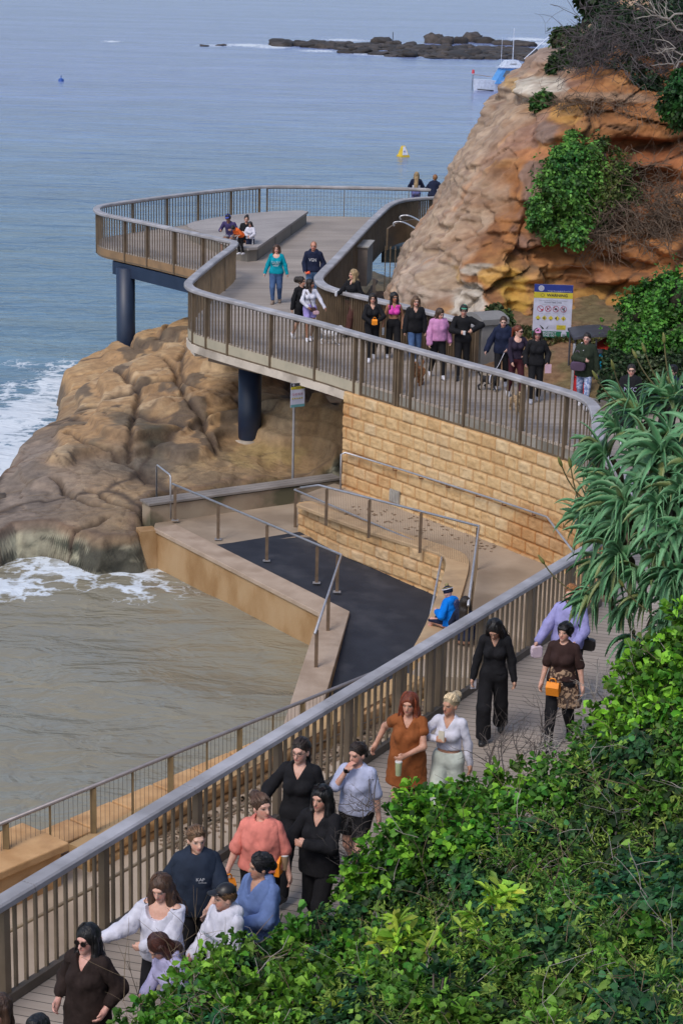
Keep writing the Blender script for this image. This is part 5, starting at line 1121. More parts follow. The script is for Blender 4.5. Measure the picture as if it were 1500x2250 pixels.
# soil under everything
x = np.arange(-6, 16, .16); y = np.arange(2.5, 27, .16); X, Y = np.meshgrid(x, y); q = Hq(X, Y)
Zs = np.where(q > -.3, -.2+.38*np.clip(q, 0, 30)+.5*sstep(0, 1, q)+.1*fbm(X, Y, X*0, 3), -3.2)
mm_ = ((X-MC[0])/MR[0])**2+((Y-MC[1])/MR[1])**2
Zs = np.minimum(Zs, np.where(q > -.3, 99, -3.2))
Zs = np.where((Y < 13.0) & (X < 4), np.minimum(Zs, 6.0), Zs)
Zs = np.minimum(Zs, np.interp(Y, [2.5, 9, 12], [5.5, 5.5, 9]))
structure(gridmesh('hillside', X, Y, Zs, M('hill_soil', (.05, .042, .028), (.09, .07, .045), 5, .95, bump=1, bscale=15)))
def shoots_in(pxr, pyr, n, seed, test=None, depth=.35, zoff=0.0):
    rg = np.random.default_rng(seed); px = rg.uniform(*pxr, n); py = rg.uniform(*pyr, n)
    d = np.array(_F)[None]+np.array(_R)[None]*((px-750)/FPX)[:, None]+np.array(_U)[None]*(-(py-1125)/FPX)[:, None]
    t = np.full(n, 9.0); hit = np.zeros(n, bool)
    for _ in range(340):                                   # march along the view rays to the scrub surface
        p = d*t[:, None]; z = p[:, 2]+CAMH; hz = hedge_z(p[:, 0], p[:, 1])+zoff; new = (z < hz) & ~hit; hit |= new; t = np.where(hit, t, t+.06)
        if hit.all(): break
    p = d*t[:, None]; p[:, 2] += CAMH
    ok = hit & (Hq(p[:, 0], p[:, 1]) > -.9) & (t < 34)
    p = p[ok]; e = .12; gx = (hedge_z(p[:, 0]+e, p[:, 1])-hedge_z(p[:, 0]-e, p[:, 1]))/(2*e); gy = (hedge_z(p[:, 0], p[:, 1]+e)-hedge_z(p[:, 0], p[:, 1]-e))/(2*e)
    nrm = np.stack([-gx*.8, -gy*.8, np.ones(len(p))], -1); nrm /= np.linalg.norm(nrm, axis=1, keepdims=True)
    off = depth*rg.random(len(p))**1.6; p = p - nrm*off[:, None] + rg.normal(0, .03, p.shape)
    return p, nrm + rg.normal(0, .45, nrm.shape) + np.array([0, 0, .15]), px[ok], py[ok]
def zone(px, py, poly): return sdpoly(px, py, poly) < 0
def nz2(px, py, s=90, o=0): return fbm(px/s+o, py/s, px*0+o, 3)
Pp, Aa, PX_, PY__ = shoots_in((60, 1560), (1230, 2330), 21000, 3)
v = nz2(PX_, PY__, 70, 3); ridge_zone = zone(PX_, PY__, [(700, 2000), (760, 1740), (900, 1640), (1200, 1640), (1180, 1760), (1050, 1850), (900, 1930)])
upper = zone(PX_, PY__, [(1270, 1600), (1290, 1480), (1390, 1330), (1560, 1200), (1560, 1560), (1350, 1620)])
low = zone(PX_, PY__, [(100, 2330), (250, 2120), (700, 1960), (800, 2050), (600, 2330)])
k1 = ridge_zone | upper | (low & (v > -.1)) | (v > .28)
k2 = ~k1 & (v < -.12)
k3 = ~k1 & ~k2
def grp(k, seed): return Pp[k], Aa[k]
tg = leaves('glossy_scrub', *grp(k1 & ridge_zone, 1), LEAF, 7, .082, (20, 80), (.085, .21, .02), seed=41, tipcol=((.24, .50, .04), .25), droop=.1)
tag(tg, 'glossy round-leaved green shrub along the walkway in front of the redhead in orange', 'shrub')
tag(leaves('glossy_scrub', *grp(k1 & upper, 2), LEAF, 7, .078, (20, 80), (.085, .215, .02), seed=42, tipcol=((.24, .52, .04), .25), droop=.1), 'bright glossy shrub below the aloes at the right edge', 'shrub')
tag(leaves('glossy_scrub', *grp(k1 & low & ~ridge_zone, 3), LEAF, 7, .075, (20, 80), (.082, .205, .02), seed=43, tipcol=((.24, .46, .05), .25), droop=.1), 'leafy green shrub in the bottom left corner in front of the walkers', 'shrub')
tag(leaves('scrub', *grp(k1 & ~ridge_zone & ~upper & ~low, 4), LEAF, 7, .07, (20, 85), (.072, .185, .022), seed=44, tipcol=((.2, .42, .05), .25)), 'mixed mid green scrub covering the bank', 'scrub', kind='stuff')
tag(leaves('vine_cover', *grp(k2, 5), LEAFD, 8, .062, (40, 100), (.042, .125, .04), outline=OUT_HT, seed=45, droop=.35, tipcol=((.2, .36, .06), .18)), 'dark heart-leaved vine trailing over the bank', 'vine', kind='stuff')
tag(leaves('fine_scrub', *grp(k3, 6), LEAFD, 9, .055, (30, 95), (.09, .185, .028), outline=OUT_LN, seed=46, tipcol=((.28, .40, .07), .25)), 'fine-leaved green scrub covering the bank', 'scrub', kind='stuff')
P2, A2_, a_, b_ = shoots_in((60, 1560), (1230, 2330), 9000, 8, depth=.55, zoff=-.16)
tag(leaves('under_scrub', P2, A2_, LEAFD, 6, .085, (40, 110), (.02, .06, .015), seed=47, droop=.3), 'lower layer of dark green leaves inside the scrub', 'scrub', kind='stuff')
boulder('aloe_bank', None, MC, (MR[0]*.74, MR[1]*.74, MR[2]*.74), M('bank_litter', (.04, .05, .03), (.07, .08, .045), 9, .95, bump=1, bscale=18), 4)['kind'] = 'structure'
boulder('aloe_bank', None, (MC[0]+.6, MC[1], 2.0), (1.5, 1.3, 1.6), M('bank_litter'), 6)['kind'] = 'structure'
# pale long-leaved rosette plants
for i, (px, py, lab) in enumerate([(897, 1975, 'yellow-green long-leaved plant in the middle of the scrub, furthest up the bank'), (1116, 2000, 'largest yellow-green rosette plant rising above the scrub'), (1040, 2050, 'yellow-green plant just below the largest rosette'), (865, 2095, 'yellow-green toothed-leaf plant low in the scrub'),
                                   (785, 2130, 'yellow-green plant next to the toothed-leaf plant near the bottom edge'), (735, 2185, 'pale long-leaved plant at the bottom edge of the photo'), (960, 2190, 'dark drooping long-leaved rosette near the bottom edge')]):
    p_, a2, _, _ = shoots_in((px-1, px+1), (py-1, py+1), 2, 60+i); 
    if not len(p_): continue
    c = p_[0]+np.array([0, 0, .12]); rg = np.random.default_rng(i); k = 9 if i != 6 else 4; pts = c+rg.normal(0, (.09, .09, .05), (k, 3)); ax = rg.normal(0, .3, (k, 3))+np.array([0, -.15, 1])
    col = (.30, .46, .05) if i != 6 else (.02, .07, .025)
    t = thing('rosette_plant', lab, 'plant', c-np.array([0, 0, .4])); leaves('leaves', pts, ax, LEAF, 11, .15, (25, 80), col, .25, outline=[(0, .03), (.35, .1), (.7, .14), (1, 0)], seed=70+i, parent=t, droop=.25)
    mb = MB()
    for pt_ in pts: mb.tube([tuple(c-np.array([0, 0, .45])), tuple(pt_)], .007, 5, False)
    mb.build('stems', BARK, t)
# stems and dead twigs through the scrub
rg_ = random.Random(5); mb = MB(); mb2 = MB()
P3, A3, a_, b_ = shoots_in((200, 1560), (1350, 2330), 620, 12, depth=.1)
for i in range(len(P3)):
    (mb if i % 3 else mb2)
    branchy(mb if i % 3 else mb2, P3[i]+np.array([0, 0, -.12]), (rg_.gauss(0, .8), rg_.gauss(0, .6), rg_.uniform(.0, .9)), rg_.uniform(.18, .5), rg_.uniform(.0025, .0055), 1, rg_, .4, 1, 0, .6)
tag(mb.build('dead_twigs', M('tan_twig', (.20, .15, .09), (.13, .09, .06), 9, .9)), 'thin tan dead stems poking through the scrub', 'twigs', kind='stuff')
tag(mb2.build('dead_twigs', PALEW), 'pale grey dead twigs poking through the scrub', 'twigs', kind='stuff')
# bare bushes
def bare(label, px, py, z, ln, n, seed, mat, r=.012, depth=3, bias=(0, 0, .8), spread=.5, kink=.4):
    p = P(px, py, z); rg = random.Random(seed); t = thing('bare_bush', label, 'bush', p); mb = MB()
    for i in range(n): branchy(mb, p+Vector((rg.gauss(0, .1), rg.gauss(0, .1), -.1)), (rg.gauss(0, spread)+bias[0], rg.gauss(0, spread)+bias[1], bias[2]+rg.gauss(0, .2)), ln*rg.uniform(.6, 1.1), r, depth, rg, kink, 2, .05, .6)
    mb.build('branches', mat, t)
DARKW = M('dark_dead_wood', (.075, .062, .055), (.13, .11, .1), 9, .9)
bare('leafless bush with thin dark upright twigs in front of the woman in black', 1085, 1690, .9, .42, 7, 3, DARKW, .008, 3)
bare('leafless dark bush in front of the man-high leopard print jacket', 1185, 1650, .9, .42, 6, 4, DARKW, .009, 3, (.2, 0, .7))
bare('tangle of grey bare branches below the woman in the brown top', 1225, 1620, 1.0, .38, 12, 5, PALEW, .010, 2, (0, 0, .3), 1.0, .6)
bare('tall pale forked dead branch between the aloes and the scrub', 1340, 1570, 1.5, .55, 3, 6, PALEW, .014, 3, (-.2, 0, .9), .35, .25)
bare('twiggy grey end of the shrub beside the woman in black with sunglasses on her head', 800, 1880, 1.0, .36, 14, 7, DARKW, .006, 3, (-.9, 0, .25), .5, .45)
bare('small clump of grey twigs in front of the woman in the pale blue tee', 800, 1770, 1.2, .26, 9, 8, DARKW, .005, 3, (-.4, 0, .5), .6, .6)
bare('single dark upright stick poking out of the glossy shrub', 841, 1750, 1.3, .3, 1, 9, DARKW, .008, 0, (0, 0, 1), .05, .2)
bare('thin dry seed stalks sticking up in front of the woman in the white cardigan', 420, 2130, 1.2, .42, 5, 10, M('tan_twig'), .004, 1, (0, 0, 1), .35, .15)
bare('pair of long thin dry stalks beside the woman in the brown poncho', 272, 2190, 1.3, .5, 2, 14, M('tan_twig'), .004, 1, (0, 0, 1), .15, .1)

# ================================================================ ALOES
ALOE = M('aloe_leaf', attr=True, c2=(.75, .85, .8), scale=7, rough=.45, spec=.4)
def aloe(label, c, axis, n, ln, seed, spikes=0, wid=.047):
    rg = np.random.default_rng(seed); c = np.array(c, float); a = np.array(axis, float); a /= np.linalg.norm(a); _, u, v = frames(a[None]); u = u[0]; v = v[0]
    t = thing('aloe_plant', label, 'aloe', c, 'aloe rosettes in the clump right of the walkway'); VV = []; FF = []; CC = []; off = 0; m = 22
    for i in range(n):
        k = i/n; ph = i*2.4+rg.normal(0, .2); th0 = math.radians(12+68*k+rg.normal(0, 6)); L_ = ln*(.7+.45*math.sin(k*2.6))*rg.uniform(.85, 1.15)
        h = u*math.cos(ph)+v*math.sin(ph); th = th0; p = c+a*(.10*(1-k)); d = a*math.cos(th)+h*math.sin(th); side = np.cross(d, a); side /= np.linalg.norm(side)+1e-9
        rec = rg.uniform(1.6, 3.6)*(.5+.8*k); col = np.array([.095, .27, .12])*(1+rg.normal(0, .16)); 
        if rg.random() < .1: col = np.array([.22, .24, .08])
        tw = rg.normal(0, .15)
        for j in range(m+1):
            s = j/m; w_ = wid*(1-s)**.75*(1+.0*s)*(.75+.5*min(1, s*5))*(1+(.20 if j % 2 else -.10)); 
            nn = np.cross(side, d); VV += [p+side*w_+nn*w_*.35, p+nn*(-.0), p-side*w_+nn*w_*.35, p-nn*(.016*(1-s)+.002)]
            e = np.array([.27, .42, .22]); CC += [mix3(col, e, .5), col*.95, mix3(col, e, .5), col]
            d = d + np.array([0, 0, -1.])*rec/m*(.35+1.1*s) + h*.25/m*(s) + side*tw/m; d /= np.linalg.norm(d); side = side-d*side.dot(d); side /= np.linalg.norm(side); p = p+d*L_/m
        for j in range(m):
            b = off+j*4
            for q_ in ((0, 1), (1, 2), (2, 3), (3, 0)): FF.append((b+q_[0], b+q_[1], b+4+q_[1], b+4+q_[0]))
        off += (m+1)*4
    mesh_obj('leaves', np.array(VV), np.array(FF), ALOE, t, True, col=np.array(CC))
    mesh_stem = MB().tube([tuple(c-a*.05), tuple(c-a*.2+np.array([0, .1, -.15])), tuple(c-a*.3+np.array([0, .35, -.45]))], [.03, .03, .025], 8); mesh_stem.build('stem', M('aloe_stem', (.13, .11, .06), (.08, .06, .04), 9, .9), t)
    for k in range(spikes):
        h = u*rg.normal(0, .5)+v*rg.normal(0, .5); e = c+a*.1; q = [e]; d = a+h; d /= np.linalg.norm(d)
        for j in range(7): d = d+np.array([0, 0, .16]); d /= np.linalg.norm(d); e = e+d*.085; q.append(e)
        MB().tube([tuple(x_) for x_ in q], .0075, 6).build('flower_stem', M('spike_stem', (.12, .10, .035), (.08, .07, .03), 9), t)
        q2 = [q[-1]+d*.02*j for j in range(7)]
        MB().tube([tuple(x_) for x_ in q2], [.012, .018, .02, .019, .016, .011, .004], 8).build('flower_bud', M('spike_bud', (.17, .17, .04), (.11, .12, .03), 30, .6), t, True)
    return t
def mix3(a, b, t): return a*(1-t)+b*t
MOUND_PX = [(1432, 985, 'with the largest spread rosette near the top of the clump', 0, .60), (1352, 1088, 'facing the sea wall, left of centre of the clump', 0, .52), (1418, 1098, 'in the very centre of the clump', 0, .46), (1342, 1195, 'low in the clump with long recurved leaves', 0, .55), (1448, 1235, 'at the lower right of the clump beside a pale stick', 0, .50), (1284, 1278, 'at the lower left hanging over the walkway railing', 1, .42),
            (1296, 1095, 'at the left edge in front of the block wall', 1, .40), (1385, 905, 'with a green flower spike near the top left', 2, .48), (1462, 880, 'at the top right with tall flower spikes', 3, .55), (1310, 985, 'at the left with leaves crossing the boardwalk railing', 0, .50)]
def mound_pt(px, py):
    d = np.array(ray(px, py)); o = np.array([0, 0, CAMH]); c = np.array(MC); r_ = np.array(MR)*1.02; a = ((d/r_)**2).sum(); b = 2*((o-c)/r_*(d/r_)).sum(); e = (((o-c)/r_)**2).sum()-1; D = b*b-4*a*e
    t = (-b-math.sqrt(D))/(2*a) if D > 0 else -b/(2*a)
    p = o+d*t; n = (p-c)/r_**2; return p, n/np.linalg.norm(n)
for i, (px, py, lab, sp_, ln) in enumerate(MOUND_PX):
    p, n = mound_pt(px+32, py+20); aloe('spiny blue-green aloe '+lab, p+n*.04, n*1.0+np.array([.0, -.35, .05]), 24, ln*.86, 100+i, sp_, wid=.047)
rg = np.random.default_rng(77)
fill = [(1490, 960), (1500, 1040), (1470, 1060), (1440, 1040), (1500, 1180), (1450, 1340), (1480, 1240), (1410, 1010), (1500, 870), (1270, 1130), (1330, 1090), (1330, 930), (1350, 870), (1420, 860), (1500, 930), (1480, 1010), (1500, 1090), (1375, 1010), (1320, 1045), (1390, 1060), (1470, 1150), (1300, 1160), (1390, 1160), (1320, 1240), (1390, 1290), (1440, 1160), (1290, 1210), (1340, 1310), (1400, 1360), (1365, 1235), (1285, 1040), (1350, 1380), (1440, 930), (1395, 960), (1465, 1310), (1310, 1130), (1345, 1140), (1420, 1200)]
for i, (px, py) in enumerate(fill):
    p, n = mound_pt(px+32, py+16); a = aloe('one of the smaller tangled aloe rosettes filling the gaps between the big ones', p-n*.02, n*.8+rg.normal(0, .35, 3)+np.array([-.1, -.2, .25]), 15, rg.uniform(.30, .43), 200+i, 1 if i in (1, 5, 9, 14) else 0, wid=.04)
# ================================================================ PEOPLE: implicit surface modelling
def nets(f, org, h):
    s = f < 0; n = np.array(f.shape)
    c = [s[a:n[0]-1+a, b:n[1]-1+b, d:n[2]-1+d] for a in (0, 1) for b in (0, 1) for d in (0, 1)]
    anyc = np.logical_or.reduce(c); allc = np.logical_and.reduce(c); act = anyc & ~allc
    ijk = np.argwhere(act); N = len(ijk)
    if N == 0: return np.zeros((0, 3)), np.zeros((0, 4), int)
    offs = np.array([(a, b, d) for a in (0, 1) for b in (0, 1) for d in (0, 1)])
    vals = np.stack([f[ijk[:, 0]+o[0], ijk[:, 1]+o[1], ijk[:, 2]+o[2]] for o in offs], 1)
    acc = np.zeros((N, 3)); cnt = np.zeros(N)
    for i in range(8):
        for j in range(i+1, 8):
            if np.abs(offs[i]-offs[j]).sum() != 1: continue
            m_ = (vals[:, i] < 0) != (vals[:, j] < 0); t = vals[m_, i]/(vals[m_, i]-vals[m_, j])
            acc[m_] += offs[i]*(1-t)[:, None]+offs[j]*t[:, None]; cnt[m_] += 1
    V = (ijk+acc/cnt[:, None])*h+org
    idm = -np.ones(act.shape, int); idm[act] = np.arange(N); Q = []
    for ax in range(3):
        a, b = [(1, 2), (2, 0), (0, 1)][ax]
        sl0 = [slice(None)]*3; sl1 = [slice(None)]*3; sl0[ax] = slice(0, n[ax]-1); sl1[ax] = slice(1, n[ax])
        s0 = s[tuple(sl0)]; s1 = s[tuple(sl1)]; e = np.argwhere(s0 != s1)
        ok = (e[:, a] >= 1) & (e[:, b] >= 1) & (e[:, a] < n[a]-1) & (e[:, b] < n[b]-1); e = e[ok]
        if len(e) == 0: continue
        def g(da, db):
            q = e.copy(); q[:, a] -= da; q[:, b] -= db; return idm[q[:, 0], q[:, 1], q[:, 2]]
        q = np.stack([g(1, 1), g(0, 1), g(0, 0), g(1, 0)], 1); neg = s0[e[:, 0], e[:, 1], e[:, 2]]
        q[~neg] = q[~neg][:, ::-1]; Q.append(q[(q >= 0).all(1)])
    return V, np.concatenate(Q)
def rotm(yaw=0, pitch=0, roll=0):           # degrees; pitch > 0 bows forward (towards -Y)
    return np.array(Matrix.Rotation(R(yaw), 3, 'Z') @ Matrix.Rotation(R(pitch), 3, 'X') @ Matrix.Rotation(R(roll), 3, 'Y'))
I3 = np.eye(3)
class Prim:
    def __init__(s, kind, a, b=None, ra=.05, rb=None, sc=(1, 1, 1), M_=None, o=None):
        s.kind = kind; s.a = np.array(a, float); s.b = np.array(b if b is not None else a, float); s.ra = ra; s.rb = ra if rb is None else rb
        s.sc = np.array(sc, float); s.M = M_ if M_ is not None else I3; s.o = np.array(o if o is not None else (0, 0, 0), float)  # world = M(p-o)+o' handled by frame
    def bbox(s):
        if s.kind == 'el': r_ = float(np.max(s.ra)); c = s.fr(s.a); return c-r_, c+r_
        A = s.fr(s.a); B = s.fr(s.b); r_ = max(s.ra, s.rb)*max(1, s.sc.max()); return np.minimum(A, B)-r_, np.maximum(A, B)+r_
    def fr(s, p): return s.M@(p-s.o)+s.T if hasattr(s, 'T') else s.M@(p-s.o)+s.o
    def inv(s, X, Y, Z):
        T = s.T if hasattr(s, 'T') else s.o; Mi = s.M.T; x = X-T[0]; y = Y-T[1]; z = Z-T[2]
        return (Mi[0, 0]*x+Mi[0, 1]*y+Mi[0, 2]*z+s.o[0], Mi[1, 0]*x+Mi[1, 1]*y+Mi[1, 2]*z+s.o[1], Mi[2, 0]*x+Mi[2, 1]*y+Mi[2, 2]*z+s.o[2])
    def ev(s, X, Y, Z, infl):
        x, y, z = s.inv(X, Y, Z)
        if s.kind == 'el':
            r_ = np.array(s.ra)+infl; x = (x-s.a[0])/r_[0]; y = (y-s.a[1])/r_[1]; z = (z-s.a[2])/r_[2]
            k = np.sqrt(x*x+y*y+z*z)+1e-9; k2 = np.sqrt((x/r_[0])**2+(y/r_[1])**2+(z/r_[2])**2)+1e-9; return k*(k-1)/k2
        sc = s.sc; x = (x-s.a[0])/sc[0]; y = (y-s.a[1])/sc[1]; z = (z-s.a[2])/sc[2]; e = (s.b-s.a)/sc; l2 = (e*e).sum()+1e-12
        t = np.clip((x*e[0]+y*e[1]+z*e[2])/l2, 0, 1); d = np.sqrt((x-t*e[0])**2+(y-t*e[1])**2+(z-t*e[2])**2)
        return d*min(sc)-(s.ra+(s.rb-s.ra)*t)*min(sc)-infl
def sdf_mesh(prims, h, k=.025, infl=0.0, cuts=(), noise=0.0, nsc=9.0, seed=0):
    lo = np.min([p.bbox()[0] for p in prims], 0)-infl-3*h-abs(noise)*2; hi = np.max([p.bbox()[1] for p in prims], 0)+infl+3*h+abs(noise)*2
    n = np.ceil((hi-lo)/h).astype(int)+1; ax = [lo[i]+h*np.arange(n[i]) for i in range(3)]
    f = np.full(n, .5); 
    for p in prims:
        a, b = p.bbox(); m_ = k+infl+3*h; i0 = np.maximum(((a-m_-lo)/h).astype(int), 0); i1 = np.minimum(((b+m_-lo)/h).astype(int)+2, n)
        X, Y, Z = np.meshgrid(ax[0][i0[0]:i1[0]], ax[1][i0[1]:i1[1]], ax[2][i0[2]:i1[2]], indexing='ij')
        d = p.ev(X, Y, Z, infl); sl = (slice(i0[0], i1[0]), slice(i0[1], i1[1]), slice(i0[2], i1[2])); g = f[sl]; kk = getattr(p, 'k', k)
        hh = np.maximum(kk-np.abs(g-d), 0)/kk; f[sl] = np.minimum(g, d)-hh*hh*kk*.25
    X, Y, Z = np.meshgrid(*ax, indexing='ij')
    if noise > 0:
        m_ = np.abs(f) < .06; xx, yy, zz_ = X[m_], Y[m_], Z[m_]; f[m_] += noise*(fbm(xx*nsc+seed, yy*nsc, zz_*nsc*.6, 3)+(1.1*(.62-ridge(xx*nsc*.45+seed+.4*zz_*nsc, yy*nsc*.45, zz_*nsc*.22, 2)) if nsc < 19 else 0))
    for c in cuts: f = np.maximum(f, c(X, Y, Z))
    return nets(f, lo, h)
def cutel(c, r_, M_=I3, o=(0, 0, 0), T=None):
    pr = Prim('el', c, ra=np.array(r_)); pr.M = M_; pr.o = np.array(o, float)
    if T is not None: pr.T = np.array(T, float)
    return lambda X, Y, Z: -pr.ev(X, Y, Z, 0)
def ik(S, W, l1, l2, hint):
    S = np.array(S, float); W = np.array(W, float); d = W-S; L = np.linalg.norm(d)
    if L > (l1+l2)*.995: W = S+d/L*(l1+l2)*.995; d = W-S; L = np.linalg.norm(d)
    a = (l1*l1-l2*l2+L*L)/(2*L); h = math.sqrt(max(l1*l1-a*a, 0)); u = d/L; hv = np.array(hint, float); hv = hv-u*hv.dot(u); hv /= np.linalg.norm(hv)+1e-9
    return S+u*a+hv*h, W
M('dark_lens', (.010, .007, .007), rough=.5, spec=.15)
SKIN = M('skin', attr=True, c2=(.9, .85, .82), scale=30, rough=.5, sub=.12, spec=.35)
def cloth(name, c, **k):
    kw = dict(c2=tuple(v*.72 for v in c), scale=7, rough=.85, bump=.5, bscale=14, spec=.2); kw.update(k); return M('cloth_'+name, c, **kw)
def hairm(name, c): return M('hair_'+name, c, tuple(v*.45 for v in c), 26, .45, bump=1.0, bscale=45, stretch=(1, 1, .16), spec=.45)
HAIRS = dict(brown=(.085, .045, .028), dark=(.028, .019, .015), black=(.013, .012, .013), blonde=(.42, .29, .15), strawb=(.36, .16, .06), red=(.20, .045, .018), auburn=(.075, .028, .022), platin=(.55, .43, .27), grey=(.10, .09, .085), lightbrown=(.15, .085, .045))
SHOEW = M('white_shoe', (.62, .62, .68), rough=.6); SHOEB = M('black_shoe', (.015, .015, .017), rough=.5); SHOET = M('tan_shoe', (.25, .19, .15), rough=.7)
PEOPLE = []
def person(label, px, py, h=1.66, yaw=0, g=0.0, w=1.0, sex='f', lean=0, side=0, hy=0, hp=0, pel=(0, 0, .93), a=(-.25, -.04, .82), b=(.25, -.04, .82), ea=None, eb=None, fa=(-.09, -.05, .08), fb=(.09, .05, .08),
           kn=(0, -1, 0), skin=(.52, .30, .21), hair=('long', 'brown', 1.35), top=None, bot=None, over=None, shoe=SHOEW, vox=.011, cap=None, glasses=None, curl=.5, show=None, torso_tw=0, bust=1.0, name='person', openhand=None, group=None, sh=None):
    S = h/1.7; sh = sh or (.150 if sex == 'f' else .176); ww = w; pel = np.array(pel, float); dz = pel-np.array([0, 0, .93])
    UM = rotm(torso_tw, lean, side); UO = np.array([0, 0, .95]); UT = UO+dz
    HM = UM@rotm(hy, hp, 0); HO = np.array([0, .01, 1.46]); HT = UM@(HO-UO)+UT
    def up(p): return UM@(np.array(p, float)-UO)+UT
    def hd(p): return HM@((np.array(p, float)-HO)*1.08)+HT
    def U(kind, *aa, **k):
        p = Prim(kind, *aa, **k); p.M = UM; p.o = UO; p.T = UT; return p
    hs = 1.08
    def H(kind, *aa, **k):
        p = Prim(kind, *aa, **k); p.a = HO+(p.a-HO)*hs; p.b = HO+(p.b-HO)*hs; p.ra = p.ra*hs; p.rb = p.rb*hs; p.M = HM; p.o = HO; p.T = HT; return p
    def Lp(*aa, **k): return Prim(*aa, **k)
    sy = .70 if sex == 'f' else .68
    TOR = [U('rc', (0, 0, 1.30), (0, 0, 1.14), .141*ww, .118*ww, sc=(1, sy, 1)), U('rc', (0, 0, 1.12), (0, 0, .98), .118*ww, .138*ww, sc=(1, sy+.06, 1)), U('rc', (-sh+.03, .005, 1.378), (sh-.03, .005, 1.378), .046, .046), U('rc', (0, .01, 1.36), (0, .01, 1.42), .085, .06)]
    if sex == 'f': 
        for s_ in (-1, 1): TOR.append(U('el', (s_*.068, -.085*ww**.8, 1.232), ra=np.array([.062, .055, .06])*(.75+.3*ww)*bust))
    HIP = [Lp('rc', pel+[-.065, 0, -.01], pel+[.065, 0, -.01], .112*ww, .112*ww), Lp('rc', pel+[-.05, .045, -.03], pel+[.05, .045, -.03], .095*ww, .095*ww)]
    arms = []; hands = []; info = {}
    for s_, W, e_, key in ((-1, a, ea, 'a'), (1, b, eb, 'b')):
        Sh = up((s_*sh, .005, 1.375)); W = np.array(W, float); hint = np.array(e_ if e_ is not None else (s_*.5, .8, -.3), float)
        E, W = ik(Sh, W, .275, .245, hint); d = (W-E)/np.linalg.norm(W-E); info['E'+key] = E
        arms.append([Lp('rc', Sh, E, .050*ww**.6, .041*ww**.6), Lp('rc', E, W, .040*ww**.5, .026)])
        cen = up((0, -.05, 1.15)); nrm = cen-W; nrm = nrm-d*nrm.dot(d); nrm /= np.linalg.norm(nrm)+1e-9; sd = np.cross(d, nrm)
        ff = sd if sd.dot(np.array([0, -1, 0])) > 0 or abs(sd[1]) < .2 else -sd      # thumb side forward/up
        if abs(sd[2]) > .7: ff = sd*np.sign(sd[2])
        cu = curl if openhand != key else .08; hp_ = [Lp('rc', W, W+d*.05, .024, .027, sc=(1, 1, 1))]
        for q in (-1, -.33, .33, 1):
            base = W+d*.055+ff*q*-.024; hp_.append(Lp('rc', W+d*.02+ff*q*-.018, base+d*.02, .016, .012)); 
            d1 = d*math.cos(cu*.9)+nrm*math.sin(cu*.9)+ff*(-q*.06 if openhand != key else -q*.3); d2 = d*math.cos(cu*2.1)+nrm*math.sin(cu*2.1)+ff*(-q*.06 if openhand != key else -q*.3); ln = .036-.006*abs(q+.2)
            k1 = base+d*.02+d1*ln; p1 = Lp('rc', base+d*.02, k1, .0105, .0095); p2 = Lp('rc', k1, k1+d2*ln*.85, .0095, .008); p1.k = p2.k = .006; hp_ += [p1, p2]
        tb = W+d*.02+ff*.026; p1 = Lp('rc', tb, tb+ff*.022+d*.030+nrm*.01, .013, .011); p2 = Lp('rc', tb+ff*.022+d*.030+nrm*.01, tb+ff*.018+d*.058+nrm*(.01+.02*cu), .011, .009); p1.k = p2.k = .008; hp_ += [p1, p2]
        hands.append(hp_); info[key] = W+d*.075+nrm*.02; info['W'+key] = W
    legs = []; feet = []
    for s_, A, key in ((-1, fa, 'l'), (1, fb, 'r')):
        Hj = pel+np.array([s_*.085, 0, -.03]); K, A = ik(Hj, np.array(A, float), .425, .42, np.array(kn, float)+np.array([s_*.12, 0, 0]))
        calf = K*.62+A*.38+np.array([0, .015, 0]); legs.append([Lp('rc', Hj, K, .088*ww, .056*ww**.7), Lp('rc', K, A, .052*ww**.7, .036), Lp('rc', K*.8+A*.2, calf, .05*ww**.7, .046*ww**.6)])
        sdn = (A-K)/np.linalg.norm(A-K); fd = np.array([s_*.12, -1, 0.]); fd = fd-sdn*fd.dot(sdn)*.9; fd /= np.linalg.norm(fd)
        if A[2] <= .1: fd = np.array([s_*.12, -1, -.05]); fd /= np.linalg.norm(fd)
        heel = A+sdn*.035-fd*.03; toe = A+sdn*.048+fd*.13; feet.append([Lp('rc', A, heel, .036, .034), Lp('rc', heel, toe, .032, .028), Lp('rc', A+sdn*.02+fd*.02, toe-fd*.03, .036, .028)])
        info['A'+key] = A
    HEAD = [H('el', (0, .014, 1.604), ra=np.array([.073, .09, .094])), H('el', (0, -.022, 1.548), ra=np.array([.057, .066, .078])), H('rc', (0, -.062, 1.492), (0, -.06, 1.497), .024, .024)]
    nose = H('rc', (0, -.090, 1.578), (0, -.103, 1.548), .009, .0135); nose.k = .014; ears = [H('el', (s_*.073, .012, 1.562), ra=np.array([.011, .019, .029])) for s_ in (-1, 1)]
    for e in ears: e.k = .01
    lips = H('el', (0, -.082, 1.519), ra=np.array([.022, .010, .010])); lips.k = .01
    brow = H('rc', (-.032, -.078, 1.604), (.032, -.078, 1.604), .012, .012); neck = Lp('rc', up((0, .018, 1.40)), hd((0, .012, 1.52)), .052 if sex == 'f' else .060, .047 if sex == 'f' else .056)
    head_top = hd((0, .014, 1.70)); Rz = rotm(yaw)
    wp = P(px, py, g+head_top[2]*S); loc = np.array([wp.x, wp.y, g])-np.append((Rz@(head_top*S))[:2], 0)
    def world(p): return Rz@(np.asarray(p)*S)+loc
    t = thing(name, label, 'person', loc, group)
    vx = vox
    def put(nm, V, F, mat, col=None):
        if len(V) == 0: return None
        W_ = (V@Rz.T)*S+loc; return mesh_obj(nm, W_, F, mat, t, True, col=col)
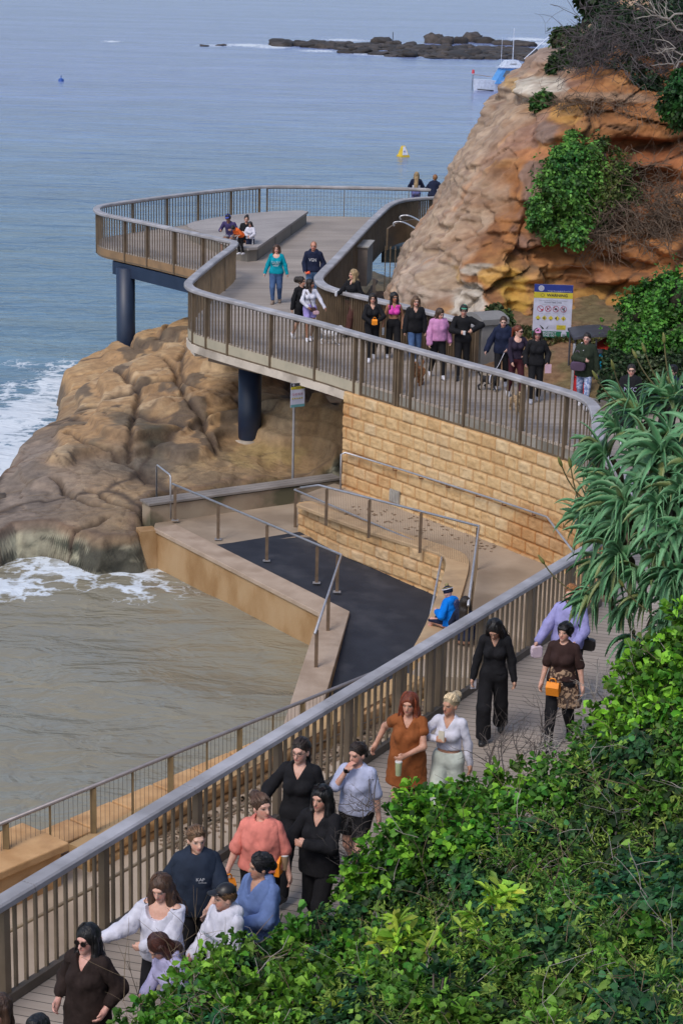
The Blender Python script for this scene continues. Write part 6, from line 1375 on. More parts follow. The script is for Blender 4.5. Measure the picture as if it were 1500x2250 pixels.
    prims = TOR+HIP+[neck]+HEAD+[nose, brow, lips]+ears+[p for x_ in arms for p in x_]+[p for x_ in hands for p in x_]+[p for x_ in legs for p in x_]+[p for x_ in feet for p in x_]
    V, F = sdf_mesh(prims, vx, .022)
    # face colours, painted in the head's own frame
    Vh = ((V-HT)@HM)/hs+HO; sk = np.array(skin); C = np.tile(sk, (len(V), 1)); front = Vh[:, 1] < -.045; x_, z_ = np.abs(Vh[:, 0]), Vh[:, 2]; r_ = max(1, vx/.009)
    hcol = np.array(HAIRS[hair[1]] if hair else HAIRS['brown'])
    def pa(mask, col, k=1.0):
        nonlocal C
        C = C*(1-mask[:, None]*k)+np.array(col)*mask[:, None]*k
    g2 = lambda cx, cz, rx, rz: np.clip(1.6-((x_-cx)/(rx*r_))**2*1.0-((z_-cz)/(rz*r_))**2*1.0, 0, 1)*front
    pa(g2(.045, 1.545, .022, .018), sk*np.array([1.1, .78, .75]), .6); pa(g2(.031, 1.582, .015, .0075), (.45, .42, .40), .6); pa(g2(.031, 1.582, .0065, .0065), (.03, .02, .015), .95)
    pa(g2(.032, 1.604, .018, .004), hcol*.8+sk*.15, .75); pa(g2(0, 1.520, .021, .0065), np.array([.42, .12, .11])*(.6+.8*sk[0]), .85); pa(g2(.031, 1.590, .017, .003), (.04, .02, .015), .7)
    isneck = (Vh[:, 2] < 1.47)
    put('body', V, F, SKIN, np.clip(C, .003, 1))
    # hair
    if hair and hair[0] != 'bald':
        st, hc, L = hair[0], hair[1], (hair[2] if len(hair) > 2 else 1.40); hm = hairm(hc, HAIRS[hc])
        vol = .0 if st in ('pony', 'bun', 'slick', 'cap') else .009
        hp2 = [H('el', (0, .022, 1.611), ra=np.array([.081+vol, .096+vol, .097+vol]))]
        cuts = [cutel(HO+(np.array((0, -.104, 1.545))-HO)*hs, np.array((.060, .078, .092 if st != 'fringe' else .066))*hs, HM, HO, HT)]
        if st == 'buzz': hp2 = [H('el', (0, .022, 1.606), ra=np.array([.077, .092, .096]))]
        if st in ('long', 'wavy', 'curly', 'bob', 'straight'):
            for s_ in (-1, 1):
                r1 = .034 if st in ('straight', 'long') else .042
                q = [(s_*.068, .0, 1.62), (s_*.078, .005, 1.53), (s_*(.085 if st != 'bob' else .078), -.01, 1.44 if st != 'bob' else 1.48)]
                if L < 1.43: q.append((s_*.10, -.045 if s_ > 0 or st != 'straight' else -.03, max(L, 1.3))); 
                if L < 1.3: q.append((s_*.105, -.075, L))
                for i_ in range(len(q)-1): hp2.append(H('rc', q[i_], q[i_+1], r1, r1*.9, sc=(1, 1, 1)))
            q = [(0, .06, 1.60), (0, .085, 1.46), (0, .105, min(1.42, max(L, 1.25))), (0, .115, min(L, 1.42))]
            for i_ in range(3): hp2.append(H('rc', q[i_], q[i_+1], .06, .052, sc=(1.35, .8, 1)))
        if st == 'curly': 
            rr = np.random.default_rng(int(px))
            for i_ in range(30):
                u_ = rr.normal(size=3); u_ /= np.linalg.norm(u_); u_[1] = abs(u_[1]); hp2.append(H('el', (u_[0]*.08, .03+u_[1]*.085, 1.59+u_[2]*.085), ra=np.array([.03, .03, .03])))
        if st == 'pony': hp2 += [H('rc', (0, .10, 1.64), (0, .14, 1.60), .03, .03), H('rc', (0, .14, 1.60), (.02, .15, L), .034, .022)]
        if st == 'bun': hp2 += [H('el', (0, .115, 1.66), ra=np.array([.058, .055, .052]))]
        if st == 'slick': hp2 += [H('rc', (0, .10, 1.60), (.01, .125, 1.50), .035, .03), H('rc', (.01, .125, 1.50), (.015, .13, 1.36), .03, .018)]
        if st == 'lowbun': hp2 += [H('el', (0, .12, 1.56), ra=np.array([.05, .04, .045]))]
        if st == 'puff': hp2 += [H('el', (-.02, .13, 1.62), ra=np.array([.085, .075, .085]))]
        if st == 'fringe': hp2 += [H('rc', (-.045, -.07, 1.632), (.045, -.07, 1.632), .024, .024), H('rc', (-.075, -.01, 1.62), (-.078, .01, 1.53), .02, .014), H('rc', (.075, -.01, 1.62), (.078, .01, 1.53), .02, .014)]
        if st in ('short',): hp2 += [H('rc', (-.03, -.04, 1.675), (.035, -.05, 1.68), .025, .025)]
        V, F = sdf_mesh(hp2, vx, .02, cuts=cuts[:1]+([lambda X, Y, Z: 1.51-(HM.T[2, 0]*(X-HT[0])+HM.T[2, 1]*(Y-HT[1])+HM.T[2, 2]*(Z-HT[2])+HO[2])] if st in ('short', 'slick', 'buzz', 'cap', 'fringe', 'bun') else []), noise=.014 if st in ('wavy', 'curly', 'puff') else .008, nsc=30 if st in ('wavy', 'curly', 'puff') else 24)
        put('hair', V, F, hm)
        if vox < .014 and st not in ('buzz',):
            rg = np.random.default_rng(int(px)); mbs = []; hc_ = np.array([0, .022, 1.611]); rad = np.array([.083+vol, .098+vol, .099+vol]); longst = st in ('long', 'wavy', 'straight', 'bob', 'curly')
            tgt = dict(pony=(0, .9, .35), bun=(0, .8, .6), slick=(0, 1, -.25), lowbun=(0, 1, -.35), cap=(0, 1, -.9), puff=(0, 1, .2), fringe=(0, 1, -.8), short=(0, 1, -.6)).get(st, (0, 1, -.5))
            VV = []; FF = []; CC = []; off = 0; base = np.array(HAIRS[hc])
            for i_ in range(260 if longst else 170):
                az = rg.uniform(-2.4, 2.4); d0 = np.array([.12*np.sign(az)+.25*math.sin(az), -.35+.3*rg.random(), .92]); 
                if longst: d1 = np.array([math.sin(az)*1.0, -math.cos(az)*.9+.25, -.15-.3*rg.random()]); 
                else: d0 = np.array([math.sin(az)*.85, -math.cos(az)*.8, .55-.75*abs(az)/2.4+.3*rg.random()]); d1 = np.array(tgt)+rg.normal(0, .12, 3)
                if longst and abs(az) < .75: continue
                pts = []; js = rg.random()
                for q in np.linspace(0, 1, 6):
                    d = d0/np.linalg.norm(d0)*(1-q)+d1/np.linalg.norm(d1)*q; d /= np.linalg.norm(d); pts.append(hc_+d*rad*(1.015+.03*js+.006*rg.random()))
                if longst:
                    e = pts[-1].copy(); zl = L+rg.uniform(-.04, .05) if st != 'bob' else 1.45+rg.uniform(-.02, .03); nn_ = max(2, int((e[2]-zl)/.05))
                    for k_ in range(nn_): e = e+np.array([rg.normal(0, .006 if st != 'wavy' else .014)+np.sign(e[0])*.004, rg.normal(0, .006)-(.010 if e[1] < .03 else -.004)*(e[2] < 1.5), (zl-pts[5][2])/nn_]); pts.append(e.copy())
                r0 = rg.uniform(.0035, .0065); a_ = MB().tube([tuple(hd(p)) for p in pts], [r0]*(len(pts)-1)+[.001], 3, False)
                VV.append(np.array(a_.v)); FF.append(np.array(a_.f)+off); off += len(a_.v); CC.append(np.tile(base*rg.uniform(.6, 1.9), (len(a_.v), 1)))
            put('hair_strands', np.concatenate(VV), np.concatenate(FF), M('hair_strand', attr=True, c2=(.8, .8, .8), rough=.4, spec=.5), np.concatenate(CC))
    # clothing
    def neckcut(kind):
        if kind == 'crew': return [cutel((0, -.02, 1.475), (.062, .078, .062), UM, UO, UT)]
        if kind == 'scoop': return [cutel((0, -.085, 1.43), (.105, .12, .095), UM, UO, UT), cutel((0, 0, 1.49), (.07, .07, .07), UM, UO, UT)]
        if kind == 'v':
            def vc(X, Y, Z):
                ux = UM.T[0, 0]*(X-UT[0])+UM.T[0, 1]*(Y-UT[1])+UM.T[0, 2]*(Z-UT[2])+UO[0]; uy = UM.T[1, 0]*(X-UT[0])+UM.T[1, 1]*(Y-UT[1])+UM.T[1, 2]*(Z-UT[2])+UO[1]; uz = zu(X, Y, Z)
                return -np.maximum(np.maximum((np.abs(ux)-(uz-1.315)*.52)*.88, uy+.01), 1.315-uz)
            return [vc, cutel((0, -.01, 1.48), (.06, .075, .062), UM, UO, UT)]
        if kind == 'low': return [cutel((0, -.09, 1.40), (.12, .14, .115), UM, UO, UT), lambda X, Y, Z: (UM.T[2, 0]*(X-UT[0])+UM.T[2, 1]*(Y-UT[1])+UM.T[2, 2]*(Z-UT[2])+UO[2])-1.40]
        return []
    def zu(X, Y, Z): return UM.T[2, 0]*(X-UT[0])+UM.T[2, 1]*(Y-UT[1])+UM.T[2, 2]*(Z-UT[2])+UO[2]
    def garment(nm, mat, hem=.90, sleeve=1.0, th=.016, neck_='crew', loose=0.0, flare=0, hood=False, strap=False, noise=.008, collar=False, puff=0, sa=None, sb=None, seed=0, open_=False, th2=None):
        pr = list(TOR)+([] if hem > 1.02 else list(HIP))
        if loose: pr += [U('rc', (0, -.01, 1.27), (0, -.015, max(hem, 1.0)), .138*ww+loose*.5, .142*ww+loose, sc=(1, sy+.08, 1))]
        if flare: pr += [U('rc', (0, 0, 1.15), (0, 0, hem-.02), .16*ww, .16*ww+flare, sc=(1, .8, 1))]
        for i_, (ar, sl) in enumerate(zip(arms, (sleeve if sa is None else sa, sleeve if sb is None else sb))):
            if sl <= 0: continue
            up_, fo = ar
            u1 = min(1, sl*2); pb = up_.a+(up_.b-up_.a)*u1; pr.append(Prim('rc', up_.a, pb, .047*ww**.5+puff*.25, .040*ww**.5+puff*.6+(0 if sl > .6 else .010)))
            if sl > .5: f1 = (sl-.5)*2; pr.append(Prim('rc', fo.a, fo.a+(fo.b-fo.a)*f1, .040*ww**.4+puff*.8, .030+puff*.7))
        if hood: pr += [U('rc', (-.07, .075, 1.435), (.07, .075, 1.435), .05, .05), U('rc', (-.095, .0, 1.43), (-.05, -.07, 1.40), .034, .026), U('rc', (.095, .0, 1.43), (.05, -.07, 1.40), .034, .026)]
        if collar: pr += [U('rc', (-.065, .05, 1.455), (-.06, -.055, 1.42), .022, .02), U('rc', (.065, .05, 1.455), (.06, -.055, 1.42), .022, .02), U('rc', (-.06, .055, 1.455), (.06, .055, 1.455), .022, .022)]
        cuts = [lambda X, Y, Z: np.where((np.abs(X-pel[0]) < .27*ww+.06), hem+dz[2]*1.0-Z if lean < 25 else hem-zu(X, Y, Z), -1)] if True else []
        arm_lo = min([ar[1].b[2] for ar in arms])
        # hem cut only for the torso part: do the sleeves separately afterwards
        tor = [p for p in pr if p in TOR or p in HIP or getattr(p, 'M', I3) is UM]; slv = [p for p in pr if p not in tor]
        V, F = sdf_mesh(tor, vx, .035, infl=th, cuts=[lambda X, Y, Z: hem-zu(X, Y, Z)]+neckcut(neck_)+([lambda X, Y, Z: zu(X, Y, Z)-1.405] if strap else []), noise=noise*1.4, nsc=13, seed=seed)
        if slv:
            V2, F2 = sdf_mesh(slv+[U('rc', (-sh+.05, .005, 1.36), (-sh+.02, .005, 1.375), .05, .052), U('rc', (sh-.05, .005, 1.36), (sh-.02, .005, 1.375), .05, .052)], vx, .03, infl=(th2 if th2 is not None else th*.9), cuts=neckcut(neck_), noise=noise*1.3, nsc=17, seed=seed+3)
            F = np.concatenate([F, F2+len(V)]); V = np.concatenate([V, V2])
        put(nm, V, F, mat)
    if top:
        kw = dict(top); mat = kw.pop('mat'); nm = kw.pop('name', 'top'); garment(nm, mat, **kw)
    if bot:
        kw = dict(bot); mat = kw['mat']; az = kw.get('ankle', .11); th = kw.get('th', .012); fl = kw.get('flare', 0.0); nm = kw.get('name', 'trousers'); wz = kw.get('waist', 1.04)
        pr = list(HIP)+[U('rc', (0, 0, 1.06), (0, 0, .98), .122*ww, .135*ww, sc=(1, sy+.06, 1))]
        if nm in ('skirt',):
            lk = (np.array(info['Al'])+np.array(info['Ar']))/2; e_ = pel+(lk-pel)*((pel[2]-az)/(pel[2]-lk[2]+1e-6)); pr += [Prim('rc', pel, e_+np.array([0, 0, -.02]), .15*ww, .16*ww+fl, sc=(1, .85, 1))]
        else:
            for lg in legs: pr += [Prim('rc', lg[0].a, lg[0].b, .090*ww, .060*ww**.7+fl*.5), Prim('rc', lg[1].a, lg[1].b, .056*ww**.7+fl*.6, .040+fl), lg[2]]
        V, F = sdf_mesh(pr, vx, .03, infl=th, cuts=[lambda X, Y, Z: az-Z, lambda X, Y, Z: zu(X, Y, Z)-wz], noise=kw.get('noise', .006), nsc=10)
        put(nm, V, F, mat)
    if over:
        kw = dict(over); mat = kw.pop('mat'); nm = kw.pop('name', 'jacket'); 
        garment(nm, mat, **kw)
    if shoe:
        for ft in feet:
            V, F = sdf_mesh([Prim('rc', p.a, p.b, p.ra, p.rb) for p in ft], vx, .02, infl=.012); put('shoe', V, F, shoe)
    if cap:
        cm_ = cap[1]
        if cap[0] == 'cap':
            pr = [H('el', (0, .018, 1.622), ra=np.array([.086, .100, .092]))]; V, F = sdf_mesh(pr, vx, .01, cuts=[lambda X, Y, Z: 1.638-(HM.T[2, 0]*(X-HT[0])+HM.T[2, 1]*(Y-HT[1])+HM.T[2, 2]*(Z-HT[2])+HO[2])]); put('cap', V, F, cm_)
            V, F = sdf_mesh([H('el', (0, -.105, 1.650), ra=np.array([.060, .055, .010])), H('rc', (-.05, -.07, 1.648), (.05, -.07, 1.648), .012, .012)], min(vx, .009), .01); put('cap_peak', V, F, cap[2] if len(cap) > 2 else cm_)
        else:
            V, F = sdf_mesh([H('el', (0, .02, 1.628), ra=np.array([.092, .106, .105]))], vx, .01, cuts=[lambda X, Y, Z: 1.595-(HM.T[2, 0]*(X-HT[0])+HM.T[2, 1]*(Y-HT[1])+HM.T[2, 2]*(Z-HT[2])+HO[2])], noise=.004, nsc=30); put('beanie', V, F, cm_)
            V, F = sdf_mesh([H('el', (0, .03, 1.745), ra=np.array([.04, .04, .036]))], vx, .01, noise=.008, nsc=40); put('pompom', V, F, cap[3])
            mb = MB(); ring = [hd((.099*math.cos(q), .02+.113*math.sin(q), 1.665)) for q in np.linspace(0, 2*math.pi, 30)]; ring = [tuple(world(p)) for p in ring]; mb.tube(ring, .011, 6, False); mb.build('stripe', cap[2], t, True)
            ring = [tuple(world(hd((.088*math.cos(q), .02+.10*math.sin(q), 1.69)))) for q in np.linspace(0, 2*math.pi, 30)]; MB().tube(ring, .009, 6, False).build('stripe', cap[3], t, True)
    if glasses:
        up_g = glasses == 'top'; gz, gy = (1.583, -.097) if not up_g else (1.695, -.045); dark = glasses in ('sun', 'top'); mb = MB()
        for s_ in (-1, 1):
            ring = [tuple(world(hd((s_*.032+.024*math.cos(q), gy+(0 if not up_g else .02*math.sin(q)), gz+(.019*math.sin(q) if not up_g else .008*math.sin(q)))))) for q in np.linspace(0, 2*math.pi, 14)]
            mb.tube(ring, .0028 if not dark else .004, 5, False)
            if dark: n0 = len(mb.v); mb.add(ring[:-1], [tuple(range(13))])
            mb.tube([tuple(world(hd((s_*.055, gy, gz+.004)))), tuple(world(hd((s_*.078, .01, gz))))], .003, 5, False)
        mb.tube([tuple(world(hd((-.01, gy-.004, gz+.004)))), tuple(world(hd((.01, gy-.004, gz+.004))))], .003, 5, False)
        mb.build('glasses' if not dark else 'sunglasses', M('dark_lens', (.010, .007, .007), rough=.5, spec=.15) if dark else M('thin_frame', (.10, .07, .06), rough=.3), t)
    def text(s, z=1.22, size=.09, mat=None, width=None, x=0, y=None):
        yy = y if y is not None else -(.155*ww*sy+.075); c = world(up((x, yy, z))); xd = Rz@UM@np.array([1, 0, 0]); yd = Rz@UM@np.array([0, 0, 1]); 
        text_mesh(s, size*S, mat, t, tuple(c), tuple(xd), tuple(yd), 'print', width=None if width is None else width*S)
    R_ = dict(t=t, world=world, up=up, hd=hd, text=text, a=world(info['a']), b=world(info['b']), Wa=world(info['Wa']), Wb=world(info['Wb']), S=S, yaw=yaw, ww=ww, sy=sy, Rz=Rz, UM=UM)
    PEOPLE.append(R_); return R_
# ---------------------------------------------------------------- garments and materials
c_ = cloth
BLACK = c_('black', (.013, .013, .016)); NAVYC = c_('navy', (.014, .02, .05)); CHAR = c_('charcoal_navy', (.022, .032, .055)); TEAL = c_('teal', (.0, .30, .40)); JEANS = c_('jeans', (.07, .13, .27), c2=(.045, .085, .19)); JEANSL = c_('jeans_light', (.10, .18, .33))
WHITEC = c_('white', (.66, .66, .76)); LILAC = c_('lilac', (.36, .35, .68)); LIL2 = c_('pale_lilac', (.50, .48, .74)); SALMON = c_('salmon', (.78, .25, .20)); BLUEQ = c_('denim_blue', (.14, .21, .43)); RUST = c_('rust', (.30, .095, .03)); DKBR = c_('dark_brown', (.045, .024, .022)); PONCHO = c_('poncho', (.028, .018, .016))
PINK = c_('hot_pink', (.72, .07, .42)); PINKS = c_('pink_sweater', (.60, .27, .50)); MAROON = c_('maroon', (.075, .018, .028)); PLUM = c_('plum_black', (.028, .02, .04)); GREENP = c_('olive_parka', (.025, .035, .022)); ORANGE = c_('orange', (.85, .15, .03)); PURPLEJ = c_('purple_jumper', (.07, .055, .16)); BLUEKID = c_('bright_blue', (.0, .20, .78)); MINT = c_('mint', (.62, .68, .62)); LEOPARD = M('cloth_leopard', (.38, .26, .17), (.06, .035, .025), 26, .85, lo=.46, hi=.52); PALEB = c_('pale_blue_tee', (.50, .54, .74)); BROWNP = c_('brown_trousers', (.085, .035, .03)); PATT = M('cloth_pattern_blue', (.16, .22, .42), (.42, .48, .66), 22, .85, lo=.46, hi=.54); LILSH = c_('lilac_shorts', (.38, .32, .72)); PURB = c_('periwinkle_trousers', (.15, .17, .42))
BAGP = M('purple_leather', (.085, .05, .095), rough=.45); ORBOX = M('orange_card', (.92, .30, .01), (.80, .25, .01), 6, .6); BAGB = M('black_leather', (.015, .013, .014), rough=.4); BAGBR = M('brown_leather', (.07, .03, .03), rough=.45)
STR = dict(fa=(-.08, -.26, .08), fb=(.09, .26, .13)); STL = dict(fa=(-.09, .26, .13), fb=(.08, -.26, .08)); ST2 = dict(fa=(-.08, -.12, .08), fb=(.09, .14, .09))
def rot_about(c, pts, Rm): return [tuple(np.array(c)+Rm@np.array(p)) for p in pts]
def item(name, label, cat, loc): return thing(name, label, cat, loc)
def giftbox(label, c, yaw=0, s=.13, tilt=0, extra=None):
    t = item('gift_box', label, 'box', c); Rm = rotm(yaw, tilt, 0); mb = MB(); w_, d, h = s*.55, s*.40, s*.42
    V = [(-w_, -d, -h), (w_, -d, -h), (w_, d, -h), (-w_, d, -h), (-w_, -d, h), (w_, -d, h), (w_, d, h), (-w_, d, h), (-w_*.95, 0, h*1.75), (w_*.95, 0, h*1.75)]
    mb.add(rot_about(c, V, Rm), [(3, 2, 1, 0), (0, 1, 5, 4), (1, 2, 6, 5), (2, 3, 7, 6), (3, 0, 4, 7), (4, 5, 9, 8), (7, 8, 9, 6), (5, 6, 9), (4, 8, 7)]); mb.build('box', ORBOX, t)
    hp = [(-w_*.5, 0, h*1.7), (-w_*.5, 0, h*2.3), (-w_*.25, 0, h*2.7), (w_*.25, 0, h*2.7), (w_*.5, 0, h*2.3), (w_*.5, 0, h*1.7)]; MB().tube(rot_about(c, hp, Rm), s*.055, 6).build('handle', ORBOX, t); return t
def cup(label, c, col=(.75, .75, .78), r_=.038, h=.11, lid=True):
    t = item('cup', label, 'cup', c); c = Vector(c); MB().tube([c+Vector((0, 0, -h/2)), c+Vector((0, 0, h/2))], [r_*.8, r_], 14).build('cup', M('cup_%d' % int(col[0]*100), col, rough=.5), t, False)
    if lid: MB().tube([c+Vector((0, 0, h/2)), c+Vector((0, 0, h/2+.012))], [r_*1.06, r_*.95], 14).build('lid', M('cup_lid', (.7, .7, .7), rough=.4), t)
    return t
def bag(label, c, yaw, sz, mat, strap=None, name='handbag', cat='bag', tilt=0):
    t = item(name, label, cat, c); Rm = rotm(yaw, 0, tilt); w_, d, h = sz; mb = MB(); n = 10; prof = []
    for i in range(n): a_ = 2*math.pi*i/n; prof.append((abs(math.cos(a_))**.5*np.sign(math.cos(a_))*w_/2, abs(math.sin(a_))**.5*np.sign(math.sin(a_))*h/2))
    V = [(x_*k, y_, z_*k) for (y_, k) in ((-d/2, .86), (-d*.3, 1), (d*.3, 1), (d/2, .86)) for (x_, z_) in prof]; F = [(i*n+j, i*n+(j+1) % n, (i+1)*n+(j+1) % n, (i+1)*n+j) for i in range(3) for j in range(n)]+[tuple(range(n-1, -1, -1)), tuple(3*n+j for j in range(n))]
    mb.add(rot_about(c, V, Rm), F); mb.build('bag_body', mat, t, False)
    if strap: MB().tube(smoothline([Vector(p) for p in strap], 2), .011, 6, False).build('strap', mat, t)
    return t
# ================================================================ THE WALKERS
def hpt(r, off=(0, 0, 0)): return off
# ---- near walkway, from far to near
r = person('woman in a lilac sweatshirt with black crossbody strap, half hidden by the aloe', 1256, 1284, 1.68, yaw=-18, w=1.28, hy=-8, a=(-.38, -.20, .93), b=(.16, -.30, 1.02), hair=('slick', 'strawb'), top=dict(mat=LILAC, sleeve=1, hem=.86, th=.022, puff=.012, loose=.015, name='sweatshirt'), bot=dict(mat=BLACK), vox=.011, skin=(.60, .36, .28), openhand='b', **ST2)
bag('small black shoulder bag at the hip of the woman in lilac', tuple(r['world']((.27, -.02, .92))), r['yaw'], (.20, .09, .17), BAGB, [r['world']((.27, -.02, 1.0)), r['world']((.16, -.16, 1.22)), r['world']((-.02, -.135, 1.38)), r['world']((-.08, .0, 1.44))])
bag('white and orange paper bag held by the woman in lilac', tuple(r['a']+np.array([0, 0, -.08])), 10, (.16, .08, .17), M('paper_bag', (.62, .50, .56), (.5, .4, .5), 9, .8), name='paper_bag')
r = person('woman in a brown tee with a leopard print jacket tied round her waist', 1243, 1367, 1.62, yaw=-20, w=1.12, hy=-12, hp=-4, a=(-.27, -.10, .80), b=(.30, -.03, .82), hair=('fringe', 'black'), top=dict(mat=DKBR, sleeve=.42, hem=.95, th=.018), bot=dict(mat=BLACK), shoe=SHOEB, skin=(.66, .40, .31), **STR)
t = item('tied_jacket', 'leopard print jacket tied round the waist of the woman in brown', 'jacket', tuple(r['world']((.05, 0, .9))))
V, F = sdf_mesh([Prim('rc', (0, .0, 1.02), (.06, .02, .62), .17, .22, sc=(1, .8, 1)), Prim('rc', (-.12, -.15, .98), (-.05, -.17, .84), .04, .05)], .014, .03, noise=.02, nsc=12, cuts=[lambda X, Y, Z: .58-Z+.3*(X < -.05), lambda X, Y, Z: -.10-X-(Z-.9)*.3])
mesh_obj('jacket', (V@r['Rz'].T)*r['S']+np.array(r['t'].location), F, LEOPARD, t, True)
giftbox('orange gable gift box in front of the leopard print jacket', tuple(r['world']((-.06, -.22, .86))), -20, .15, 20)
r = person('woman all in black with long straight black hair looking down at the planks', 1084, 1368, 1.67, yaw=-8, w=.92, hp=38, hy=-8, a=(-.26, -.05, .86), b=(.27, -.02, .84), hair=('straight', 'black', 1.12), top=dict(mat=BLACK, sleeve=1, hem=.95, neck_='v', th=.014, puff=.006), bot=dict(mat=BLACK, flare=.045, th=.014, ankle=.07), shoe=SHOEB, skin=(.50, .29, .21), fa=(-.09, -.10, .08), fb=(.10, .34, .15))
t = item('phone', 'pale phone in the hand of the woman all in black', 'phone', tuple(r['a'])); MB().box(tuple(r['a']), (.07, .012, .14), .3).build('phone', M('pale_plastic', (.6, .58, .64), rough=.3), t)
r = person('blonde woman in a white crop top with her hand at her chest', 991, 1525, 1.63, yaw=-22, w=1.0, hy=-18, a=(-.09, -.20, 1.22), ea=(-1, .1, -.5), b=(.27, .03, .82), hair=('bun', 'platin'), top=dict(mat=WHITEC, sleeve=1, hem=1.05, neck_='v', th=.012), bot=dict(mat=MINT, flare=.04, th=.016, waist=1.02), skin=(.50, .27, .18), **STR)
t = item('phone', 'cream phone held to the chest of the blonde woman', 'phone', tuple(r['a']+np.array([-.01, -.02, .05]))); MB().box(tuple(r['a']+np.array([-.01, -.02, .05])), (.07, .014, .13), -.4).build('phone', M('cream_plastic', (.68, .62, .50), rough=.3), t)
r = person('red-haired woman in a long rust vest over a dark brown dress', 900, 1523, 1.66, yaw=-12, w=1.0, hy=-5, a=(-.40, .12, 1.0), b=(.02, -.26, 1.06), eb=(1, .3, -.5), hair=('long', 'red', 1.30), top=dict(mat=c_('brown_dress', (.17, .055, .022)), sleeve=0, hem=.86, neck_='scoop', th=.012), bot=dict(mat=c_('dark_dress', (.045, .018, .012)), name='skirt', ankle=.56, waist=1.10, th=.012), over=dict(mat=RUST, name='vest', hem=.62, sleeve=.16, neck_='v', th=.024, flare=.06, noise=.012), skin=(.56, .31, .22), **ST2)
cup('pale green drink cup held by the red-haired woman', tuple(r['b']+np.array([.0, -.03, -.12])), (.45, .52, .30), .04, .16)
r = person('woman in a pale blue tee covering her mouth with her hand', 786, 1632, 1.62, yaw=-20, w=1.05, hy=-20, hp=4, a=(-.06, -.19, 1.46), ea=(-.5, -.5, -1), b=(.26, .02, .84), hair=('slick', 'dark'), top=dict(mat=PALEB, sleeve=.46, hem=.90, th=.02, loose=.01), bot=dict(mat=BLACK, ankle=.62, name='shorts', th=.02), skin=(.60, .35, .27), **STL)
t = item('watch', 'black wristwatch of the woman in the pale blue tee', 'watch', tuple(r['Wa'])); wp_ = r['Wa']; MB().tube([tuple(wp_+np.array([-.004, 0, -.022])), tuple(wp_+np.array([0, 0, .01]))], .034, 12).build('strap', BAGB, t); MB().box(tuple(wp_+np.array([-.01, -.034, 0])), (.035, .015, .035)).build('face', M('dark_lens'), t)
r = person('tall woman with glasses in a black jumper swinging one arm out', 662, 1623, 1.74, yaw=-14, w=1.12, hy=-10, a=(-.36, -.24, 1.04), b=(.27, .05, .86), hair=('pony', 'dark', 1.42), glasses='thin', top=dict(mat=BLACK, sleeve=1, hem=.88, neck_='v', th=.02, puff=.006), bot=dict(mat=BLACK, flare=.012), shoe=SHOEB, skin=(.64, .38, .30), fa=(-.08, -.34, .08), fb=(.09, .18, .12))
r = person('woman in black with sunglasses on her head holding a cup and an orange box', 708, 1727, 1.68, yaw=-24, w=1.0, hy=-8, hp=-2, a=(-.28, -.28, 1.02), b=(-.02, -.27, 1.20), eb=(1, .3, -.4), hair=('straight', 'black', 1.14), glasses='top', top=dict(mat=BLACK, sleeve=1, hem=.80, neck_='v', th=.022, puff=.012, flare=.03), bot=dict(mat=BLACK, flare=.03), shoe=SHOEB, skin=(.56, .32, .24), **STL)
cup('iced coffee in a clear cup held by the woman in black', tuple(r['a']+np.array([.03, -.03, .02])), (.42, .28, .17), .042, .15)
giftbox('orange gable gift box beside the iced coffee', tuple(r['a']+np.array([-.09, -.05, -.02])), -15, .17)
t = item('card', 'white card tucked behind the orange gift box by the iced coffee', 'card', tuple(r['a']+np.array([-.12, -.01, .09]))); MB().box(tuple(r['a']+np.array([-.12, -.01, .09])), (.11, .004, .13), -.2).build('card', M('white_card', (.68, .68, .80), rough=.7), t)
r = person('woman in a salmon tee turning to her right-hand neighbour with an orange box', 573, 1745, 1.66, yaw=-12, w=1.2, hy=48, hp=-4, a=(-.33, -.14, .86), b=(.31, .02, .80), hair=('bun', 'brown'), top=dict(mat=SALMON, sleeve=.46, hem=.94, th=.024, loose=.02, noise=.012), bot=dict(mat=BLACK), shoe=SHOEB, skin=(.62, .36, .28), **STR)
giftbox('orange gift box dangling from the hand of the woman in the salmon tee', tuple(r['a']+np.array([0, -.03, -.08])), 30, .15, 15)
r = person('woman in a dark navy tee talking, one hand held out over the black cap', 432, 1815, 1.70, yaw=4, w=1.22, hy=16, hp=2, a=(-.31, .05, .90), b=(.12, -.30, 1.02), eb=(1, .4, -.3), hair=('slick', 'lightbrown'), top=dict(mat=CHAR, sleeve=.50, hem=.86, th=.028, loose=.03, puff=.01, name='tee'), bot=dict(mat=BLACK), shoe=SHOEB, skin=(.68, .42, .32), openhand='b', **ST2)
r['text']('KAP', 1.27, .045, M('print_white', (.7, .7, .74), rough=.8), x=.04); r['text']('worldwide', 1.24, .018, M('print_white'), x=.06)
r = person('woman in a periwinkle blue quarter-zip top seen in profile with a low black bun', 573, 1876, 1.62, yaw=-48, w=1.2, hy=-22, hp=4, a=(-.18, -.26, 1.0), b=(.08, -.30, 1.10), eb=(1, .5, -.4), hair=('lowbun', 'black'), top=dict(mat=BLUEQ, sleeve=1, hem=.86, th=.026, puff=.016, loose=.02, collar=True, neck_='v', noise=.012), bot=dict(mat=BLACK), skin=(.46, .26, .18), **ST2)
bt_ = tuple(r['b']+np.array([.0, -.05, .03])); t = item('bottle', 'pale teal drink bottle under the arm of the woman in periwinkle blue', 'bottle', bt_); B0_ = Vector(bt_); TL = M('teal_bottle', (.30, .58, .66), rough=.4)
MB().tube([B0_+Vector((-.06, 0, -.12)), B0_+Vector((.03, 0, .06))], .038, 14).build('flask', TL, t); MB().tube([B0_+Vector((.03, 0, .06)), B0_+Vector((.045, 0, .09))], [.03, .026], 12).build('lid', TL, t)
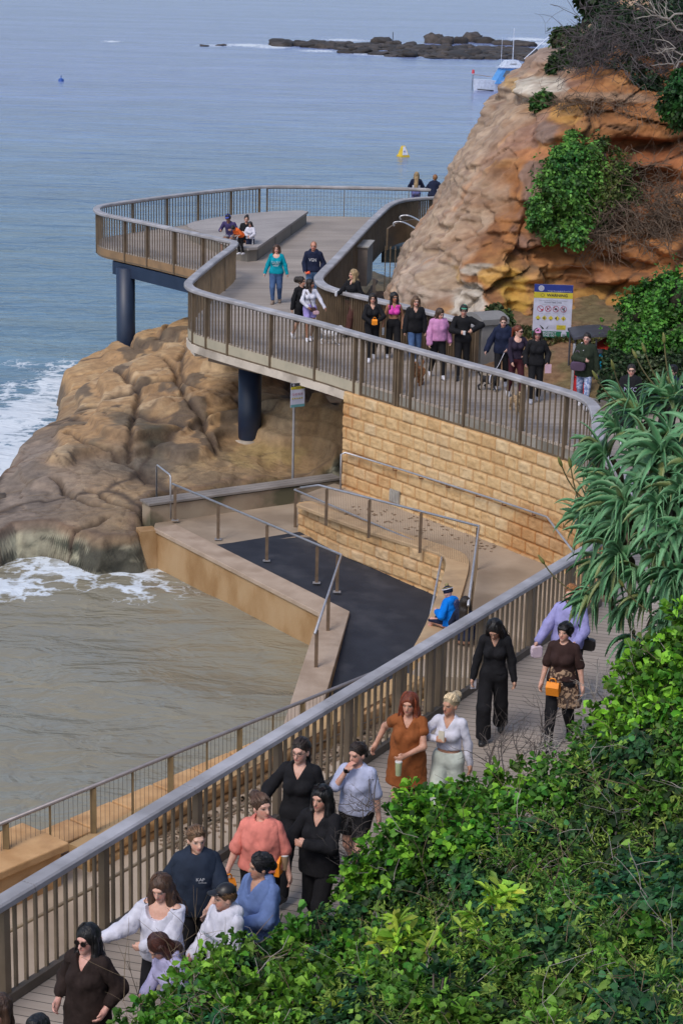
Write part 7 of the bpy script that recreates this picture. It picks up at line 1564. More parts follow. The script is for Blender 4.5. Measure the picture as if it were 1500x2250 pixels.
MB().tube([B0_+Vector((.01, 0, .085)), B0_+Vector((.03, 0, .13)), B0_+Vector((.07, 0, .12)), B0_+Vector((.075, 0, .07))], .008, 6).build('carry_loop', TL, t)
r = person('woman in a white hoodie and black cap turned to the left', 494, 1944, 1.58, yaw=-52, w=1.05, hy=-14, hp=6, a=(-.12, -.30, 1.02), b=(.12, -.26, 1.0), hair=('cap', 'lightbrown'), cap=('cap', BAGB), top=dict(mat=WHITEC, sleeve=1, hem=.84, th=.028, puff=.014, loose=.02, hood=True, noise=.012, name='hoodie'), bot=dict(mat=BLACK), skin=(.58, .34, .26), **ST2)
r['text']('WILDHEART', 1.22, .05, M('print_green', (.12, .22, .22), rough=.8), width=.30)
r = person('woman with wavy brown hair in a white cardigan slipping off over a black top', 352, 1925, 1.62, yaw=-22, w=1.08, hy=4, hp=14, a=(-.46, -.26, 1.08), ea=(0, .4, -1), b=(-.04, -.26, 1.08), eb=(1, .1, -.5), hair=('wavy', 'brown', 1.24), top=dict(mat=BLACK, sleeve=0, hem=.92, neck_='low', strap=True, th=.008), over=dict(mat=WHITEC, name='cardigan', hem=.84, sa=1, sb=1, neck_='low', strap=True, th=.030, puff=.018, loose=.02, noise=.014), bot=dict(mat=BLACK), skin=(.64, .38, .29), openhand='a', **ST2)
r = person('bent woman with a dark brown bob and pale lilac jacket behind the shrubs', 335, 2062, 1.50, yaw=-55, w=1.0, lean=14, hp=26, a=(-.2, -.25, .95), b=(.2, -.25, .95), hair=('bob', 'auburn', 1.44), top=dict(mat=LIL2, sleeve=1, hem=.85, th=.024, puff=.01, collar=True), bot=dict(mat=NAVYC), skin=(.64, .38, .3), **ST2)
r = person('woman in a dark brown knitted poncho and sunglasses with long black hair', 194, 2033, 1.64, yaw=-26, w=1.05, hy=-4, a=(-.24, -.12, .98), b=(.22, -.08, .98), hair=('straight', 'black', 1.20), glasses='sun', top=dict(mat=PONCHO, sleeve=.8, hem=.62, neck_='v', th=.022, puff=.022, flare=.05, noise=.014, name='poncho'), bot=dict(mat=BLACK), shoe=SHOEB, skin=(.64, .36, .30), **ST2)
person('dark-haired walker cut off by the bottom left corner of the photo', -2, 2188, 1.64, yaw=-30, hair=('straight', 'brown', 1.2), top=dict(mat=BLACK), bot=dict(mat=BLACK), vox=.014, **ST2)
person('walker with a dark cap of hair just showing at the bottom edge beside the corner', 82, 2233, 1.60, yaw=-30, hair=('short', 'black'), top=dict(mat=NAVYC), bot=dict(mat=BLACK), vox=.014, **ST2)
# ---- on the coping below
r = person('small child in a bright blue jacket and striped beanie sitting on the coping', 981, 1290, 1.5, yaw=-128, g=-2.56, w=1.15, pel=(0, 0, .13), lean=10, hy=-8, hp=12, a=(-.20, -.22, .35), b=(.22, -.26, .40), fa=(-.10, -.60, -.25), fb=(.10, -.58, -.25), kn=(0, 0, 1), hair=None, cap=('beanie', NAVYC, WHITEC, c_('olive_wool', (.28, .24, .12))), top=dict(mat=BLUEKID, sleeve=.86, hem=.90, th=.035, puff=.02, hood=True, name='jacket', noise=.012), bot=dict(mat=NAVYC, th=.02), shoe=SHOEB, skin=(.62, .36, .3), vox=.015, sh=.16)
V, F = sdf_mesh([r['UM'] is None or Prim('rc', (0, .10, .60), (0, .135, .42), .09, .03, sc=(1, .45, 1))], .014, .02); t = item('hood_lining', 'navy patterned hood lining hanging on the back of the blue jacket', 'hood', tuple(r['world']((0, .12, .5)))); mesh_obj('lining', (V@r['Rz'].T)*r['S']+np.array(r['t'].location), F, M('cloth_lining', (.03, .04, .12), (.2, .22, .3), 60, .8, lo=.6, hi=.66), t, True); t.parent = r['t']; t.location = Vector(t.location)-Vector(r['t'].location)
for k_ in ('label', 'category'): del t[k_]
person('dark-haired person in a navy jacket sitting behind the child in blue', 1022, 1311, 1.7, yaw=160, g=-2.6, pel=(0, 0, .12), a=(-.2, -.3, .3), b=(.2, -.3, .3), fa=(-.1, -.6, -.2), fb=(.1, -.6, -.2), kn=(0, 0, 1), hair=('long', 'dark', 1.3), top=dict(mat=NAVYC, hem=.9, th=.025), bot=dict(mat=NAVYC), vox=.016)
# ---- lookout
VF = .016
r = person('woman in a teal long-sleeved top and jeans walking off the lookout', 608, 537, 1.66, yaw=-4, w=1.18, a=(-.34, -.05, .84), b=(.32, -.02, .88), hair=('bob', 'brown', 1.46), top=dict(mat=TEAL, sleeve=1, hem=.88, neck_='scoop', th=.02), bot=dict(mat=JEANS), shoe=SHOET, skin=(.68, .40, .32), vox=VF, **ST2)
for i_, (s_, wd) in enumerate((('Free Bird', .24), ('ROCK & ROLL', .20), ('AMERICA', .16))): r['text'](s_, 1.24-.055*i_, .055, M('print_white'), width=wd)
r = person('balding man in a navy hoodie and jeans walking behind the woman in teal', 689, 530, 1.78, yaw=-4, sex='m', w=1.08, a=(-.20, -.16, .93), b=(.24, -.06, .93), hair=('buzz', 'strawb'), top=dict(mat=NAVYC, sleeve=1, hem=.90, th=.024, puff=.01, hood=True), bot=dict(mat=JEANSL), shoe=SHOET, skin=(.55, .27, .20), vox=VF, **STR)
r['text']('VGN', 1.24, .12, M('print_white'), width=.20)
t = item('ball_thrower', 'orange-red ball thrower in the hand of the balding man', 'toy', tuple(r['a'])); MB().tube([tuple(r['a']), tuple(r['a']+np.array([.11, -.02, .03]))], [.03, .045], 10).build('thrower', M('neon_orange', (.9, .12, .04), rough=.5), t)
r = person('woman in black with a dark curly puff of hair behind the girl in white', 662, 608, 1.62, yaw=35, hy=25, a=(-.27, .03, .86), b=(.25, -.1, .86), hair=('puff', 'dark'), top=dict(mat=BLACK, hem=.95, th=.02, puff=.01), bot=dict(mat=BLACK, ankle=.5, name='shorts', th=.02), skin=(.50, .30, .22), vox=VF, **STL)
r = person('girl in a white long-sleeved top and lilac shorts with white trainers', 681, 613, 1.58, yaw=12, w=.95, hy=62, a=(-.10, -.22, .98), ea=(-1, .3, -.3), b=(.40, -.20, .92), hair=('long', 'dark', 1.40), top=dict(mat=WHITEC, sleeve=1, hem=.96, neck_='v', th=.014), bot=dict(mat=LILSH, ankle=.66, name='shorts', th=.022), skin=(.34, .18, .12), vox=VF, **ST2)
bag('maroon crossbody bag of the girl in white', tuple(r['world']((.06, -.18, .90))), 12, (.16, .07, .12), BAGBR, [r['world']((.04, -.16, .95)), r['world']((-.02, -.15, 1.15)), r['world']((-.13, -.09, 1.37)), r['world']((-.14, .02, 1.42))])
bag('pale pink pouch hanging below the maroon bag of the girl in white', tuple(r['world']((.14, -.20, .82))), 12, (.16, .06, .10), M('pink_pouch', (.65, .42, .48), rough=.7), name='pouch')
r = person('woman with very long blonde hair leaning on the far railing, seen from behind', 915, 378, 1.64, yaw=176, hair=('long', 'blonde', 1.10), a=(-.2, -.34, 1.12), b=(.2, -.34, 1.12), lean=6, top=dict(mat=WHITEC, hem=.97, th=.016), over=dict(mat=NAVYC, name='jacket', hem=1.2, th=.026, sleeve=1, noise=0), bot=dict(mat=PURB), vox=VF, fa=(-.09, .05, .08), fb=(.09, .02, .08))
person('person with short ginger hair and navy jacket leaning on the far railing', 956, 384, 1.66, yaw=160, hair=('short', 'strawb'), w=1.15, a=(-.2, -.34, 1.2), b=(.2, -.34, 1.2), lean=14, hy=20, top=dict(mat=NAVYC, hem=.88, th=.03, puff=.015), bot=dict(mat=BLACK), shoe=SHOEB, vox=VF)
r = person('man in a blue cap and purple jumper leaning forward on the seating platform', 500, 471, 1.74, yaw=-20, sex='m', g=.46, pel=(0, 0, .12), lean=26, hp=-4, hy=10, a=(-.22, -.36, .32), b=(.16, -.34, .34), fa=(-.12, -.45, -.38), fb=(.12, -.45, -.38), kn=(0, -.5, 1), hair=('short', 'dark'), cap=('cap', c_('blue_cap', (.06, .09, .38))), top=dict(mat=PURPLEJ, hem=.9, th=.02), bot=dict(mat=c_('grey_trousers', (.25, .27, .33))), skin=(.34, .2, .15), vox=VF)
r = person('child in an orange tee bending forward beside the man in purple', 509, 498, 1.12, yaw=-48, lean=52, hp=10, a=(-.15, -.42, .95), b=(.15, -.42, .95), hair=('short', 'black'), top=dict(mat=ORANGE, sleeve=.46, hem=.92, th=.03), bot=dict(mat=BLACK), skin=(.40, .24, .17), vox=.02, g=.25)
person('woman in black sitting on the platform edge behind the striped-leg child', 542, 473, 1.64, yaw=-6, g=.46, pel=(0, 0, .12), hp=4, a=(-.1, -.3, .36), b=(.16, -.3, .38), fa=(-.12, -.42, -.36), fb=(.06, -.46, -.36), kn=(0, -.6, 1), hair=('bun', 'dark'), top=dict(mat=BLACK, hem=.9, th=.024), bot=dict(mat=BLACK), shoe=SHOEB, skin=(.55, .33, .25), vox=VF)
r = person('child in a white top and dark trousers with a white side stripe', 550, 487, 1.18, yaw=-18, hp=10, w=1.05, a=(-.05, -.24, 1.08), ea=(-1, .2, -.4), b=(.08, -.25, 1.02), eb=(1, .2, -.4), hair=('bob', 'black', 1.5), top=dict(mat=WHITEC, hem=.92, th=.03), bot=dict(mat=NAVYC, th=.02), shoe=SHOEB, skin=(.55, .33, .26), vox=.02, **ST2)
t = MB().tube([tuple(r['world']((.15, -.10, .93))), tuple(r['world']((.15, -.11, .55))), tuple(r['world']((.13, -.0, .15)))], .016, 6); o_ = t.build('side_stripe', M('print_white'), r['t'])
# ---- upper boardwalk in front of the cliff
r = person('woman with curly fair hair and brown trousers resting a white cup on the rail', 777, 592, 1.72, yaw=-42, hy=-20, a=(-.20, -.36, 1.10), b=(.25, 0, .88), hair=('curly', 'blonde', 1.42), top=dict(mat=BLACK, hem=.92, neck_='v', th=.02, puff=.006), bot=dict(mat=BROWNP, flare=.03, th=.016), shoe=SHOEB, skin=(.62, .37, .29), vox=VF, **STL)
cup('white takeaway cup resting on the grey rail by the curly-haired woman', tuple(r['a']+np.array([-.02, -.02, .03])), (.7, .7, .75))
r = person('smiling woman in black holding an orange box against her waist', 819, 645, 1.64, yaw=4, hy=-4, a=(-.04, -.24, 1.02), ea=(-1, .2, -.4), b=(.12, -.24, 1.06), eb=(1, .2, -.5), hair=('long', 'dark', 1.22), top=dict(mat=BLACK, hem=.92, neck_='v', th=.02), bot=dict(mat=BLACK), skin=(.56, .33, .25), vox=VF, **STR)
giftbox('orange gift box held by the smiling woman in black', tuple(r['b']+np.array([-.02, -.05, .0])), 10, .115)
r = person('woman in a hot pink crop top and black trousers with long black hair', 866, 642, 1.66, yaw=6, hy=12, w=.93, a=(-.27, -.02, .86), b=(.22, -.04, .90), hair=('straight', 'black', 1.20), top=dict(mat=PINK, sleeve=0, hem=1.17, neck_='v', strap=True, th=.010), bot=dict(mat=BLACK, flare=.03, waist=1.06), skin=(.34, .17, .10), vox=VF, **STL)
cup('clear drink bottle carried by the woman in hot pink', tuple(r['a']+np.array([0, -.03, -.06])), (.55, .58, .62), .032, .17)
person('woman with wavy hair in a long black cardigan and blue jeans', 913, 651, 1.68, yaw=6, hy=6, a=(-.25, -.05, .86), b=(.25, -.05, .86), hair=('wavy', 'lightbrown', 1.28), top=dict(mat=PLUM, hem=.95, neck_='scoop', th=.014), over=dict(mat=BLACK, hem=.82, neck_='v', th=.032, puff=.016, loose=.01), bot=dict(mat=JEANS), skin=(.60, .36, .28), vox=VF, **STR)
person('woman in a baggy pale pink sweater looking down to the right', 968, 678, 1.66, yaw=14, hy=24, hp=16, w=1.05, a=(-.24, -.10, .88), b=(.30, .02, .90), hair=('long', 'brown', 1.22), top=dict(mat=PINKS, hem=.93, neck_='crew', th=.03, puff=.022, loose=.02, noise=.012), bot=dict(mat=BLACK), skin=(.64, .40, .33), vox=VF, **STL)
r = person('person in black with a green cap holding a small cup', 1019, 670, 1.74, sex='m', yaw=-6, hy=4, hp=6, a=(-.06, -.24, 1.12), ea=(-1, .2, -.5), b=(.24, -.20, 1.18), eb=(1, .2, .1), hair=('short', 'dark'), cap=('cap', c_('green_cap', (.08, .30, .20))), top=dict(mat=BLACK, hem=.86, th=.024, puff=.01), bot=dict(mat=BLACK), shoe=SHOEB, skin=(.58, .35, .27), vox=VF, **STR)
cup('small white cup in the hand of the person with the green cap', tuple(r['a']+np.array([.03, -.03, .0])), (.68, .68, .72), .035, .08)
r = person('woman in a navy hoodie walking a dark dog on a pale leash', 1106, 695, 1.68, yaw=-6, hy=0, hp=8, a=(-.36, -.10, .92), b=(.12, -.20, .98), hair=('slick', 'brown'), top=dict(mat=NAVYC, hem=.84, th=.03, puff=.014, hood=True, loose=.01), bot=dict(mat=BLACK), skin=(.62, .40, .33), vox=VF, **STR); LEASH = r['b']
r = person('red-haired woman with a high ponytail in a plum top and maroon leggings', 1139, 715, 1.66, yaw=12, hy=40, hp=6, a=(-.16, -.18, .90), b=(.14, -.20, 1.06), eb=(1, .3, -.4), hair=('pony', 'red', 1.36), glasses='sun', top=dict(mat=PLUM, hem=.95, th=.016, neck_='scoop'), bot=dict(mat=MAROON, th=.008), skin=(.66, .40, .32), vox=VF, **STL); LEASH2 = r['b']
r = person('woman in black with a pink cap standing in front of the warning sign', 1181, 722, 1.66, yaw=-2, hp=4, a=(-.24, -.08, .92), b=(.24, -.12, .96), hair=('long', 'dark', 1.40), cap=('cap', c_('pink_cap', (.68, .28, .50))), top=dict(mat=BLACK, hem=.88, th=.026, puff=.012), bot=dict(mat=BLACK), shoe=M('grey_shoe', (.35, .36, .42), rough=.6), skin=(.50, .27, .22), vox=VF, **ST2)
t = item('card', 'pale pink card in the hand of the woman with the pink cap', 'card', tuple(r['b'])); MB().box(tuple(r['b']+np.array([.05, -.02, -.08])), (.15, .01, .2), .3).build('card', M('pink_card', (.72, .48, .58), rough=.7), t)
r = person('woman in an olive parka with a pale collar and blue patterned trousers', 1289, 731, 1.68, yaw=-12, hy=-8, hp=4, a=(-.02, -.26, 1.14), ea=(-1, .2, -.5), b=(.28, -.06, .86), w=1.06, hair=('pony', 'dark', 1.35), top=dict(mat=GREENP, hem=.74, th=.034, puff=.016, loose=.01, flare=.02), bot=dict(mat=PATT), skin=(.60, .36, .30), vox=VF, **STL)
bag('purple shoulder bag carried by the woman in the olive parka', tuple(r['world']((-.14, -.27, 1.0))), -12, (.34, .12, .20), BAGP, [r['world']((-.26, -.2, 1.08)), r['world']((-.2, -.1, 1.40)), r['world']((-.02, -.2, 1.10))])
mb = MB(); t = r['t']; mb.tube([tuple(r['world'](r['up'](p))) for p in ((-.10, .07, 1.45), (-.11, -.05, 1.42), (-.05, -.13, 1.33), (-.02, -.14, 1.24))], [.035, .035, .028, .015], 8).build('collar_lining', WHITEC, t)
person('woman with glasses in a black jumper with a pale print, half hidden behind the aloe', 1387, 800, 1.66, yaw=-8, w=1.2, a=(-.22, -.24, .95), b=(.2, -.24, .95), hair=('slick', 'dark'), glasses='thin', top=dict(mat=BLACK, hem=.85, th=.03, puff=.01, loose=.01), bot=dict(mat=BLACK), skin=(.64, .40, .32), vox=VF)['text']('NYC', 1.22, .13, M('print_lilac', (.45, .45, .66)), width=.26)
person('dark-haired person in a navy top seen above the aloe at the right edge', 1478, 802, 1.66, yaw=-40, w=1.1, hair=('short', 'black'), top=dict(mat=NAVYC, hem=.85, th=.03), bot=dict(mat=BLACK), skin=(.5, .3, .24), vox=VF)
# ================================================================ DOGS
def dog(label, px, py, h, yaw, col, furn=.012, harness=None, sit=False):
    loc = np.array(P(px, py, 0)); Rz = rotm(yaw); t = thing('dog', label, 'dog', loc); k = h/.45; x_ = [-.09, .09]
    pr = [Prim('rc', (0, -.16, .30), (0, .14, .30), .095, .082, sc=(.9, 1, 1.05)), Prim('rc', (0, -.18, .33), (0, -.26, .46), .055, .045), Prim('el', (0, -.30, .50), ra=np.array([.062, .075, .06])), Prim('rc', (0, -.34, .485), (0, -.40, .475), .034, .024)]
    for s_ in (-1, 1):
        pr += [Prim('rc', (s_*.055, -.28, .535), (s_*.075, -.27, .45), .022, .024)]
        pr += [Prim('rc', (s_*.06, -.17, .28), (s_*.062, -.14+.06*s_, .14), .044, .026), Prim('rc', (s_*.062, -.14+.06*s_, .14), (s_*.062, -.18+.10*s_, .03), .024, .022), Prim('rc', (s_*.062, -.18+.10*s_, .025), (s_*.062, -.215+.10*s_, .022), .022, .02)]
        pr += [Prim('rc', (s_*.06, .13, .28), (s_*.065, .08-.06*s_, .19), .062, .036), Prim('rc', (s_*.065, .08-.06*s_, .19), (s_*.065, .17-.06*s_, .11), .032, .022), Prim('rc', (s_*.065, .17-.06*s_, .11), (s_*.065, .14-.08*s_, .03), .022, .02), Prim('rc', (s_*.065, .14-.08*s_, .025), (s_*.065, .11-.08*s_, .022), .022, .02)]
    pr += [Prim('rc', (0, .20, .34), (0, .27, .45), .026, .022), Prim('rc', (0, .27, .45), (0, .24, .52), .028, .018)]
    V, F = sdf_mesh(pr, .013, .025, noise=furn, nsc=26); C = np.tile(np.array(col), (len(V), 1)); d = np.minimum.reduce([np.linalg.norm(V-np.array([s_*.03, -.355, .515]), axis=1) for s_ in (-1, 1)]+[np.linalg.norm(V-np.array([0, -.415, .48]), axis=1)]); C[d < .018] = (.01, .01, .01)
    W_ = lambda v: (np.asarray(v)*k)@Rz.T+loc
    mesh_obj('body', W_(V), F, M('fur', attr=True, c2=(.55, .5, .45), scale=22, rough=.95, bump=1, bscale=60), t, True, col=C)
    if harness: MB().tube([tuple(W_((.11*math.cos(q), -.08+.02*math.cos(q), .30+.115*math.sin(q)))) for q in np.linspace(0, 6.29, 20)], .016, 6, False).build('harness', harness, t)
    return t, W_((0, -.1, .42))
dog('curly reddish-brown dog behind the railing below the woman in the pink sweater', 918, 846, .50, -20, (.30, .13, .05))
_, dp = dog('dark grey dog with a white harness trotting to the right', 1070, 858, .40, 62, (.03, .03, .036), harness=WHITEC)
_, dp2 = dog('fluffy tan dog facing the camera in front of the red-haired woman', 1132, 905, .42, 14, (.50, .36, .22))
dog('white dog on the boardwalk beside the girl in white', 724, 757, .42, 70, (.62, .62, .66))
for nm, a_, b_ in (('pale leash from the navy hoodie woman to the dark dog', LEASH, dp), ('thin dark leash from the red-haired woman to the tan dog', LEASH2, dp2)):
    t = item('leash', nm, 'leash', tuple(b_)); a_ = Vector(a_); b_ = Vector(b_); MB().tube([a_, a_.lerp(b_, .5)+Vector((0, 0, -.06)), b_], .007 if 'pale' in nm else .004, 5).build('leash', WHITEC if 'pale' in nm else BLACK, t)
# ================================================================ SIGNS
def basis(yaw): a = R(yaw); return Vector((math.cos(a), math.sin(a), 0)), Vector((0, 0, 1)), Vector((math.sin(a), -math.cos(a), 0))   # right, up, towards viewer
def panel(mb, o, xd, yd, nd_, x0, y0, x1, y1, lift=0.0, th=.002):
    c = [o+xd*x+yd*y+nd_*lift for x, y in ((x0, y0), (x1, y0), (x1, y1), (x0, y1))]; mb.add(c+[p-nd_*th for p in c], [(0, 1, 2, 3), (7, 6, 5, 4), (0, 4, 5, 1), (1, 5, 6, 2), (2, 6, 7, 3), (3, 7, 4, 0)])
def disc(mb, o, xd, yd, nd_, x, y, r_, lift, n=20, inner=0.0):
    c = [o+xd*(x+r_*math.cos(2*math.pi*i/n))+yd*(y+r_*math.sin(2*math.pi*i/n))+nd_*lift for i in range(n)]
    if inner <= 0: mb.add(c, [tuple(range(n))])
    else:
        d = [o+xd*(x+inner*math.cos(2*math.pi*i/n))+yd*(y+inner*math.sin(2*math.pi*i/n))+nd_*lift for i in range(n)]; mb.add(c+d, [(i, (i+1) % n, n+(i+1) % n, n+i) for i in range(n)])
def diamond(mb, o, xd, yd, nd_, x, y, r_, lift): mb.add([o+xd*(x+a)+yd*(y+b)+nd_*lift for a, b in ((0, -r_), (r_, 0), (0, r_), (-r_, 0))], [(0, 1, 2, 3)])
SW = M('sign_white', (.52, .53, .66), rough=.6); SB = M('sign_blue', (.012, .03, .22), rough=.6); SY = M('sign_yellow', (.56, .46, .03), rough=.6); SG = M('sign_green', (.01, .15, .075), rough=.6); SK = M('sign_black', (.025, .025, .03), rough=.6); SR = M('sign_red', (.40, .05, .09), rough=.6); SGR = M('sign_grey', (.28, .28, .34), rough=.6)
def warning_sign(name, label, o, yaw, W, Hh, big=True):
    xd, yd, nd_ = basis(yaw); t = thing(name, label, 'sign', o)
    mb = MB(); panel(mb, o, xd, yd, nd_, -W/2, 0, W/2, Hh, 0, .012); mb.build('board', SW, t)
    def band(nm, y0, y1, mat): mb = MB(); panel(mb, o, xd, yd, nd_, -W/2, y0*Hh, W/2, y1*Hh, .004, .003); mb.build(nm, mat, t)
    def tx(s, x, y, size, mat, width=None, bold=0): text_mesh(s, size, mat, t, tuple(o+xd*x*W+yd*y*Hh+nd_*.009), tuple(xd), tuple(yd), 'lettering', None if width is None else width*W, bold=bold)
    band('header_band', .855, 1.0, SB if big else SK); band('yellow_band', .74, .852, SY); band('footer_band', 0, .115, SG if big else M('sign_teal', (.12, .30, .32), rough=.6))
    mb = MB(); disc(mb, o, xd, yd, nd_, -.32*W, .925*Hh, .075*W, .009); mb.build('emblem', SW, t)
    mb = MB(); disc(mb, o, xd, yd, nd_, -.32*W, .925*Hh, .055*W, .012, inner=.048*W); disc(mb, o, xd, yd, nd_, -.32*W, .925*Hh, .03*W, .012, inner=.022*W); mb.build('emblem_ring', SGR, t)
    tx('Terrigal Boardwalk & Rock Pool', .15, .878, .045*W, SW, .62); tx('WARNING', .10, .795, .1*W, SK, .54, .02)
    mb = MB(); diamond(mb, o, xd, yd, nd_, -.28*W, .795*Hh, .058*W, .009); mb.build('warning_diamond', SK, t)
    mb = MB(); diamond(mb, o, xd, yd, nd_, -.28*W, .795*Hh, .048*W, .012); mb.build('warning_diamond_inner', SY, t); tx('!', -.28, .795, .08*W, SK)
    if big:
        tx('Use of this area may be hazardous', 0, .70, .04*W, SGR, .72); tx('PLEASE TAKE CARE', 0, .66, .05*W, SK, .44); tx('Conditions can change without notice', 0, .618, .03*W, SGR, .55)
    for i in range(4):
        x_, y_ = (-.32+.2*i)*W, .54*Hh; mb = MB(); disc(mb, o, xd, yd, nd_, x_, y_, .082*W, .009, 24, .070*W); a = [x_-.055*W, y_+.055*W]; c = o+nd_*.0095
        for (x0, y0, x1, y1) in ((-.052, .052, .052, -.052),)+(((-.052, -.052, .052, .052),) if i == 1 else ()):
            p = c+xd*(x_+x0*W)+yd*(y_+y0*W); q_ = c+xd*(x_+x1*W)+yd*(y_+y1*W); e = (q_-p).normalized(); nn = e.cross(nd_)*.005*W*1.4; mb.add([p+nn, p-nn, q_-nn, q_+nn], [(0, 1, 2, 3)])
        mb.build('prohibition_ring', SR, t); mb = MB()
        if i == 0: disc(mb, o, xd, yd, nd_, x_+.045*W, y_-.035*W, .03*W, .011, 8)
        if i == 1: panel(mb, o, xd, yd, nd_, x_-.03*W, y_-.03*W, x_-.018*W, y_+.035*W, .011)
        if i == 2: mb.add([o+nd_*.011+xd*(x_+a_*W)+yd*(y_+b_*W) for a_, b_ in ((-.05, -.008), (0, -.022), (.05, -.005), (0, .03))], [(0, 1, 2, 3)])
        if i == 3: panel(mb, o, xd, yd, nd_, x_+.0*W, y_-.05*W, x_+.022*W, y_+.045*W, .011); panel(mb, o, xd, yd, nd_, x_-.04*W, y_-.005*W, x_-.002*W, y_+.012*W, .011)
        mb.build('pictogram', SK if i else SR, t)
        if big: tx(('no jumping', 'no diving', 'no fishing', 'no glass')[i], -.32+.2*i, .455, .022*W, SGR, .12)
    for i in range(5):
        x_, y_ = (-.37+.165*i)*W, .365*Hh; mb = MB(); diamond(mb, o, xd, yd, nd_, x_, y_, .066*W, .009); mb.build('hazard_diamond', SY, t); mb = MB()
        c = o+nd_*.011
        tri = [((-.028, -.036), (.028, -.036), (0, -.062)), ((-.045, -.012), (.025, -.03), (0, .025)), ((-.028, -.036), (.028, -.036), (0, -.062)), ((-.062, 0), (-.01, .045), (-.01, -.045)), ((-.018, -.03), (.018, -.03), (0, .035))][i]
        mb.add([c+xd*(x_+a_*W)+yd*(y_+b_*W) for a_, b_ in tri], [(0, 1, 2)]); mb.build('pictogram', SK, t)
    if big:
        mb = MB(); c = o+nd_*.010
        for pts in (((-.32, .23), (-.28, .215), (-.20, .165), (-.235, .145), (-.27, .175)), ((-.16, .165), (-.13, .18), (-.09, .225), (-.10, .195), (-.12, .165))): mb.add([c+xd*a_*W+yd*b_*Hh for a_, b_ in pts], [tuple(range(5))])
        mb.build('swimmer_pictogram', SK, t); mb = MB(); panel(mb, o, xd, yd, nd_, .12*W, .15*Hh, .36*W, .235*Hh, .008); mb.build('yellow_panel', SY, t); tx('FLAT', .24, .205, .04*W, SK, .1); tx('ROCKS SLIPPERY', .24, .17, .025*W, SK, .2)
        for k in range(3): tx('swim between flags', -.0, .22-.022*k, .018*W, SGR, .14)
        tx('EMERGENCY', -.13, .083, .08*W, SW, .50, .015); tx('PHONE 000', -.13, .032, .08*W, SW, .50, .015)
        mb = MB(); panel(mb, o, xd, yd, nd_, .25*W, .012*Hh, .39*W, .095*Hh, .008); disc(mb, o, xd, yd, nd_, .32*W, .088*Hh, .062*W, .0085, 16); mb.build('phone_emblem', SW, t)
        mb = MB(); panel(mb, o, xd, yd, nd_, .28*W, .05*Hh, .36*W, .062*Hh, .0105); panel(mb, o, xd, yd, nd_, .29*W, .02*Hh, .35*W, .042*Hh, .0105); mb.build('phone_emblem_detail', SG, t)
    return t, xd, yd, nd_
so = PY(1210, 741, 47.4); W_ = 84/scale_at(so); H_ = 112/scale_at(so)/math.cos(PITCH)*1.0
ts, xd, yd, nd_ = warning_sign('warning_sign', 'large blue, yellow and green warning sign at the foot of the cliff', so, -4, W_, H_)
MB().tube([so-nd_*.04+xd*.2*W_*.5+Vector((0, 0, -1.3)), so-nd_*.04+xd*.2*W_*.5+Vector((0, 0, H_*.9))], .03, 10).build('post', STEEL, ts)
pb = P(643, 1053, -2.9); sc_ = scale_at(pb)
po = Vector((pb.x, pb.y, 0)); zt = CAMH-(CAMH+2.9)*0; top_ = PY(652, 893, pb.y); so2 = Vector((top_.x+.02, pb.y-.06, top_.z)); W2 = 30/scale_at(so2)/math.cos(R(32)); H2 = 54/scale_at(so2)
ts, xd, yd, nd_ = warning_sign('warning_sign', 'small warning sign on a tall grey pole standing in the rock pool area', so2, 32, W2, H2, big=False)
MB().tube([(pb.x, pb.y, -3.3), (pb.x, pb.y, so2.z+H2*.9)], .032, 10).build('pole', STEEL, ts)
# ================================================================ BIN
bb = P(1068, 812, .0); bb = Vector((bb.x, bb.y+.35, .0)); t = thing('litter_bin', 'grey metal litter bin housing with a curved lid behind the walkers', 'bin', bb); rz = R(28); Rb = Matrix.Rotation(rz, 3, 'Z')
BG = M('bin_grey', (.25, .24, .23), (.19, .185, .18), 3, .5, bump=.1)
mb = MB(); mb.box(bb+Vector((0, 0, .62)), (.72, .66, 1.0), rz); bevel(mb.build('housing', BG, t), .02)
mb = MB(); n = 8; V = []; 
for s_ in (-.38, .38):
    for i in range(n+1): q = i/n; V.append(bb+Rb@Vector((s_, -.38+.76*q, 1.13+.22*math.sin(math.pi*(.15+.6*q)))))
    V += [bb+Rb@Vector((s_, .38, 1.1)), bb+Rb@Vector((s_, -.38, 1.1))]
m_ = n+3; F = [tuple(range(m_))[::-1], tuple(range(m_, 2*m_))]+[(i, (i+1) % m_, m_+(i+1) % m_, m_+i) for i in range(m_)]; mb.add(V, F); mb.build('lid', BG, t)
mb = MB(); mb.box(bb+Rb@Vector((.365, 0, .6)), (.02, .54, .86), rz); mb.build('door', M('bin_bronze', (.10, .075, .06), (.07, .055, .045), 3, .5), t).name = 'door'
mb = MB(); mb.box(bb+Rb@Vector((.385, -.2, .45)), (.02, .03, .12), rz); mb.build('handle', STEEL, t)
MB().box(bb+Vector((0, 0, .06)), (.6, .55, .12), rz).build('plinth', BAGB, t)
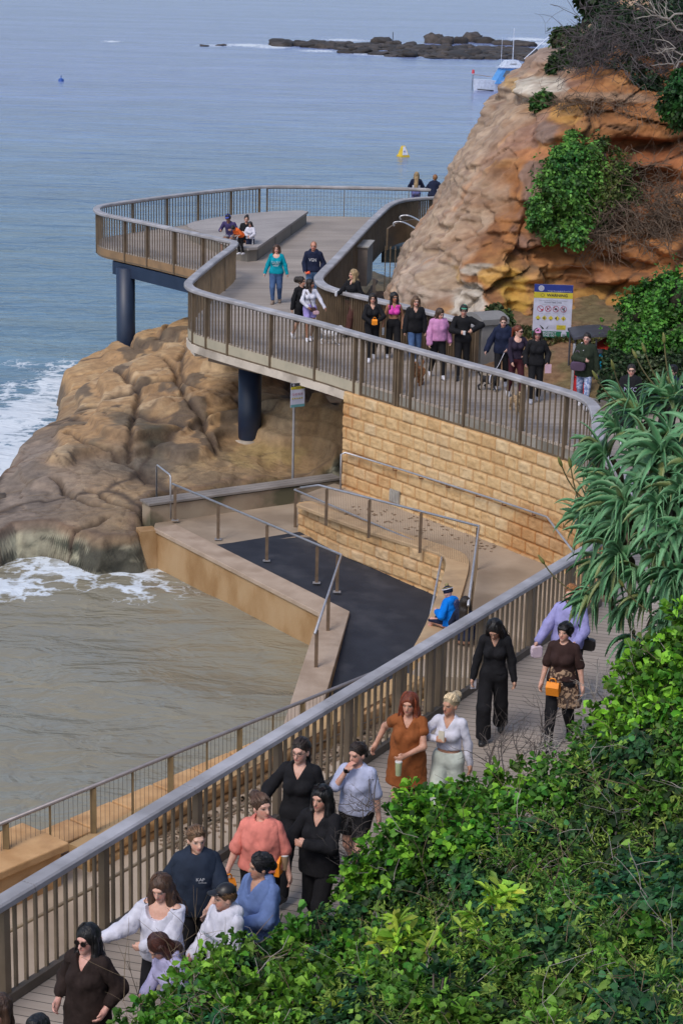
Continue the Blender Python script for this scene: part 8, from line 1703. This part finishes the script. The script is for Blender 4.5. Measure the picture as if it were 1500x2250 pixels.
# ================================================================ CART AND RED BOARD
cy = 44.6; cb_ = PY(1318, 905, cy); cb_.z = 0; rz = R(4); Rb = Matrix.Rotation(rz, 3, 'Z'); t = thing('mobility_cart', 'small canopied cart with a turquoise painted side under a dark curved roof', 'cart', cb_)
def cp_(px, py, Y=cy): return PY(px, py, Y)
TQ = M('turquoise_panel', (.0, .30, .52), (.0, .24, .44), 4, .5); DK = M('dark_canopy', (.07, .07, .09), (.05, .05, .06), 4, .4)
a = cp_(1308, 902); b = cp_(1364, 775); MB().box(((a.x+b.x)/2, cy, b.z/2+.05), (abs(b.x-a.x), .08, b.z-.1), 0).build('side_panel', TQ, t)
MB().bar((a.x-.05, cy-.02, b.z+.03), (b.x+.08, cy-.02, b.z+.03), .12, .08).build('top_rail', DK, t)
mb = MB(); mb.box(((a.x+b.x)/2, cy-.05, .28), (abs(b.x-a.x)+.02, .02, .5)); mb.build('skirt_panel', M('panel_navy', (.015, .03, .12), rough=.5), t)
mb = MB(); c1 = cp_(1323, 840); mb.box((c1.x, cy-.052, c1.z), (.11, .012, .55), rot=Matrix.Rotation(R(6), 3, 'Y')); mb.build('painted_boat', M('panel_white', (.6, .6, .68), rough=.5), t)
mb = MB(); c1 = cp_(1349, 790); disc(mb, Vector((c1.x, cy-.05, c1.z)), Vector((1, 0, 0)), Vector((0, 0, 1)), Vector((0, -1, 0)), 0, 0, .09, .006, 14); c1 = cp_(1318, 828); disc(mb, Vector((c1.x, cy-.05, c1.z)), Vector((1, 0, 0)), Vector((0, 0, 1)), Vector((0, -1, 0)), 0, 0, .08, .006, 14); mb.build('painted_sun', SY, t)
prof = [(1258, 741), (1275, 738), (1300, 735), (1330, 734), (1352, 738), (1368, 750)]; pts = [cp_(x_, y_, cy) for x_, y_ in prof]; V = []
for dy in (-.1, 1.2):
    for dz in (0, -.05):
        for p in pts: V.append((p.x, p.y+dy, p.z+dz))
n = len(pts); F = [(i, i+1, 2*n+i+1, 2*n+i) for i in range(n-1)]+[(n+i+1, n+i, 3*n+i, 3*n+i+1) for i in range(n-1)]+[(i+1, i, n+i, n+i+1) for i in range(n-1)]+[(2*n+i, 2*n+i+1, 3*n+i+1, 3*n+i) for i in range(n-1)]
MB().add(V, F).build('canopy_roof', DK, t)
for x_ in (1262, 1308, 1361):
    for dy in (.0, 1.1): p = cp_(x_, 770); q = cp_(x_, 742); MB().tube([(p.x, cy+dy, .2), (p.x, cy+dy, q.z-.02)], .022, 8).build('roof_post', M('panel_white') if x_ > 1350 else DK, t)
p = cp_(1335, 768); MB().bar((a.x, cy+.1, b.z+.06), (a.x+.5, cy+.6, b.z+.25), .5, .03).build('red_trim', M('panel_red', (.35, .03, .02), rough=.5), t)
ry = 43.9; a = PY(1253, 890, ry); b = PY(1297, 762, ry); t = thing('red_board', 'tall red advertising board in a grey frame behind the woman in the parka', 'board', ((a.x+b.x)/2, ry, 0)); ww_ = b.x-a.x
mb = MB(); mb.box(((a.x+b.x)/2, ry, b.z/2+.03), (ww_, .03, b.z-.06)); mb.build('panel', M('board_red', (.62, .03, .035), (.55, .025, .03), 3, .5), t)
for x_ in (a.x, b.x): MB().box((x_, ry-.01, b.z/2+.03), (.05, .06, b.z+.06)).build('frame_upright', M('frame_grey', (.42, .42, .45), rough=.4), t)
mb = MB(); mb.box(((a.x+b.x)/2, ry-.02, b.z-.06), (ww_, .01, .14)); mb.build('white_top', SW, t)
text_mesh('HIRE', .16, M('board_dark', (.12, .01, .01)), t, ((a.x+b.x)/2, ry-.02, .42), (1, 0, 0), (0, 0, 1), 'lettering')
# ================================================================ ON THE WATER
bp_ = P(885, 344, SEA); t = thing('buoy', 'yellow and white pyramid buoy floating beyond the lookout', 'buoy', bp_); s_ = 27/scale_at(bp_); YB = M('buoy_yellow', (.75, .52, .03), rough=.5)
mb = MB(); bw_ = .40; 
def fr4(w0, w1, z0, z1, off=0): return [bp_+Matrix.Rotation(R(28), 3, 'Z')@Vector((x_*w, y_*w, z)) for (w, z) in ((w0*.85, z0*.85), (w1*.85, z1*.85)) for x_, y_ in ((-1, -1), (1, -1), (1, 1), (-1, 1))]
FQ = [(3, 2, 1, 0), (4, 5, 6, 7), (0, 1, 5, 4), (1, 2, 6, 5), (2, 3, 7, 6), (3, 0, 4, 7)]
MB().add(fr4(.42, .40, -.15, .12), FQ).build('float', YB, t); MB().add(fr4(.34, .12, .12, .90), FQ).build('pyramid', YB, t)
rb = Matrix.Rotation(R(28), 3, 'Z'); V = [bp_+rb@(Vector(v)*.85) for v in ((-.26, -.345, .15), (.26, -.345, .15), (.10, -.14, .84), (-.10, -.14, .84))]; MB().add(V+[v+rb@Vector((0, -.012, .004)) for v in V], [(4, 5, 6, 7), (0, 1, 5, 4), (1, 2, 6, 5), (2, 3, 7, 6), (3, 0, 4, 7)]).build('white_face', M('buoy_white', (.72, .74, .85), rough=.5), t)
nrm = rb@Vector((0, -1, .29)); text_mesh('P5', .2, M('buoy_print', (.05, .06, .25)), t, tuple(bp_+rb@Vector((0, -.243, .36))), tuple(rb@Vector((1, 0, 0))), tuple(rb@Vector((0, .28, 1))), 'lettering', bold=.02)
fb_ = P(135, 178, SEA); t = thing('marker_float', 'tiny blue marker float far out on the left', 'buoy', fb_); MB().tube([fb_+Vector((0, 0, -.05)), fb_+Vector((0, 0, .2)), fb_+Vector((0, 0, .3))], [.32, .28, .08], 12).build('float', M('float_blue', (.03, .10, .40), rough=.4), t); MB().tube([fb_, fb_+Vector((0, 0, .6))], .04, 6).build('stem', M('float_blue'), t)
mp_ = P(862, 105, SEA); t = thing('reef_marker', 'thin dark pole standing on the reef', 'pole', mp_); MB().tube([mp_, mp_+Vector((0, 0, 2.4))], .06, 6).build('pole', BAGB, t)
# fishing boat
bo = P(1047, 199, SEA); bo.y = bo.y; Lb = 8.4; t = thing('fishing_boat', 'small white and pale blue fishing boat half hidden by the cliff', 'boat', bo)
HW = M('boat_white', (.62, .68, .80), rough=.4); CB = M('boat_blue', (.10, .34, .75), rough=.4); brz = R(14); Rb = Matrix.Rotation(brz, 3, 'Z')
def bw3(x_, y_, z_): return bo+Rb@Vector((x_, y_, z_))
secs = []; n = 14
for i in range(n+1):
    q = i/n; x_ = q*Lb-.35*(0); wd = 1.35*min(1, (q*1.9)**.62) if q < .55 else 1.35*(1-.12*(q-.55)); sh_ = 1.25-.62*q+.35*q*q; 
    secs.append([(x_-.30*(1-q)**3*1.5, -wd*.02-0, -.4), (x_-.3*(1-q)**3, -wd*.62, -.12), (x_-.55*(1-q)**3, -wd, sh_), (x_-.55*(1-q)**3, wd, sh_), (x_-.3*(1-q)**3, wd*.62, -.12)])
V = [bw3(*p) for s2 in secs for p in s2]; F = [(i*5+k, i*5+(k+1) % 5, (i+1)*5+(k+1) % 5, (i+1)*5+k) for i in range(n) for k in range(5)]+[(4, 3, 2, 1, 0), tuple(n*5+k for k in range(5))]
MB().add(V, F).build('hull', HW, t); 
MB().add([bw3(a_, b_, c_2) for a_, b_, c_2 in ((-.1, -.3, .2), (0, -.3, .1), (1.6, -.85, 0), (1.6, -.86, .12), (-.1, -.3, .2))][:4], [(0, 1, 2, 3)]).build('waterline_stripe', BAGB, t)
def hexa(nm, x0, x1, y_, z0, z1, in0, in1, mat, yin=.1): MB().add([bw3(x_, yy*s2, zz) for (x_, yy, zz) in ((x0, y_, z0), (x1, y_, z0), (x1-in1, y_-yin, z1), (x0+in0, y_-yin, z1)) for s2 in (-1, 1)], [(0, 2, 4, 6), (7, 5, 3, 1), (0, 1, 3, 2), (2, 3, 5, 4), (4, 5, 7, 6), (6, 7, 1, 0)]).build(nm, mat, t)
hexa('cabin', 1.7, 5.2, .95, .8, 2.45, .95, 0, CB); hexa('cabin_roof', 2.35, 5.6, 1.0, 2.45, 2.55, 0, 0, HW, 0); hexa('flybridge', 2.6, 5.0, .8, 2.55, 3.25, .55, .7, HW, .15)
hexa('window', 2.55, 3.35, .99, 1.55, 2.2, .35, 0, M('boat_glass', (.12, .14, .18), rough=.1), .06); hexa('window', 4.2, 4.95, .99, 1.3, 2.25, 0, 0, M('boat_glass'), .06)
text_mesh('LINERA', .26, SK, t, tuple(bw3(3.75, -.78, 2.85)), tuple(Rb@Vector((1, 0, 0))), (0, 0, 1), 'lettering'); text_mesh('MARISA', .22, M('panel_white'), t, tuple(bw3(2.9, -.99, 1.15)), tuple(Rb@Vector((1, 0, 0))), (0, 0, 1), 'lettering')
MB().tube([bw3(3.9, 0, 3.2), bw3(3.9, 0, 6.6)], .05, 6).build('mast', HW, t); MB().tube([bw3(2.6, 0, 2.5), bw3(2.6, 0, 5.5)], .025, 5).build('aerial', HW, t)
MB().tube([bw3(5.2, 0, 3.4), bw3(8.5, .3, 6.2)], .06, 5).build('outrigger', HW, t); MB().tube([bw3(6.4, 0, 3.2), bw3(8.4, .2, 6.0)], .025, 5).build('stay', HW, t)
MB().tube([bw3(-.55, -.1, 1.7), bw3(-.6, -.1, -.1)], .03, 5).build('anchor_line', BAGB, t); MB().tube([bw3(-.6, -.1, 1.68), bw3(.2, -.4, 1.66), bw3(1.3, -.7, 1.5)], .03, 5).build('bow_rail', M('rail_brown', (.3, .2, .15)), t)
MB().tube([bw3(-.5, 0, 1.8), bw3(-.5, 0, 2.2)], [.16, .12], 8).build('pennant', M('pennant_red', (.7, .06, .08), rough=.6), t)
MB().tube([bw3(5.6+.28*math.cos(q), -.2, 3.0+.34*math.sin(q)) for q in np.linspace(0, 6.29, 14)], .07, 6, False).build('life_ring', M('ring_orange', (.7, .22, .12)), t)
